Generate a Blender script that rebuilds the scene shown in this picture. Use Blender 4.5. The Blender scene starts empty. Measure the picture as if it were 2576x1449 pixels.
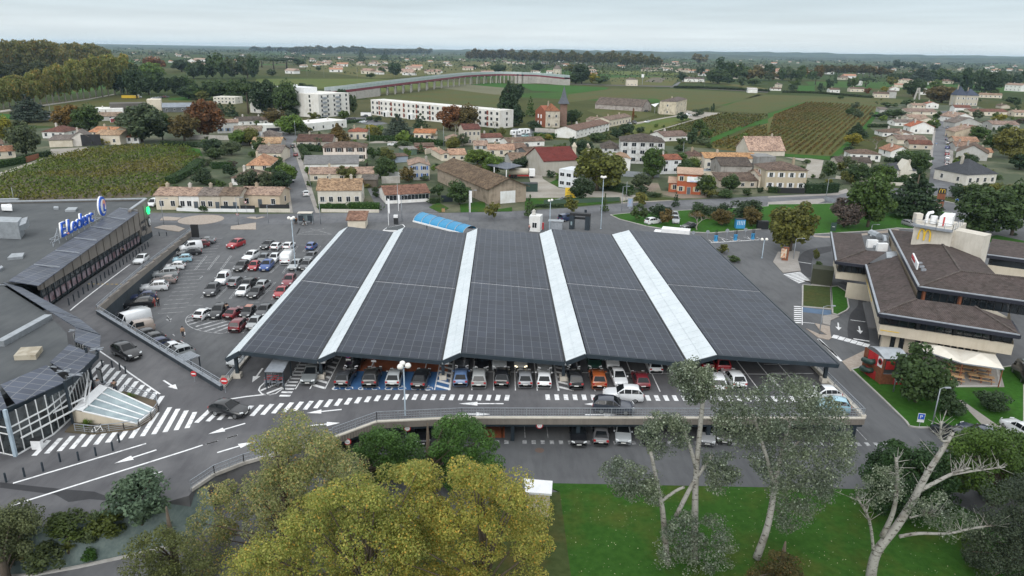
import bpy,bmesh,math,random
rg=range
from math import cos,sin,pi
from mathutils import Vector as vE,Matrix,noise
R_=math.radians
SC=bpy.context.scene
COL=SC.collection
rnd=random.Random(7)
FPX,CX,CY,HC=1786.0,1288.0,724.5,40.0
PIT,YAW,ROL=R_(18.53),R_(1.1),R_(0.945)
cf=vE((sin(YAW)*cos(PIT),cos(YAW)*cos(PIT),-sin(PIT)))
r0=vE((cos(YAW),-sin(YAW),0));u0=r0.cross(cf)
cr=cos(ROL)*r0+sin(ROL)*u0
cu=-sin(ROL)*r0+cos(ROL)*u0
CAMP=vE((0,0,HC))
cd=bpy.data.cameras.new('camera');cam=bpy.data.objects.new('camera',cd);COL.objects.link(cam)
m=Matrix((cr,cu,-cf)).transposed().to_4x4();m.translation=CAMP;cam.matrix_world=m
cd.sensor_width=36;cd.lens=36*FPX/2576;cd.clip_start=.5;cd.clip_end=60000
SC.camera=cam
W=bpy.data.worlds.new('World');SC.world=W;W.use_nodes=True
nt=W.node_tree;nt.nodes.clear()
def N(nt,t,**k):
 n=nt.nodes.new(t)
 for a,v in k.items():setattr(n,a,v)
 return n
SUN_EL,SUN_AZ,HZ_D=30,195,.00005
sky=N(nt,'ShaderNodeTexSky',sky_type='NISHITA',sun_disc=False,sun_elevation=R_(SUN_EL),sun_rotation=R_(SUN_AZ))
bg1=N(nt,'ShaderNodeBackground');bg1.inputs[1].default_value=.05
nt.links.new(sky.outputs[0],bg1.inputs[0])
tc=N(nt,'ShaderNodeTexCoord');sep=N(nt,'ShaderNodeSeparateXYZ');nt.links.new(tc.outputs['Generated'],sep.inputs[0])
ramp=N(nt,'ShaderNodeValToRGB');nt.links.new(sep.outputs[2],ramp.inputs[0])
e=ramp.color_ramp.elements
e[0].position=0.0;e[0].color=(.66,.745,.78,1)
e[1].position=1.0;e[1].color=(1.3,1.33,1.36,1)
for p,c in((.02,(.70,.77,.80,1)),(.045,(.61,.70,.745,1)),(.075,(.52,.615,.67,1)),(.3,(.95,1.0,1.03,1))):
 q=e.new(p);q.color=c
mp=N(nt,'ShaderNodeMapping');mp.inputs['Scale'].default_value=(3,3,60);nt.links.new(tc.outputs['Generated'],mp.inputs[0])
nz=N(nt,'ShaderNodeTexNoise');nz.inputs['Scale'].default_value=1.6;nz.inputs['Detail'].default_value=5;nt.links.new(mp.outputs[0],nz.inputs[0])
mr=N(nt,'ShaderNodeMapRange');mr.inputs[1].default_value=.3;mr.inputs[2].default_value=.7;mr.inputs[3].default_value=.93;mr.inputs[4].default_value=1.07
nt.links.new(nz.outputs[0],mr.inputs[0])
vm=N(nt,'ShaderNodeVectorMath',operation='SCALE');nt.links.new(ramp.outputs[0],vm.inputs[0]);nt.links.new(mr.outputs[0],vm.inputs['Scale'])
bg2=N(nt,'ShaderNodeBackground');bg2.inputs[1].default_value=1.0;nt.links.new(vm.outputs[0],bg2.inputs[0])
mx=N(nt,'ShaderNodeMixShader');mx.inputs[0].default_value=.92
nt.links.new(bg1.outputs[0],mx.inputs[1]);nt.links.new(bg2.outputs[0],mx.inputs[2])
wo=N(nt,'ShaderNodeOutputWorld');nt.links.new(mx.outputs[0],wo.inputs[0])
sd=bpy.data.lights.new('sun','SUN');sd.energy=1.5;sd.angle=R_(40);sd.color=(1,.97,.93)
so=bpy.data.objects.new('sun',sd);COL.objects.link(so);so.location=(0,0,120)
so.rotation_euler=(R_(90-SUN_EL),0,R_(180-SUN_AZ))
SC.view_settings.view_transform='Standard';SC.view_settings.look='None'
SC.view_settings.exposure=0.22;SC.view_settings.gamma=1
SC.render.engine='CYCLES'
SC.cycles.max_bounces=6;SC.cycles.diffuse_bounces=2;SC.cycles.glossy_bounces=2;SC.cycles.transmission_bounces=2
SC.cycles.transparent_max_bounces=4;SC.cycles.volume_bounces=0
SC.cycles.use_denoising=True
CR={'A1':(0,62.9),'A2':(644,62.9),'A3':(1288,62.9),'A4':(1932,62.9),'A5':(0,362.3),'A6':(644,299.4),'A7':(1288,299.4),'A8':(1932,299.4),'B1':(0,628.9),'B2':(0,1086.8),'B3':(518.2,817.6),'B4':(1069.2,817.6),'B5':(1635.2,817.6),'B6':(1932,817.6),'B7':(1932,534.6),'B8':(1932,1086.8)}
CR['C1']=(0,849.1,.2170);CR['C2']=(251.6,490.6,.26917)
def PV(c,x,y):
 if c=='V':return x,y
 o=CR[c];s=o[2]if len(o)>2 else .25;return o[0]+x*s,o[1]+y*s
def at(c,x,y,z=0.0):
 px,py=PV(c,x,y)
 d=cf+(px-CX)/FPX*cr-(py-CY)/FPX*cu
 t=(z-HC)/d.z
 return vE((d.x*t,d.y*t,z))
def proj(p):
 q=vE(p)-CAMP;w=q.dot(cf)
 return CX+FPX*q.dot(cr)/w,CY-FPX*q.dot(cu)/w
def depth(p):return(vE(p)-CAMP).dot(cf)
def height(p,c,y):
 py=PV(c,0,y)[1];lo,hi=-10.,90.
 for _ in rg(40):
  mid=(lo+hi)/2
  if proj((p.x,p.y,mid))[1]>py:lo=mid
  else:hi=mid
 return lo
def A(c,pts,z=0.0):return[at(c,x,y,z)for x,y in pts]
class MB:
 def __init__(s):s.v,s.f,s.m=[],[],[]
 def add(s,vs,fs,mi=0):
  n=len(s.v);s.v+=[tuple(v)for v in vs]
  for f in fs:s.f.append(tuple(i+n for i in f));s.m.append(mi)
  return s
 def box(s,x0,y0,z0,x1,y1,z1,mi=0):
  return s.add([(x0,y0,z0),(x1,y0,z0),(x1,y1,z0),(x0,y1,z0),(x0,y0,z1),(x1,y0,z1),(x1,y1,z1),(x0,y1,z1)],[(0,3,2,1),(4,5,6,7),(0,1,5,4),(1,2,6,5),(2,3,7,6),(3,0,4,7)],mi)
 def prism(s,poly,z0,z1,mi=0,bottom=True):
  P=[(p[0],p[1])for p in poly];n=len(P)
  if sum(P[i][0]*P[(i+1)%n][1]-P[(i+1)%n][0]*P[i][1]for i in rg(n))<0:P.reverse()
  zs0=z0 if isinstance(z0,(list,tuple))else[z0]*n;zs1=z1 if isinstance(z1,(list,tuple))else[z1]*n
  vs=[(P[i][0],P[i][1],zs0[i])for i in rg(n)]+[(P[i][0],P[i][1],zs1[i])for i in rg(n)]
  fs=[tuple(rg(n,2*n))]+[(i,(i+1)%n,n+(i+1)%n,n+i)for i in rg(n)]
  if bottom:fs.append(tuple(reversed(rg(n))))
  return s.add(vs,fs,mi)
 def sheet(s,poly,z=None,mi=0):
  P=[(p[0],p[1],p[2]if z is None else z)for p in poly];n=len(P)
  if sum(P[i][0]*P[(i+1)%n][1]-P[(i+1)%n][0]*P[i][1]for i in rg(n))<0:P.reverse()
  return s.add(P,[tuple(rg(n))],mi)
 def bar(s,a,b,w,h=None,mi=0):
  a,b=vE(a),vE(b);h=h or w;d=(b-a).normalized()
  x=d.cross(vE((0,0,1)))
  x=x.normalized()if x.length>1e-4 else vE((1,0,0))
  y=x.cross(d).normalized();x=x*(w/2);y=y*(h/2)
  vs=[a-x-y,a+x-y,a+x+y,a-x+y,b-x-y,b+x-y,b+x+y,b-x+y]
  return s.add(vs,[(0,1,2,3),(7,6,5,4),(0,4,5,1),(1,5,6,2),(2,6,7,3),(3,7,4,0)],mi)
 def tube(s,path,rad,n=8,mi=0,cap=True):
  path=[vE(p)for p in path];k=len(path)
  if not isinstance(rad,(list,tuple)):rad=[rad]*k
  vs=[];ref=None
  for i,p in enumerate(path):
   d=(path[min(i+1,k-1)]-path[max(i-1,0)]).normalized()
   if ref is None:ref=vE((0,0,1))if abs(d.z)<.9 else vE((1,0,0))
   x=(ref-d*ref.dot(d)).normalized();y=d.cross(x);ref=x
   for j in rg(n):
    t=2*pi*j/n;vs.append(p+(x*cos(t)+y*sin(t))*rad[i])
  fs=[(i*n+j,i*n+(j+1)%n,(i+1)*n+(j+1)%n,(i+1)*n+j)for i in rg(k-1)for j in rg(n)]
  if cap:fs+=[tuple(reversed(rg(n))),tuple(rg((k-1)*n,k*n))]
  return s.add(vs,fs,mi)
 def lathe(s,prof,c=(0,0,0),n=14,mi=0):
  vs=[(c[0]+r*cos(2*pi*j/n),c[1]+r*sin(2*pi*j/n),c[2]+z)for r,z in prof for j in rg(n)]
  fs=[(i*n+j,i*n+(j+1)%n,(i+1)*n+(j+1)%n,(i+1)*n+j)for i in rg(len(prof)-1)for j in rg(n)]
  return s.add(vs,fs,mi)
 def line(s,pts,w,z=None,mi=0):
  P=[vE((p[0],p[1],p[2]if z is None else z))for p in pts]
  L=[];Rr=[]
  for i,p in enumerate(P):
   d=(P[min(i+1,len(P)-1)]-P[max(i-1,0)]);d.z=0;d.normalize();nrm=vE((-d.y,d.x,0))*(w/2)
   L.append(p+nrm);Rr.append(p-nrm)
  for i in rg(len(P)-1):s.add([Rr[i],Rr[i+1],L[i+1],L[i]],[(0,1,2,3)],mi)
  return s
 def mk(s,name,mats,parent=None,smooth=False,local=False):
  me=bpy.data.meshes.new(name)
  vs=s.v
  if parent is not None and not local:
   iv=parent.matrix_basis.inverted()if parent.parent is None else(parent.parent.matrix_basis@parent.matrix_basis).inverted()
   vs=[tuple(iv@vE(v))for v in vs]
  me.from_pydata(vs,[],s.f)
  for mm in(mats if isinstance(mats,(list,tuple))else[mats]):me.materials.append(mm)
  if len(me.materials)>1:me.polygons.foreach_set('material_index',s.m)
  if smooth:me.polygons.foreach_set('use_smooth',[True]*len(me.polygons))
  me.update()
  o=bpy.data.objects.new(name,me);COL.objects.link(o)
  if parent is not None:o.parent=parent
  return o
def bq(t,n,m,*a):
 mb=MB();mb.box(*a);return mb.mk(n,M[m],t,local=1)
def bqw(t,n,m,*a):
 mb=MB();mb.box(*a);return mb.mk(n,M[m],t,local=False)
def br_(t,n,m,*a):
 mb=MB();mb.bar(*a);return mb.mk(n,M[m],t,local=1)
def br_w(t,n,m,*a):
 mb=MB();mb.bar(*a);return mb.mk(n,M[m],t,local=False)
def dfc(n): return [tuple(rg(n)),tuple(reversed(rg(n,2*n)))]+[(i,(i+1)%n,n+(i+1)%n,n+i) for i in rg(n)]
def tag(o,label=None,cat=None,group=None,kind=None):
 if label:o['label']=label
 if cat:o['category']=cat
 if group:o['group']=group
 if kind:o['kind']=kind
 return o
def thing(name,label,cat,loc=(0,0,0),rz=0.0,group=None,scale=None):
 o=bpy.data.objects.new(name,None);COL.objects.link(o);o.empty_display_size=.3
 o.location=loc;o.rotation_euler=(0,0,rz)
 if scale:o.scale=scale
 o.matrix_basis=Matrix.LocRotScale(vE(loc),o.rotation_euler,vE(scale)if scale else vE((1,1,1)))
 return tag(o,label,cat,group)
def dup(root,loc,rz=0.0,label=None,group=None,scale=None,color=None):
 r=root.copy();COL.objects.link(r);r.location=loc;r.rotation_euler=(0,0,rz)
 if scale:r.scale=scale
 if color:r.color=color
 if label:r['label']=label
 if group:r['group']=group
 for ch in root.children:
  c=ch.copy();COL.objects.link(c);c.parent=r
  if color:c.color=color
  for g2 in ch.children:
   d=g2.copy();COL.objects.link(d);d.parent=c
   if color:d.color=color
 return r
def struct(o,kind='structure'):o['kind']=kind;return o
def newmat(name):
 mm=bpy.data.materials.new(name);mm.use_nodes=True;t=mm.node_tree
 b=t.nodes['Principled BSDF'];return mm,t,b
def c4(c):return(c[0],c[1],c[2],1)
def mixrgb(t,fac,a,b,mode='MIX'):
 n=N(t,'ShaderNodeMix',data_type='RGBA',blend_type=mode)
 for k,v in((0,fac),(6,a),(7,b)):
  if hasattr(v,'links')or hasattr(v,'is_linked'):t.links.new(v,n.inputs[k])
  else:n.inputs[k].default_value=v if k==0 else c4(v)
 return n.outputs[2]
def ntex(t,scale,detail=4,coord='pos',rough=.6,stretch=None):
 if coord=='pos':src=N(t,'ShaderNodeNewGeometry').outputs['Position']
 else:src=N(t,'ShaderNodeTexCoord').outputs['Object']
 if stretch:
  mpn=N(t,'ShaderNodeMapping');mpn.inputs['Scale'].default_value=stretch[:3]
  if len(stretch)>3:mpn.inputs['Rotation'].default_value=(0,0,stretch[3])
  t.links.new(src,mpn.inputs[0]);src=mpn.outputs[0]
 n=N(t,'ShaderNodeTexNoise');n.inputs['Scale'].default_value=scale;n.inputs['Detail'].default_value=detail
 n.inputs['Roughness'].default_value=rough;t.links.new(src,n.inputs[0]);return n.outputs[0]
def mrange(t,src,a,b,c=0.,d=1.):
 n=N(t,'ShaderNodeMapRange');t.links.new(src,n.inputs[0])
 for i,v in enumerate((a,b,c,d)):n.inputs[i+1].default_value=v
 return n.outputs[0]
def mat(name,col=(.5,.5,.5),rough=.7,metal=0.,ocol=False,nz=None,nz2=None,coord='pos',spec=None,coat=0.,bump=None,island=None,emit=None):
 mm,t,b=newmat(name)
 base=N(t,'ShaderNodeObjectInfo').outputs['Color']if ocol else None
 if base is None:r=N(t,'ShaderNodeRGB');r.outputs[0].default_value=c4(col);base=r.outputs[0]
 for z in(nz,nz2):
  if z:
   f=mrange(t,ntex(t,z[0],5,coord,stretch=z[4]if len(z)>4 else None),z[2],z[3])
   base=mixrgb(t,f,base,mixrgb(t,1.0,base,z[1],'MULTIPLY'))
 if island:
  g=N(t,'ShaderNodeNewGeometry').outputs['Random Per Island']
  base=mixrgb(t,mrange(t,g,0,1),mixrgb(t,1.,base,island[0],'MULTIPLY'),mixrgb(t,1.,base,island[1],'MULTIPLY'))
 t.links.new(base,b.inputs['Base Color'])
 b.inputs['Roughness'].default_value=rough;b.inputs['Metallic'].default_value=metal
 if spec is not None:b.inputs['Specular IOR Level'].default_value=spec
 if coat:b.inputs['Coat Weight'].default_value=coat;b.inputs['Coat Roughness'].default_value=.05
 if bump:
  bn=N(t,'ShaderNodeBump');bn.inputs['Strength'].default_value=bump[1];bn.inputs['Distance'].default_value=bump[2]if len(bump)>2 else .05
  t.links.new(ntex(t,bump[0],4,coord),bn.inputs['Height']);t.links.new(bn.outputs[0],b.inputs['Normal'])
 if emit:b.inputs['Emission Color'].default_value=c4(emit[0]);b.inputs['Emission Strength'].default_value=emit[1]
 return mm
def leafmat(name,lo=(.75,.8,.65),hi=(1.75,1.7,1.4),third=None,trans=.25):
 mm,t,b=newmat(name)
 base=N(t,'ShaderNodeObjectInfo').outputs['Color']
 g=N(t,'ShaderNodeNewGeometry').outputs['Random Per Island']
 rp=N(t,'ShaderNodeValToRGB');t.links.new(g,rp.inputs[0]);el=rp.color_ramp.elements
 el[0].color=c4(lo);el[1].color=c4(hi)
 if third:q=el.new(third[0]);q.color=c4(third[1])
 colr=mixrgb(t,1.,base,rp.outputs[0],'MULTIPLY')
 f=mrange(t,ntex(t,.35,3),.35,.65)
 colr=mixrgb(t,f,mixrgb(t,1.,colr,(.78,.8,.8),'MULTIPLY'),mixrgb(t,1.,colr,(1.18,1.15,1.0),'MULTIPLY'))
 t.links.new(colr,b.inputs['Base Color']);b.inputs['Roughness'].default_value=.6;b.inputs['Specular IOR Level'].default_value=.3
 if trans:
  tr=N(t,'ShaderNodeBsdfTranslucent');t.links.new(colr,tr.inputs[0])
  ms=N(t,'ShaderNodeMixShader');ms.inputs[0].default_value=trans
  t.links.new(b.outputs[0],ms.inputs[1]);t.links.new(tr.outputs[0],ms.inputs[2])
  t.links.new(ms.outputs[0],t.nodes['Material Output'].inputs[0])
 return mm
class MD(dict):
 __getattr__=dict.__getitem__
M=MD()
def asphalt(name,col,patch=(.72,.72,.74)):
 return mat(name,col,.85,nz=(.09,patch,.44,.58),nz2=(1.1,(.80,.80,.81),.45,.7,(1,.22,1,.3)),spec=.3,bump=(30,.3,.01))
M['asphalt']=asphalt('asphalt',(.145,.148,.155))
M['asphalt_deck']=asphalt('asphalt_deck',(.142,.142,.148))
M['asphalt_lot']=asphalt('asphalt_lot',(.122,.126,.132),(.82,.82,.83))
M['asphalt_dark']=asphalt('asphalt_dark',(.062,.063,.068))
M['asphalt_far']=asphalt('asphalt_far',(.15,.155,.165))
M['gravel']=mat('gravel',(.36,.335,.30),.95,nz=(.15,(.8,.78,.74),.4,.6),nz2=(3,(.85,.85,.83),.4,.6))
M['dirt']=mat('dirt',(.24,.19,.15),.95,nz=(.12,(.6,.75,.55),.45,.6),nz2=(2,(.8,.8,.78),.4,.6))
M['pave']=mat('pave',(.33,.31,.29),.9,nz=(.3,(.85,.84,.82),.4,.6),nz2=(4,(.88,.88,.88),.4,.6))
M['pink_pave']=mat('pink_pave',(.37,.32,.275),.9,nz=(2,(.85,.82,.8),.4,.6))
M['kerb']=mat('kerb',(.42,.41,.39),.9,nz=(1.5,(.75,.75,.74),.4,.7))
M['line']=mat('line',(.80,.81,.82),.7,nz=(2.2,(.62,.62,.63),.5,.68),nz2=(12,(.85,.85,.85),.45,.7))
M['line_worn']=mat('line_worn',(.46,.47,.48),.8,nz=(1.8,(.42,.42,.43),.42,.6))
M['line_yellow']=mat('line_yellow',(.62,.42,.08),.8,nz=(1.8,(.6,.6,.6),.42,.6))
M['bay_blue']=mat('bay_blue',(.045,.14,.32),.8,nz=(.7,(.7,.75,.8),.4,.65),nz2=(8,(.85,.85,.88),.4,.6))
M['bay_orange']=mat('bay_orange',(.34,.105,.045),.8,nz=(.7,(.75,.75,.75),.4,.65))
M['bay_red']=mat('bay_red',(.33,.12,.09),.85,nz=(.9,(.6,.65,.65),.4,.65))
M['patch']=asphalt('patch',(.055,.056,.06))
def grassmat(name,col,brown=(2.0,1.0,1.3)):
 return mat(name,col,.95,nz=(.16,brown,.48,.66),nz2=(1.7,(.7,.75,.7),.38,.65),spec=.1,bump=(6,.5,.1))
M['grass']=grassmat('grass',(.036,.098,.015))
M['grass_bright']=grassmat('grass_bright',(.038,.115,.016),(1.0,.85,.9))
M['grass_dry']=grassmat('grass_dry',(.06,.08,.028),(1.4,.95,.9))
M['soil']=mat('soil',(.13,.10,.07),.95,nz=(.2,(.6,.7,.6),.4,.6))
M['concrete']=mat('concrete',(.45,.43,.40),.85,nz=(.5,(.72,.71,.7),.45,.7),nz2=(3,(.85,.85,.84),.4,.7,(1,1,.15)),bump=(8,.2,.02))
M['concrete_light']=mat('concrete_light',(.60,.565,.50),.85,nz=(.4,(.82,.81,.79),.45,.7),nz2=(3,(.9,.89,.87),.4,.7,(1,1,.15)))
M['beige_clad']=mat('beige_clad',(.235,.21,.185),.7,nz=(2.5,(.86,.86,.86),.4,.65,(1,1,.06)),nz2=(.3,(.85,.85,.85),.4,.6))
M['beige_panel']=mat('beige_panel',(.60,.54,.44),.75,nz=(.5,(.88,.87,.85),.45,.7),nz2=(3,(.93,.92,.9),.4,.7,(1,1,.12)))
M['anthracite']=mat('anthracite',(.022,.034,.046),.45,nz=(1,(.8,.8,.8),.4,.6))
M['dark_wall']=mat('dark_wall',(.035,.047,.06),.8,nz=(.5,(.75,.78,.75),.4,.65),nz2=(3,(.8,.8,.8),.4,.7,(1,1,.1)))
M['black']=mat('black',(.012,.013,.015),.6)
M['metal']=mat('metal',(.42,.45,.48),.45,.7,nz=(1.5,(.8,.8,.8),.4,.65))
M['galv']=mat('galv',(.33,.36,.40),.5,.3,nz=(2,(.8,.8,.8),.4,.65))
M['pole']=mat('pole',(.38,.47,.55),.5,nz=(1,(.8,.8,.8),.4,.6))
M['white']=mat('white',(.80,.81,.82),.5,nz=(1.2,(.88,.88,.88),.45,.7))
M['white_strip']=mat('white_strip',(.60,.65,.68),.5,nz=(.8,(.9,.9,.9),.45,.7),nz2=(.25,(.93,.94,.94),.4,.6))
M['lamp_white']=mat('lamp_white',(.78,.77,.74),.35,nz=(5,(.75,.68,.55),.5,.75))
M['glass']=mat('glass',(.02,.026,.032),.08,nz=(.4,(.6,.6,.6),.4,.6),spec=.7)
M['glass_grey']=mat('glass_grey',(.055,.065,.07),.12,nz=(1.3,(.4,.4,.4),.4,.6),spec=.7)
M['glass_light']=mat('glass_light',(.30,.38,.40),.15,nz=(.8,(.7,.72,.75),.4,.6),spec=.8)
M['roof_felt']=mat('roof_felt',(.085,.092,.096),.9,nz=(.12,(.7,.72,.74),.4,.65),nz2=(1.2,(.85,.86,.88),.4,.65,(1,.25,1,.2)))
M['wood_brown']=mat('wood_brown',(.24,.085,.04),.7,nz=(3,(.75,.75,.75),.4,.6))
M['wood_light']=mat('wood_light',(.42,.26,.13),.7,nz=(3,(.8,.8,.8),.4,.6))
M['red']=mat('red',(.50,.03,.035),.5,nz=(1,(.8,.8,.8),.4,.6))
M['dark_green']=mat('dark_green',(.02,.05,.04),.5)
M['olive_box']=mat('olive_box',(.045,.05,.03),.6)
M['yellow']=mat('yellow',(.75,.50,.04),.5)
M['blue_sign']=mat('blue_sign',(.01,.09,.50),.4)
M['blue_light']=mat('blue_light',(.05,.28,.55),.4,nz=(.8,(.85,.9,.9),.4,.6))
M['orange_logo']=mat('orange_logo',(.75,.32,.20),.4)
M['green_glow']=mat('green_glow',(.02,.6,.2),.4,emit=((.02,1,.25),1.6))
M['trunk']=mat('trunk',(.12,.095,.07),.9,nz=(6,(.6,.6,.6),.4,.65,(1,1,.3)),coord='obj')
M['trunk_grey']=mat('trunk_grey',(.30,.28,.25),.9,nz=(6,(.6,.58,.52),.4,.65,(1,1,.3)),coord='obj')
M['car']=mat('car',ocol=True,rough=.28,coat=.7,nz=(1.5,(.93,.93,.93),.4,.7))
M['car_glass']=mat('car_glass',(.010,.012,.014),.12,spec=.35)
M['rubber']=mat('rubber',(.015,.015,.016),.8)
M['rim']=mat('rim',(.32,.33,.34),.35,.8)
M['plate']=mat('plate',(.7,.7,.68),.5)
M['headlight']=mat('headlight',(.75,.78,.8),.1,coat=1)
M['headlight_lit']=mat('headlight_lit',(.8,.75,.6),.1,emit=((1,.85,.55),2.0))
M['taillight']=mat('taillight',(.35,.01,.012),.2,coat=1)
M['plastic']=mat('plastic',(.025,.026,.028),.6)
M['wall']=mat('wall',ocol=True,rough=.85,nz=(.35,(.85,.83,.79),.45,.68),nz2=(1.6,(.9,.89,.87),.42,.7,(1,1,.2)),coord='obj')
M['wall_stain']=mat('wall_stain',ocol=True,rough=.88,nz=(.5,(.6,.58,.55),.48,.66),nz2=(1.6,(.8,.79,.77),.42,.7,(1,1,.12)),coord='obj')
def roofmat(name,var):
 mm,t,b=newmat(name)
 base=N(t,'ShaderNodeObjectInfo').outputs['Color']
 tcn=N(t,'ShaderNodeTexCoord').outputs['Object']
 vo=N(t,'ShaderNodeTexVoronoi');vo.inputs['Scale'].default_value=2.6;t.links.new(tcn,vo.inputs[0])
 rp=N(t,'ShaderNodeValToRGB');sp=N(t,'ShaderNodeSeparateColor');t.links.new(vo.outputs['Color'],sp.inputs[0]);t.links.new(sp.outputs[0],rp.inputs[0])
 el=rp.color_ramp.elements;el[0].color=c4(var[0]);el[1].color=c4(var[1]);q=el.new(.5);q.color=(1,1,1,1)
 c=mixrgb(t,1.,base,rp.outputs[0],'MULTIPLY')
 f=mrange(t,ntex(t,.4,4,'obj'),.42,.68);c=mixrgb(t,f,c,mixrgb(t,1.,c,var[2],'MULTIPLY'))
 wv=N(t,'ShaderNodeTexWave',wave_type='BANDS',bands_direction='X');wv.inputs['Scale'].default_value=1.25;t.links.new(tcn,wv.inputs[0])
 c=mixrgb(t,mrange(t,wv.outputs['Fac'],0,.35,1,0),c,mixrgb(t,1.,c,(.72,.7,.7),'MULTIPLY'))
 t.links.new(c,b.inputs['Base Color']);b.inputs['Roughness'].default_value=.9;b.inputs['Specular IOR Level'].default_value=.2
 bn=N(t,'ShaderNodeBump');bn.inputs['Strength'].default_value=.5;bn.inputs['Distance'].default_value=.06
 t.links.new(wv.outputs['Fac'],bn.inputs['Height']);t.links.new(bn.outputs[0],b.inputs['Normal'])
 return mm
M['tile']=roofmat('tile',((.55,.5,.48),(1.35,1.3,1.2),(.62,.6,.6)))
M['tile_calm']=roofmat('tile_calm',((.85,.84,.83),(1.1,1.1,1.1),(.8,.8,.8)))
M['leaf']=leafmat('leaf')
M['leaf_autumn']=leafmat('leaf_autumn',(.6,.78,.6),(1.9,1.1,.8),(.9,(1.5,1.42,1.5)),.4)
M['leaf_white']=leafmat('leaf_white',(.55,.65,.5),(2.7,2.6,2.9),(.84,(1.35,1.35,1.3)),.2)
for k_ in('leaf_autumn','leaf_white'):M[k_].node_tree.nodes['Color Ramp'].color_ramp.elements.new(.55).color=(1,1.02,.95,1)
M['hedge']=mat('hedge',ocol=True,rough=.9,nz=(2.2,(.5,.5,.5),.4,.65),nz2=(7,(.65,.68,.6),.4,.65),spec=.1,bump=(9,.9,.15))
def solarmat(name,sx,sy,dark,grid,seed,rough):
 mm,t,b=newmat(name)
 pos=N(t,'ShaderNodeTexCoord').outputs['Object']
 br=N(t,'ShaderNodeTexBrick');br.offset=0;br.inputs['Scale'].default_value=1
 br.inputs['Brick Width'].default_value=sx;br.inputs['Row Height'].default_value=sy;br.inputs['Mortar Size'].default_value=.03;br.inputs['Mortar Smooth'].default_value=.1
 br.inputs['Color1'].default_value=c4(dark);br.inputs['Color2'].default_value=c4([x*1.5 for x in dark]);br.inputs['Mortar'].default_value=c4(grid)
 t.links.new(pos,br.inputs[0])
 c=mixrgb(t,mrange(t,ntex(t,.12,3),.4,.65),br.outputs[0],mixrgb(t,1.,br.outputs[0],(1.35,1.33,1.3),'MULTIPLY'))
 t.links.new(c,b.inputs['Base Color']);b.inputs['Roughness'].default_value=rough;b.inputs['Specular IOR Level'].default_value=.25
 return mm
M['solar']=solarmat('solar',1.1,1.7,(.017,.021,.032),(.095,.105,.12),1,.42)
M['solar_old']=solarmat('solar_old',1.4,.95,(.042,.05,.07),(.16,.17,.18),2,.42)
def vinemat(name,leafc,soil,period,ang):
 mm,t,b=newmat(name)
 pos=N(t,'ShaderNodeNewGeometry').outputs['Position']
 mpn=N(t,'ShaderNodeMapping');mpn.vector_type='TEXTURE';mpn.inputs['Rotation'].default_value=(0,0,ang);t.links.new(pos,mpn.inputs[0])
 wv=N(t,'ShaderNodeTexWave',wave_type='BANDS',bands_direction='Y');wv.inputs['Scale'].default_value=pi/10/period*1.0;wv.inputs['Distortion'].default_value=.6;wv.inputs['Detail Scale'].default_value=3
 t.links.new(mpn.outputs[0],wv.inputs[0])
 c1=mixrgb(t,mrange(t,ntex(t,.03,5),.38,.62),leafc,mixrgb(t,1.,leafc,(1.5,.85,.7),'MULTIPLY'))
 c1=mixrgb(t,mrange(t,ntex(t,.7,3),.35,.7),c1,mixrgb(t,1.,c1,(.6,.65,.6),'MULTIPLY'))
 c=mixrgb(t,mrange(t,wv.outputs['Fac'],.3,.75),soil,c1)
 t.links.new(c,b.inputs['Base Color']);b.inputs['Roughness'].default_value=.95;b.inputs['Specular IOR Level'].default_value=.1
 return mm
# == SETTING
def sheet(name,poly,m,z=None,kind='structure'):
 return struct(MB().sheet(poly,z).mk(name,m),kind)
def smooth(pts,k=3):
 P=[vE(tuple(p)).to_3d()for p in pts];out=[]
 for i in rg(len(P)-1):
  a,b,c,d=P[max(i-1,0)],P[i],P[i+1],P[min(i+2,len(P)-1)]
  for j in rg(k):
   t=j/k;out.append(.5*((2*b)+(c-a)*t+(2*a-5*b+4*c-d)*t*t+(3*b-a-3*c+d)*t**3))
 return out+[P[-1]]
gm,t,b=newmat('ground')
pos=N(t,'ShaderNodeNewGeometry').outputs['Position']
vo=N(t,'ShaderNodeTexVoronoi');vo.inputs['Scale'].default_value=.0045;t.links.new(pos,vo.inputs[0])
sp=N(t,'ShaderNodeSeparateColor');t.links.new(vo.outputs['Color'],sp.inputs[0])
rp=N(t,'ShaderNodeValToRGB');t.links.new(sp.outputs[0],rp.inputs[0]);el=rp.color_ramp.elements
rp.color_ramp.interpolation='CONSTANT'
el[0].color=(.055,.072,.026,1);el[1].position=.8;el[1].color=(.095,.092,.045,1)
for p,c in((.25,(.075,.08,.03,1)),(.5,(.05,.075,.024,1)),(.68,(.055,.11,.028,1))):q=el.new(p);q.color=c
c=mixrgb(t,mrange(t,ntex(t,.02,6),.35,.65),rp.outputs[0],mixrgb(t,1.,rp.outputs[0],(.7,.78,.7),'MULTIPLY'))
t.links.new(c,b.inputs['Base Color']);b.inputs['Roughness'].default_value=1;b.inputs['Specular IOR Level'].default_value=.05
struct(MB().sheet([(-30000,-300),(30000,-300),(30000,40000),(-30000,40000)],0).mk('ground',gm))
sheet('town_ground',[(-200,150),(-60,174),(30,186),(130,222),(180,215),(260,300),(420,640),(300,640),(170,300),(110,310),(60,330),(0,350),(-60,400),(-150,420),(-260,330)],mat('town_soil',(.048,.066,.026),.95,nz=(.05,(2.6,1.9,2.8),.5,.62),nz2=(.5,(.7,.75,.7),.4,.65)),.008)
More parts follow.
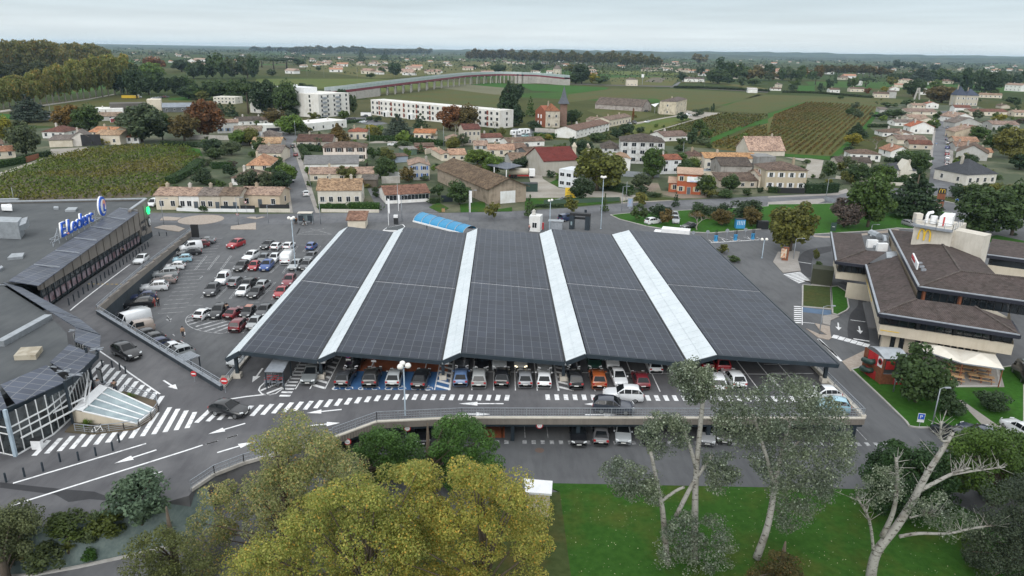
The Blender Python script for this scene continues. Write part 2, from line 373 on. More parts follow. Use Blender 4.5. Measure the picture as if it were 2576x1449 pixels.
sheet('car_park_ground',[(-140,40),(-140,176),(-87.8,175.7),(-60.8,175.2),(-46.8,177.7),(-15.4,179.4),(3.2,182.5),(20.4,188.2),(33.2,194.2),(49.4,199.4),(64.2,203.2),(79.7,207.9),(101.5,214),(124,224.7),(143,231.4),(160,230),(172,215),(178,195),(150,170),(125,150),(110,40)],M.asphalt_lot,.016)
mainN=[(-110,176),(-60.8,174.6),(-31,178.6),(3.2,181.6),(33.2,193.7),(79.7,207.4),(101,213.6),(124,223)]
mainS=[(-110,166.5),(-58,164.6),(-38,167.4),(-15,170),(3,173.4),(31,184.2),(51,191.7),(80,199.5),(98,205.3),(118,201)]
MN,MS=smooth(mainN,5),smooth(mainS,5)
sheet('road',[vE((p[0],p[1],.03))for p in MN]+[vE((p[0],p[1],.03))for p in reversed(MS)],M.asphalt_far)
mk=MB();mk2=MB()
def dash(mb,pts,w,on,off,z):
 P=[vE((p[0],p[1],z))for p in pts];acc=0;state=True
 for i in rg(len(P)-1):
  a,b2=P[i],P[i+1];L=(b2-a).length;d=(b2-a)/L;s=0
  while s<L:
   rem=(on if state else off)-acc;e2=min(L,s+rem)
   if state and e2-s>.05:mb.line([a+d*s,a+d*e2],w)
   acc+=e2-s;s=e2
   if acc>=(on if state else off)-1e-6:acc=0;state=not state
mid=smooth([(-40,173.2),(-31,173.8),(3.2,177.6),(33.2,188.8),(79.7,203.4),(97,208.4)],5)
dash(mk,mid,.22,3,5,.042)
cyc1=smooth([(-56,162.2),(-38.5,166.2),(-23,168.3),(3,171.5),(28.6,180.5),(34.5,183.6),(50.7,189.3),(80,198)],5)
dash(mk,[vE(p)+vE((0,-1.6,0))for p in cyc1],.16,1.4,1.4,.03)
mk.line([vE(p)+vE((0,.1,0))for p in cyc1],.14,.034);mk.line([vE(p)+vE((0,-3.0,0))for p in cyc1[3:24]],.5,.03)
for p in((-31,176.6),(-25,176.8),(-19,177.2),(-13,177.7)):
 mk.add([(p[0],p[1]-1.2,.042),(p[0]+1,p[1]-1.6,.042),(p[0]-1.6,p[1]+.3,.042),(p[0]-2.6,p[1]+.5,.042)],[(0,1,2,3)])
for k in rg(6):mk.line(A('A6',[(20+k*3,1035-k*8.5),(155+k*3,1035-k*8.5)],.045),.45)
for k in rg(5):mk.line(A('A6',[(175+k*8,995-k*11),(280+k*9,995-k*11)],.045),.4)
for k in rg(4):mk.line(A('A6',[(398+k*52,942-k*1.5),(410+k*52,912-k*1.5)],.045),1.0)
for k in rg(4):mk.line(A('A5',[(1545,745-k*11),(1690-k*5,745-k*11)],.04),.5)
mk.line(A('A6',[(485,790),(490,840),(560,880)],.05),.3);dash(mk,A('A6',[(345,480),(372,585)],.05),.2,3,3,.05);dash(mk,A('A6',[(472,790),(490,840)],.05),.2,1,1,.05)
for s_ in((1800,890,1860,860),(1840,870,1850,850),(1990,870,2020,855)):mk.line(A('A5',[(s_[0],s_[1]),(s_[2],s_[3])],.04),.5)
for k in rg(4):mk.line(A('A5',[(2080+k*40,890+k*9),(2060+k*40,885+k*9)],.04),.5)
for k in rg(3):mk.line(A('A5',[(2220+k*45,850+k*2),(2235+k*45,868+k*2)],.04),.5)
mk.line(A('A5',[(2000,865),(2040,850),(2150,850),(2190,875)],.04),.3)
for k in rg(6):mk.line(A('A8',[(1680+k*34,670+k*3),(1692+k*34,690+k*3)],.06),.9)
mk.line(A('A8',[(1715,630),(1745,668)],.06),.25);dash(mk,A('A8',[(1765,540),(1757,605)],.06),.2,1,1,.06)
streetL=A('A6',[(600,945),(430,480),(355,265)],.05),A('A6',[(372,945),(300,480),(262,265)],.05)
sl0=[at('A6',*p,.034)for p in[(600,946),(375,946),(335,700),(300,480),(255,250),(245,205),(390,205),(352,262),(436,480),(520,720)]]
sheet('side_street',sl0,M.asphalt)
sheet('pavement',A('A6',[(600,944),(640,944),(530,600),(470,430),(400,240),(360,240),(436,480),(520,720)],.04),M.pave)
sheet('pavement',A('A6',[(345,944),(372,944),(335,700),(300,480),(258,262),(235,262),(270,430),(320,800)],.04),M.pave)
sheet('side_street_end',A('A6',[(235,215),(240,150),(300,135),(420,170),(400,215)],.038),M.asphalt)
stR=[at('A8',*p,.04)for p in[(1620,640),(1590,700),(1980,720),(1840,600),(1800,480),(1788,300),(1808,20)]]+[at('A4',*p,.05)for p in[(1812,868),(1710,868),(1700,960),(1640,1420)]]
sheet('long_street',stR,M.asphalt_far)
sheet('pavement',A('A8',[(1985,722),(1870,640),(1815,480),(1830,240),(1838,0),(1872,0),(1868,200),(1860,480),(1905,640)],.05),M.pave)
sheet('pavement',[at('A4',*p,.05)for p in[(1690,870),(1710,870),(1700,960),(1672,1180),(1640,1449),(1605,1449),(1660,1100)]],M.pave)
mk.line([at('A8',1780,470,.06),at('A8',1795,250,.06),at('A8',1806,20,.06)]+[at('A4',1808,1160,.06),at('A4',1800,900,.06)],.25)
def island(pts,m,z=.12):o=MB().prism(pts,0,z).mk('traffic_island',m);struct(o);return o
def ell(c,rx,ry,n=24):return[vE((c[0]+rx*cos(2*pi*i/n),c[1]+ry*sin(2*pi*i/n),0))for i in rg(n)]
island(ell((-72,168.6),5.2,5.2),M.pink_pave,.08)
for pl in([(1550,845),(1640,820),(1760,822),(1860,855),(1800,885),(1700,872)],[(1610,770),(1640,735),(1690,735),(1830,745),(1775,772)],[(2320,862),(2325,830),(2576,795),(2576,862)],[(2480,745),(2520,735),(2576,735),(2576,758)]):
 island(A('A5',pl),M.pink_pave)
island(A('A6',[(0,760+240),(60,985),(90,990),(0,1010)]),M.pink_pave)
def lawn(name,pts,m,z=.12,kerb=True):
 o=struct(MB().prism(pts,0,z).mk(name,m))
 if kerb:
  kb=MB();P=[vE((p[0],p[1],0))for p in pts]
  for i in rg(len(P)):
   a,b2=P[i],P[(i+1)%len(P)]
   kb.bar(a+vE((0,0,.085)),b2+vE((0,0,.085)),.22,.17)
  struct(kb.mk('kerb',M.kerb))
 return o
lawn('lawn',[(6,20),(6,58),(4.2,59.4),(38,58.6),(42,57.5),(46,53),(50,44),(52,20)],M.grass,kerb=False)
lawn('verge',[(-9,20),(-9,52),(-2,55),(4,57.6),(6,58),(6,20)],M.grass_dry,kerb=False)
lawn('lawn',A('A7',[(990,968),(1080,1010),(1350,1080),(1700,1135),(2000,1150),(2500,1110),(2576,1105)])+A('A8',[(200,1150),(460,1162),(1050,1128),(1300,1100),(1465,1110),(1500,985),(1860,970),(1850,945),(1220,870),(1190,830),(500,858),(0,862)])+A('A7',[(2576,880),(2100,905),(1620,928),(1200,948)]),M.grass_bright)
lawn('lawn',[(47.4,86.2),(47.3,78),(47.1,72)]+A('B6',[(1420,1025),(1500,1038),(2180,1050),(2330,1040),(2400,960),(2576,1010)])+A('B6',[(2576,700),(2576,400),(2300,440),(2330,620),(1900,625),(1500,560),(1340,600),(930,430)]),M.grass_bright)
lawn('lawn',A('B7',[(2180,260),(2300,230),(2576,290),(2576,330),(2240,300)]),M.grass_bright,kerb=False)
lawn('lawn',A('A8',[(1640,770),(2020,800),(2000,850),(1930,860),(1640,800)]),M.grass_dry)
lawn('lawn',A('A8',[(1200,675),(1370,685),(1370,700),(1200,690)]),M.grass_dry,kerb=False)
lawn('lawn',A('B7',[(350,732),(630,752),(640,975),(345,950)]),M.grass_dry);lawn('lawn',A('B7',[(632,752),(700,745),(785,800),(812,960),(790,990),(700,1035),(650,1020)]),M.grass_bright)
lawn('lawn',A('A6',[(1740,890),(1840,840),(1850,850),(1940,900),(1850,945)]),M.grass,kerb=False)
lawn('lawn',A('A6',[(2050,860),(2300,830),(2310,900),(2450,910),(2576,890),(2576,930),(2060,940)]),M.grass,kerb=False)
lawn('lawn',A('A7',[(130,905),(130,800),(1080,790),(1080,835),(640,880),(240,895)]),M.grass,kerb=False)
lawn('lawn',A('A7',[(1080,840),(1300,770),(1700,800),(1640,815)]),M.grass_dry,.06,kerb=False)
sheet('gravel_yard',A('A7',[(100,800),(120,700),(190,660),(170,580),(200,540),(300,560),(310,600),(375,640),(470,690),(740,725),(1000,730),(1200,760),(1620,820),(1100,850),(1090,790),(620,795)],.05),M.gravel)
sheet('building_plot',A('A7',[(1220,680),(1300,650),(1470,640),(1500,720),(1960,760),(1960,790),(1700,800),(1420,740)],.06),M.dirt)
sheet('forecourt',A('A6',[(1240,945),(1120,700),(1230,690),(1310,850),(1740,830),(1840,940)],.05),M.asphalt)
sheet('field',A('A7',[(380,640),(460,600),(470,690)],.055),M.grass)
ZD=3.0
south=A('B2',[(1900,640),(1650,712),(1240,830),(930,880),(370,962),(0,1000)],ZD)
plaza=[(-31.2,72.7),(-16.4,62.6),(-25,57.1),(-26.6,54.2)]+[(p.x,p.y)for p in south]+[(-75,46),(-75,100),(-66,98),(-58,96.8)]
struct(MB().prism(plaza,.2,ZD).mk('forecourt',[M.asphalt_deck]))
rampL,rampR=[(-66,98),(-75.8,152)],[(-58,96.8),(-68.4,154)]
rm=MB();n=10
for i in rg(n):
 f0,f1=i/n,(i+1)/n
 zf=lambda f:ZD+.004-(ZD-.1)*(f**1.15)
 lerp=lambda a,b2,f:(a[0]+(b2[0]-a[0])*f,a[1]+(b2[1]-a[1])*f)
 q=[(*lerp(*rampL,f0),zf(f0)),(*lerp(*rampR,f0),zf(f0)),(*lerp(*rampR,f1),zf(f1)),(*lerp(*rampL,f1),zf(f1))]
 rm.add(q,[(0,1,2,3)])
struct(rm.mk('ramp_road',M.asphalt_deck))
def rampz(y):f=max(0,min(1,(y-98)/54));return ZD+.004-(ZD-.1)*(f**1.15)
rmk=MB()
rl=[vE((-62.5-.187*(y-98),y,rampz(y)+.012))for y in rg(92,150,4)]
rmk.line(rl[1:],.22)
for k in rg(9):p=rl[5];rmk.line([p+vE((-2.6+k*.75,0,.005)),p+vE((-2.2+k*.75,0,.005))],.25,mi=1)
struct(rmk.mk('ramp_marking',[M.line,M.line_yellow]))
bl=A('B2',[(0,1449),(350,1430),(800,1350),(1260,1250),(1850,1110)],0)
top=[south[5],south[4],south[3],south[2],south[1]]
bm_=MB()
bm_.add([*bl,*[p+vE((0,0,.004))for p in top]],[(i,i+1,5+i+1,5+i)for i in rg(4)])
bm_.add([bl[4],vE((-24.5,53,.1)),vE((-26,55,2.6)),top[4]+vE((0,0,.004))],[(0,1,2,3)])
bm_.add([vE((-75,44,0)),bl[0],top[0],vE((-75,46,3))],[(0,1,2,3)])
geot=mat('weed_fabric',(.125,.16,.15),.8,nz=(.6,(.65,.7,.72),.42,.62),nz2=(5,(.8,.85,.85),.4,.6,(1,.12,1,.3)))
struct(bm_.mk('planting_bank',geot))
sheet('footpath',[(-80,20),(-8,20),(-10,50),(-22,52),*[(p.x,p.y-.3)for p in reversed(bl)],(-80,43)],M.asphalt,.022)
kb=MB()
for i in rg(4):kb.bar(bl[i]+vE((0,-.2,.08)),bl[i+1]+vE((0,-.2,.08)),.25,.2)
struct(kb.mk('kerb',M.kerb))
pm=MB();zz=ZD+.012
def L3(c,pts,z=ZD+.014):return A(c,pts,z)
for i in rg(11):
 f=i/10.;a=vE((-47.9,75.6,zz)).lerp(vE((-36.5,66.2,zz)),f);b2=vE((-48.6,80.4,zz)).lerp(vE((-37.2,71.4,zz)),f)
 if i<3:a=a.lerp(b2,.2*(3-i)/3)
 pm.line([a,b2],.5)
for i in rg(14):
 f=i/13.;a=vE((-43.7,59.1,zz)).lerp(vE((-31.6,64.4,zz)),f);b2=vE((-44.0,61.9,zz)).lerp(vE((-32.1,67.4,zz)),f)
 if 7<=i:b2=a+(b2-a)*(1.0+.9*max(0,1-abs(i-10)/3.5))
 pm.line([a,b2],.48)
for i in rg(32):
 f=i/31.;x=-30.9+i*1.03
 yc=68.2+(x+26)*.24 if x<-12 else 71.6;ln=2.6-(x+27)*.1 if x<-12 else 1.35
 yc=min(yc,71.7);ln=max(1.35,ln)
 if i<32 and x<1.3:pm.line([(x-.07*ln,yc-ln/2,zz),(x+.05*ln,yc+ln/2,zz)],.5)
for i in rg(29):x=5.6+i*1.03;pm.line([(x,71.15,zz),(x,72.5,zz)],.5)
def arrow(mb,a,b2,z,w=.22,hw=.9,hl=.42):
 a,b2=vE((a[0],a[1],z)),vE((b2[0],b2[1],z));d=b2-a;n_=vE((-d.y,d.x,0)).normalized();m_=a+d*(1-hl)
 mb.add([a+n_*w/2,a-n_*w/2,m_-n_*w/2,m_+n_*w/2],[(0,1,2,3)]);mb.add([m_+n_*hw/2,m_-n_*hw/2,b2],[(0,1,2)])
for c,p,q in(('B2',(1200,550),(1640,392)),('B2',(1575,180),(1150,317)),('B2',(2185,208),(2565,95)),('B3',(395,990),(22,1098)),('B3',(1365,850),(1012,886)),('B3',(1030,1015),(1348,985)),('B4',(790,792),(337,792)),('B4',(313,896),(658,898)),('B4',(1900,798),(1600,796)),('B4',(1612,903),(1935,903)),('B1',(1645,1312),(1787,1403)),('B3',(570,435),(465,577)),('B5',(1300,620),(1195,503))):
 arrow(pm,at(c,*p,ZD),at(c,*q,ZD),zz)
for pts,w in(([(130,515),(1470,115)],.22),([(95,745),(1860,190),(2040,130)],.22)):pm.line(L3('B2',pts),w)
dash(pm,L3('B2',[(2075,122),(2420,22)],zz),.2,1.1,.8,zz);dash(pm,L3('B3',[(0,1200),(345,1100)],zz),.2,1.1,.8,zz)
pm.line(L3('B1',[(985,1005),(1150,1115),(1300,1235),(1610,1449)]),.2);pm.line(L3('B3',[(240,745),(400,720),(580,700),(660,700)]),.25)
pm.line(L3('B3',[(610,560),(545,620),(530,655),(560,690),(620,702),(700,690),(770,640),(840,540),(950,370)]),.16)
for s_ in(((640,560),(590,580)),((760,570),(550,660)),((790,620),(610,690))):pm.line(L3('B3',s_),.35)
for k in rg(11):f=k/10.;pm.line(L3('B3',[(740+f*190,710-f*345),(850+f*190,712-f*345)]),.42)
pm.line(L3('B3',[(900,645),(1000,480)]),.12)
for b0 in(-6.4,7.75,21.9):
 for k in rg(6):x=b0+.9+k*2.5;pm.line([(x,73.4,zz),(x,83.2,zz)],.12)
 pm.line([(b0+.9,78.3,zz),(b0+13.4,78.3,zz)],.12)
for k in rg(5):x=-19.6+k*3.3;pm.line([(x+.8,73.3,zz+.006),(x+.8,83.4,zz+.006)],.14)
for b0 in(-20.6,-6.4,7.75,21.9):
 for k in rg(7):pm.add([(b0-.75,74.2+k*1.35,zz),(b0+.75,73.4+k*1.35,zz),(b0+.75,73.9+k*1.35,zz),(b0-.75,74.7+k*1.35,zz)],[(0,1,2,3)])
 for s_ in(-.85,.85):pm.line([(b0+s_,73.4,zz),(b0+s_,83.3,zz)],.12)
for y in(78.6,81.2,84.2,87.2,90.2):pm.line([(33.4,y,zz),(38.6,y,zz)],.12)
struct(pm.mk('deck_marking',M.line))
struct(MB().sheet([(-18.9,73.35),(-5.6,73.35),(-6.1,78.2),(-18.9,78.2)],ZD+.009).mk('disabled_bay_paint',M.bay_blue))
struct(MB().sheet([(-18.9,78.25),(-6.1,78.25),(-6.4,84.4),(-18.9,84.4)],ZD+.009).mk('family_bay_paint',M.bay_orange))
wb=MB()
for c,x,y in[('B3',v,638)for v in(1300,1430,1565,1700,1832,1965,2098,2235)]+[('B4',30,645)]:
 p=at(c,x,y,zz+.004)
 wb.line([p+vE((.34*cos(t_),.34*sin(t_),0))for t_ in[i*pi/5 for i in rg(2,10)]],.1)
 wb.line([p+vE((.05,.35,0)),p+vE((.0,.75,0))],.12);wb.line([p+vE((0,.4,0)),p+vE((.42,.35,0)),p+vE((.55,-.05,0))],.1)
struct(wb.mk('wheelchair_marking',M.line))
sheet('asphalt_patch',A('B2',[(0,505),(350,545),(700,580),(950,600),(1060,640),(1170,615),(1170,660),(1210,700),(900,675),(690,705),(560,630),(0,560)],ZD+.006),M.patch)
lm=MB()
arc=A('B1',[(1960,632),(1890,665),(1868,715),(1905,765),(1990,805),(2120,828),(2270,832),(2330,740)],.03)
lm.line(smooth(arc,4),.14)
for s_ in(((1890,680),(1960,660)),((1880,720),(2000,690)),((1905,748),(2080,700)),((1970,770),(2200,705)),((1990,800),(2290,715)),((2050,822),(2330,735)),((2160,828),(2310,770))):lm.line(A('B1',s_,.03),.42)
arrow(lm,at('B1',1680,662),at('B1',1710,722),.03);lm.line(A('B1',[(1890,700),(2330,718)],.03),.12)
for x,y in((1010,1122),(1000,1140)):lm.line(A('A6',[(410,1160),(440,1100)],.03),.15)
lm.line(A('A6',[(410,1160),(765,1160)],.03),.12);lm.line(A('A6',[(540,1100),(760,1158)],.03),.12);lm.line(A('A6',[(700,1098),(420,1155)],.03),.12)
for i in rg(23):
 f=i/22.;p=vE((-65.6,150,0)).lerp(vE((-54.9,104.5,0)),f)+vE((1.6,.3,0))
 lm.line([(p.x,p.y,.03),(p.x+3.6,p.y+1.0,.03)],.1)
for(c,pts)in(('C2',[((1075,965),(1200,850)),((1205,970),(1290,860)),((1480,975),(1630,815)),((1600,975),(1690,870)),((1180,1285),(1260,1180)),((1320,1290),(1420,1160)),((985,1175),(1040,1100)),((1140,1180),(1190,1110)),((880,700),(990,565)),((1000,700),(1105,565)),((1122,697),(1220,565)),((1585,725),(1665,650)),((1700,730),(1765,640)),((1215,720),(1260,660)),((1350,720),(1400,650)),((1575,520),(1620,465)),((1680,520),(1720,470)),((1800,525),(1840,475)),((1895,527),(1935,480)),((2010,525),(2050,475)),((1460,515),(1510,470)),((940,960),(985,915))]),):
 for a,b2 in pts:
  for o_ in(0,14):lm.line(A(c,[(a[0]+o_,a[1]+2),(b2[0]+o_,b2[1])],.03),.09)
for a,b2 in(((1115,880),(1280,884)),((1820,466),(1920,468)),((985,632),(1250,634)),((1390,1000),(1490,1001)),((820,1030),(960,1030)),((1530,892),(1700,896))):lm.line(A('C2',[a,b2],.03),.1)
for a,b2 in(((620,1130),(660,1185)),((930,780),(960,760)),((680,1300),(700,1320))):lm.line(A('C2',[a,b2],.03),.14)
struct(lm.mk('car_park_marking',M.line_worn))
sheet('family_bay_paint',A('B3',[(200,408),(260,345),(440,290),(380,395)],.03),M.bay_red)
sheet('walkway',A('B1',[(2160,1400),(2230,1262),(2370,1262),(2290,1449),(2190,1449)],.035),M.pink_pave)
um=MB()
for i in rg(46):
 x=-1+i*.98
 if 1.8<x<2.2:continue
 um.line([(x,66.75,.03),(x,67.5,.03)],.45)
for i in rg(18):um.line([(-2+i*2.5,68,.03),(-2+i*2.5,73,.03)],.1)
arrow(um,at('B5',1300,1330),at('B5',955,1328),.03)
struct(um.mk('lane_marking',M.line_worn))
sheet('bay_paint',[(-1.5,68),(.8,68),(.8,73),(-1.5,73)],M.bay_orange,.03)
mh=MB();p=at('B4',1152,1262);mh.lathe([(0,.03),(.45,.03),(.5,.022)],p,16);tag(mh.mk('manhole_cover',mat('rusty',(.12,.085,.07),.8)),'round rusty manhole cover set in the lane below the deck','manhole cover')
sheet('drive_lane',smooth(A('B7',[(690,705),(800,740),(890,820),(905,930),(830,1020),(800,1160),(830,1300),(1000,1330),(1015,1200),(985,1000),(990,880),(940,800),(860,740),(760,690)],.026),3),M.asphalt_dark)
sheet('drive_lane',smooth(A('B7',[(640,335),(440,365),(330,420),(300,520),(340,610),(430,650),(440,520),(470,440),(640,390)],.026),3),M.asphalt_dark)
for pl in([(100,400),(50,500),(150,610),(330,590),(300,480),(320,400),(250,385)],[(350,690),(430,690),(440,740),(650,760),(640,730)]):island(A('B7',pl),M.pave)
island(A('B7',[(380,1170),(500,1260),(610,1285),(640,1265),(630,1240),(520,1230)]),M.pink_pave,.1);island(A('B7',[(470,1120),(620,1150),(632,1250),(600,1240),(520,1190)]),M.pink_pave,.11)
island(A('B7',[(548,1045),(645,1030),(720,1050),(630,1090),(625,1140),(548,1120)]),M.pave)
island(A('B6',[(745,370),(990,250),(1010,290),(930,430),(830,468)]),M.pink_pave,.09)
sheet('disabled_bay_paint',A('B7',[(345,952),(635,985),(635,1035),(345,1000)],.03),mat('bay_blue_worn',(.09,.15,.24),.85,nz=(.8,(.8,.8,.8),.4,.6)))
rmm=MB()
for k in rg(8):rmm.line(A('B7',[(160+k*20,625+k*12),(330+k*12,600+k*11)],.03),.4)
for k in rg(9):rmm.line(A('B7',[(262,945+k*20),(338,948+k*20)],.03),.45)
for k in rg(6):rmm.line(A('B7',[(665+k*62,1265+k*17),(690+k*62,1235+k*17)],.03),.8)
for a,b2 in(((705,1110),(712,1188)),((915,1145),(930,1222))):arrow(rmm,at('B7',*a),at('B7',*b2),.034)
rmm.line(A('B7',[(860,1270),(1020,1295)],.034),.4);rmm.line(A('B7',[(830,1080),(980,1100)],.034),.2);rmm.line(A('B7',[(505,1275),(700,1449)],.03),.3);rmm.line(A('B6',[(510,140),(740,365)],.03),.4)
rmm.line(A('B7',[(300,495),(435,515)],.034),.25);rmm.line(A('B7',[(345,1105),(470,1115)],.03),.15);rmm.line(A('B7',[(345,735),(345,1130)],.034),.12)
for k in rg(4):rmm.line(A('A7',[(1980+k*130,1215-k*10),(2020+k*130,1245-k*8)],.03),.12);rmm.line(A('A7',[(2070+k*130,1185+k),(2210+k*110,1225)],.03),.1)
rmm.line(A('A7',[(2000,1245),(2490,1215)],.03),.3)
struct(rmm.mk('lane_marking',M.line))
sheet('footpath',A('B6',[(1920,760),(1950,755),(2350,1035),(2200,1050)],.13),M.pave)
sheet('terrace',A('B6',[(1860,625),(1500,540),(1400,300),(1520,200),(2300,330),(2380,625)],.13),M.pave)
sheet('footpath',smooth(A('A8',[(1215,905),(1250,905),(1350,950),(1500,962),(1500,975),(1340,965),(1240,925)],.13),3),M.pink_pave)
sheet('footpath',smooth(A('A8',[(460,1170),(700,1180),(1100,1130),(1300,1105),(1300,1130),(1100,1155),(700,1195),(460,1185)],.035),2),M.pink_pave)
sheet('pavement',A('A8',[(0,835),(550,800),(600,815),(480,858),(0,862)],.05),M.pave)
sheet('pavement',A('A8',[(0,778),(640,748),(790,700),(820,735),(700,765),(0,790)],.05),M.pave)
V_={'green':((.085,.14,.026),(.10,.125,.04)),'brown':((.095,.115,.028),(.10,.11,.045)),'gold':((.14,.115,.028),(.085,.10,.035)),'dark':((.075,.10,.026),(.085,.095,.04))}
for k,(a,b2)in V_.items():
 for j,(per,ang)in enumerate(((1.6,R_(62)),(1.8,R_(-28)))):M['vine_%s%d'%(k,j)]=vinemat('vine_%s%d'%(k,j),a,b2,per,ang)
def field(c,pts,m,z):return sheet('field',A(c,pts,z),m)
field('A5',[(0,590),(0,330),(500,140),(900,55),(1370,20),(1890,25),(2030,130),(1700,420),(1560,530)],M.soil,.03)
field('A5',[(1810,110),(1910,35),(2010,50),(2040,120)],M.grass_bright,.05)
sheet('track',A('A5',[(0,285),(0,325),(500,140),(900,50),(870,30),(510,50),(500,120)],.06),M.gravel)
field('A2',[(0,640),(0,540),(1080,540),(2080,580),(2576,600),(2576,800),(2400,800),(1150,740),(940,640)],M['vine_green1'],.05)
field('A2',[(380,350),(2576,365),(2576,480),(2000,490),(1200,540),(500,450)],M['vine_brown1'],.06)
field('A2',[(960,700),(1800,620),(2576,680),(2576,800),(2450,830),(1160,750)],M['vine_dark1'],.1)
field('A2',[(1750,620),(2180,590),(2576,600),(2576,700),(2400,700)],mat('bare_field',(.12,.115,.06),.95,nz=(.02,(.8,.85,.75),.4,.6)),.12)
field('A2',[(2150,600),(2350,580),(2540,590),(2576,600),(2576,632),(2480,630)],M.grass_bright,.14)
field('A3',[(50,590),(520,605),(980,630),(940,650),(650,682),(200,660)],M.grass_bright,.14)
field('A3',[(560,700),(1000,640),(1600,640),(2576,690),(2000,830),(1750,860),(1450,740),(870,740),(560,780)],M['vine_dark0'],.08)
field('A3',[(750,860),(840,840),(1300,870),(1500,890),(1260,960),(1000,950)],M['vine_dark0'],.09)
field('A3',[(980,530),(1420,520),(1690,530),(1600,620),(1000,600)],M['vine_brown0'],.08)
field('A3',[(1330,570),(1420,528),(1560,532),(1500,580)],M.soil,.11)
field('A3',[(1700,575),(1940,580),(2576,660),(2576,640),(2000,560),(1700,560)],M['vine_brown0'],.09)
field('A3',[(780,450),(1660,480),(1680,505),(1000,500)],M['vine_green0'],.09)
field('A3',[(1210,1010),(1500,940),(1850,920),(1420,1080),(1200,1100)],M['vine_green1'],.08)
field('A3',[(1440,1085),(2100,890),(2576,910),(2500,970),(1990,1150),(1600,1120)],M['vine_green1'],.085)
field('A3',[(2040,850),(2470,700),(2576,700),(2576,890),(2110,870)],M['vine_dark1'],.08)
field('A3',[(1990,1140),(2390,980),(2576,940),(2576,985),(2360,1030),(2000,1190)],M.grass_bright,.12)
field('A4',[(0,890),(380,770),(400,780),(60,910),(0,945)],M.grass_bright,.12)
field('A4',[(0,700),(1330,745),(1480,770),(1130,830),(550,780),(380,770),(0,880)],M['vine_dark1'],.08)
field('A4',[(0,940),(60,910),(380,780),(550,780),(1120,830),(950,1030),(690,1320),(170,1295),(150,1200),(0,1160)],M['vine_brown1'],.09)
field('A3',[(1970,1210),(2576,985),(2576,1200),(2330,1275),(2050,1250)],M['vine_gold1'],.09)
field('A4',[(950,1030),(1120,830),(1150,830),(1010,1030),(690,1340),(620,1330)],M.grass_bright,.12)
field('A4',[(170,1295),(700,1325),(620,1358),(170,1325)],M.grass_bright,.12)
field('A4',[(310,610),(470,610),(470,670),(290,665)],M.grass_bright,.1)
sheet('track',A('A3',[(1250,1000),(1250,980),(1560,925),(1700,900),(1760,860),(1850,870),(2110,885),(2080,900),(1870,945),(1420,1078),(1430,1065),(1830,950),(1700,915),(1560,935)],.13),M.gravel)
sheet('track',A('A4',[(170,1328),(560,1362),(520,1420),(540,1449),(380,1449),(400,1380)],.07),M.gravel);sheet('track',A('A8',[(370,390),(560,415),(520,595),(370,590),(400,480)],.1),M.gravel)
sheet('track',A('A3',[(1590,628),(1680,570),(1700,575),(1640,628)],.13),M.asphalt_far)
sheet('track',A('A1',[(0,860),(440,800),(900,740),(1160,690),(1170,697),(900,750),(460,812),(0,880)],.1),M.gravel)
field('A1',[(500,800),(900,750),(1190,700),(1500,740),(1900,745),(1900,790),(1300,790),(700,860),(500,850)],M['vine_dark0'],.06)
field('A1',[(1690,740),(1920,720),(1920,760),(1700,755)],M.grass_bright,.09)
field('A1',[(0,890),(130,900),(190,945),(0,960)],M.grass_bright,.09)
sheet('car_park_ground',A('A1',[(440,880),(760,870),(760,930),(440,960)],.09),M.asphalt_far)
sheet('car_park_ground',A('A2',[(880,930),(1100,930),(1330,990),(1200,1010),(1040,985),(920,975)],.09),M.asphalt_far)
sheet('car_park_ground',A('A2',[(1120,1190),(1900,1180),(1900,1160),(1300,1140)],.09),M.gravel)
sheet('car_park_ground',A('A3',[(0,1130),(0,1040),(230,1040),(430,1100),(230,1150)],.09),M.asphalt_far)
sheet('railway',A('A3',[(560,596),(980,610),(1600,625),(2576,680),(2576,668),(1600,612),(980,600),(560,586)],.16),mat('ballast',(.07,.06,.05),.95))
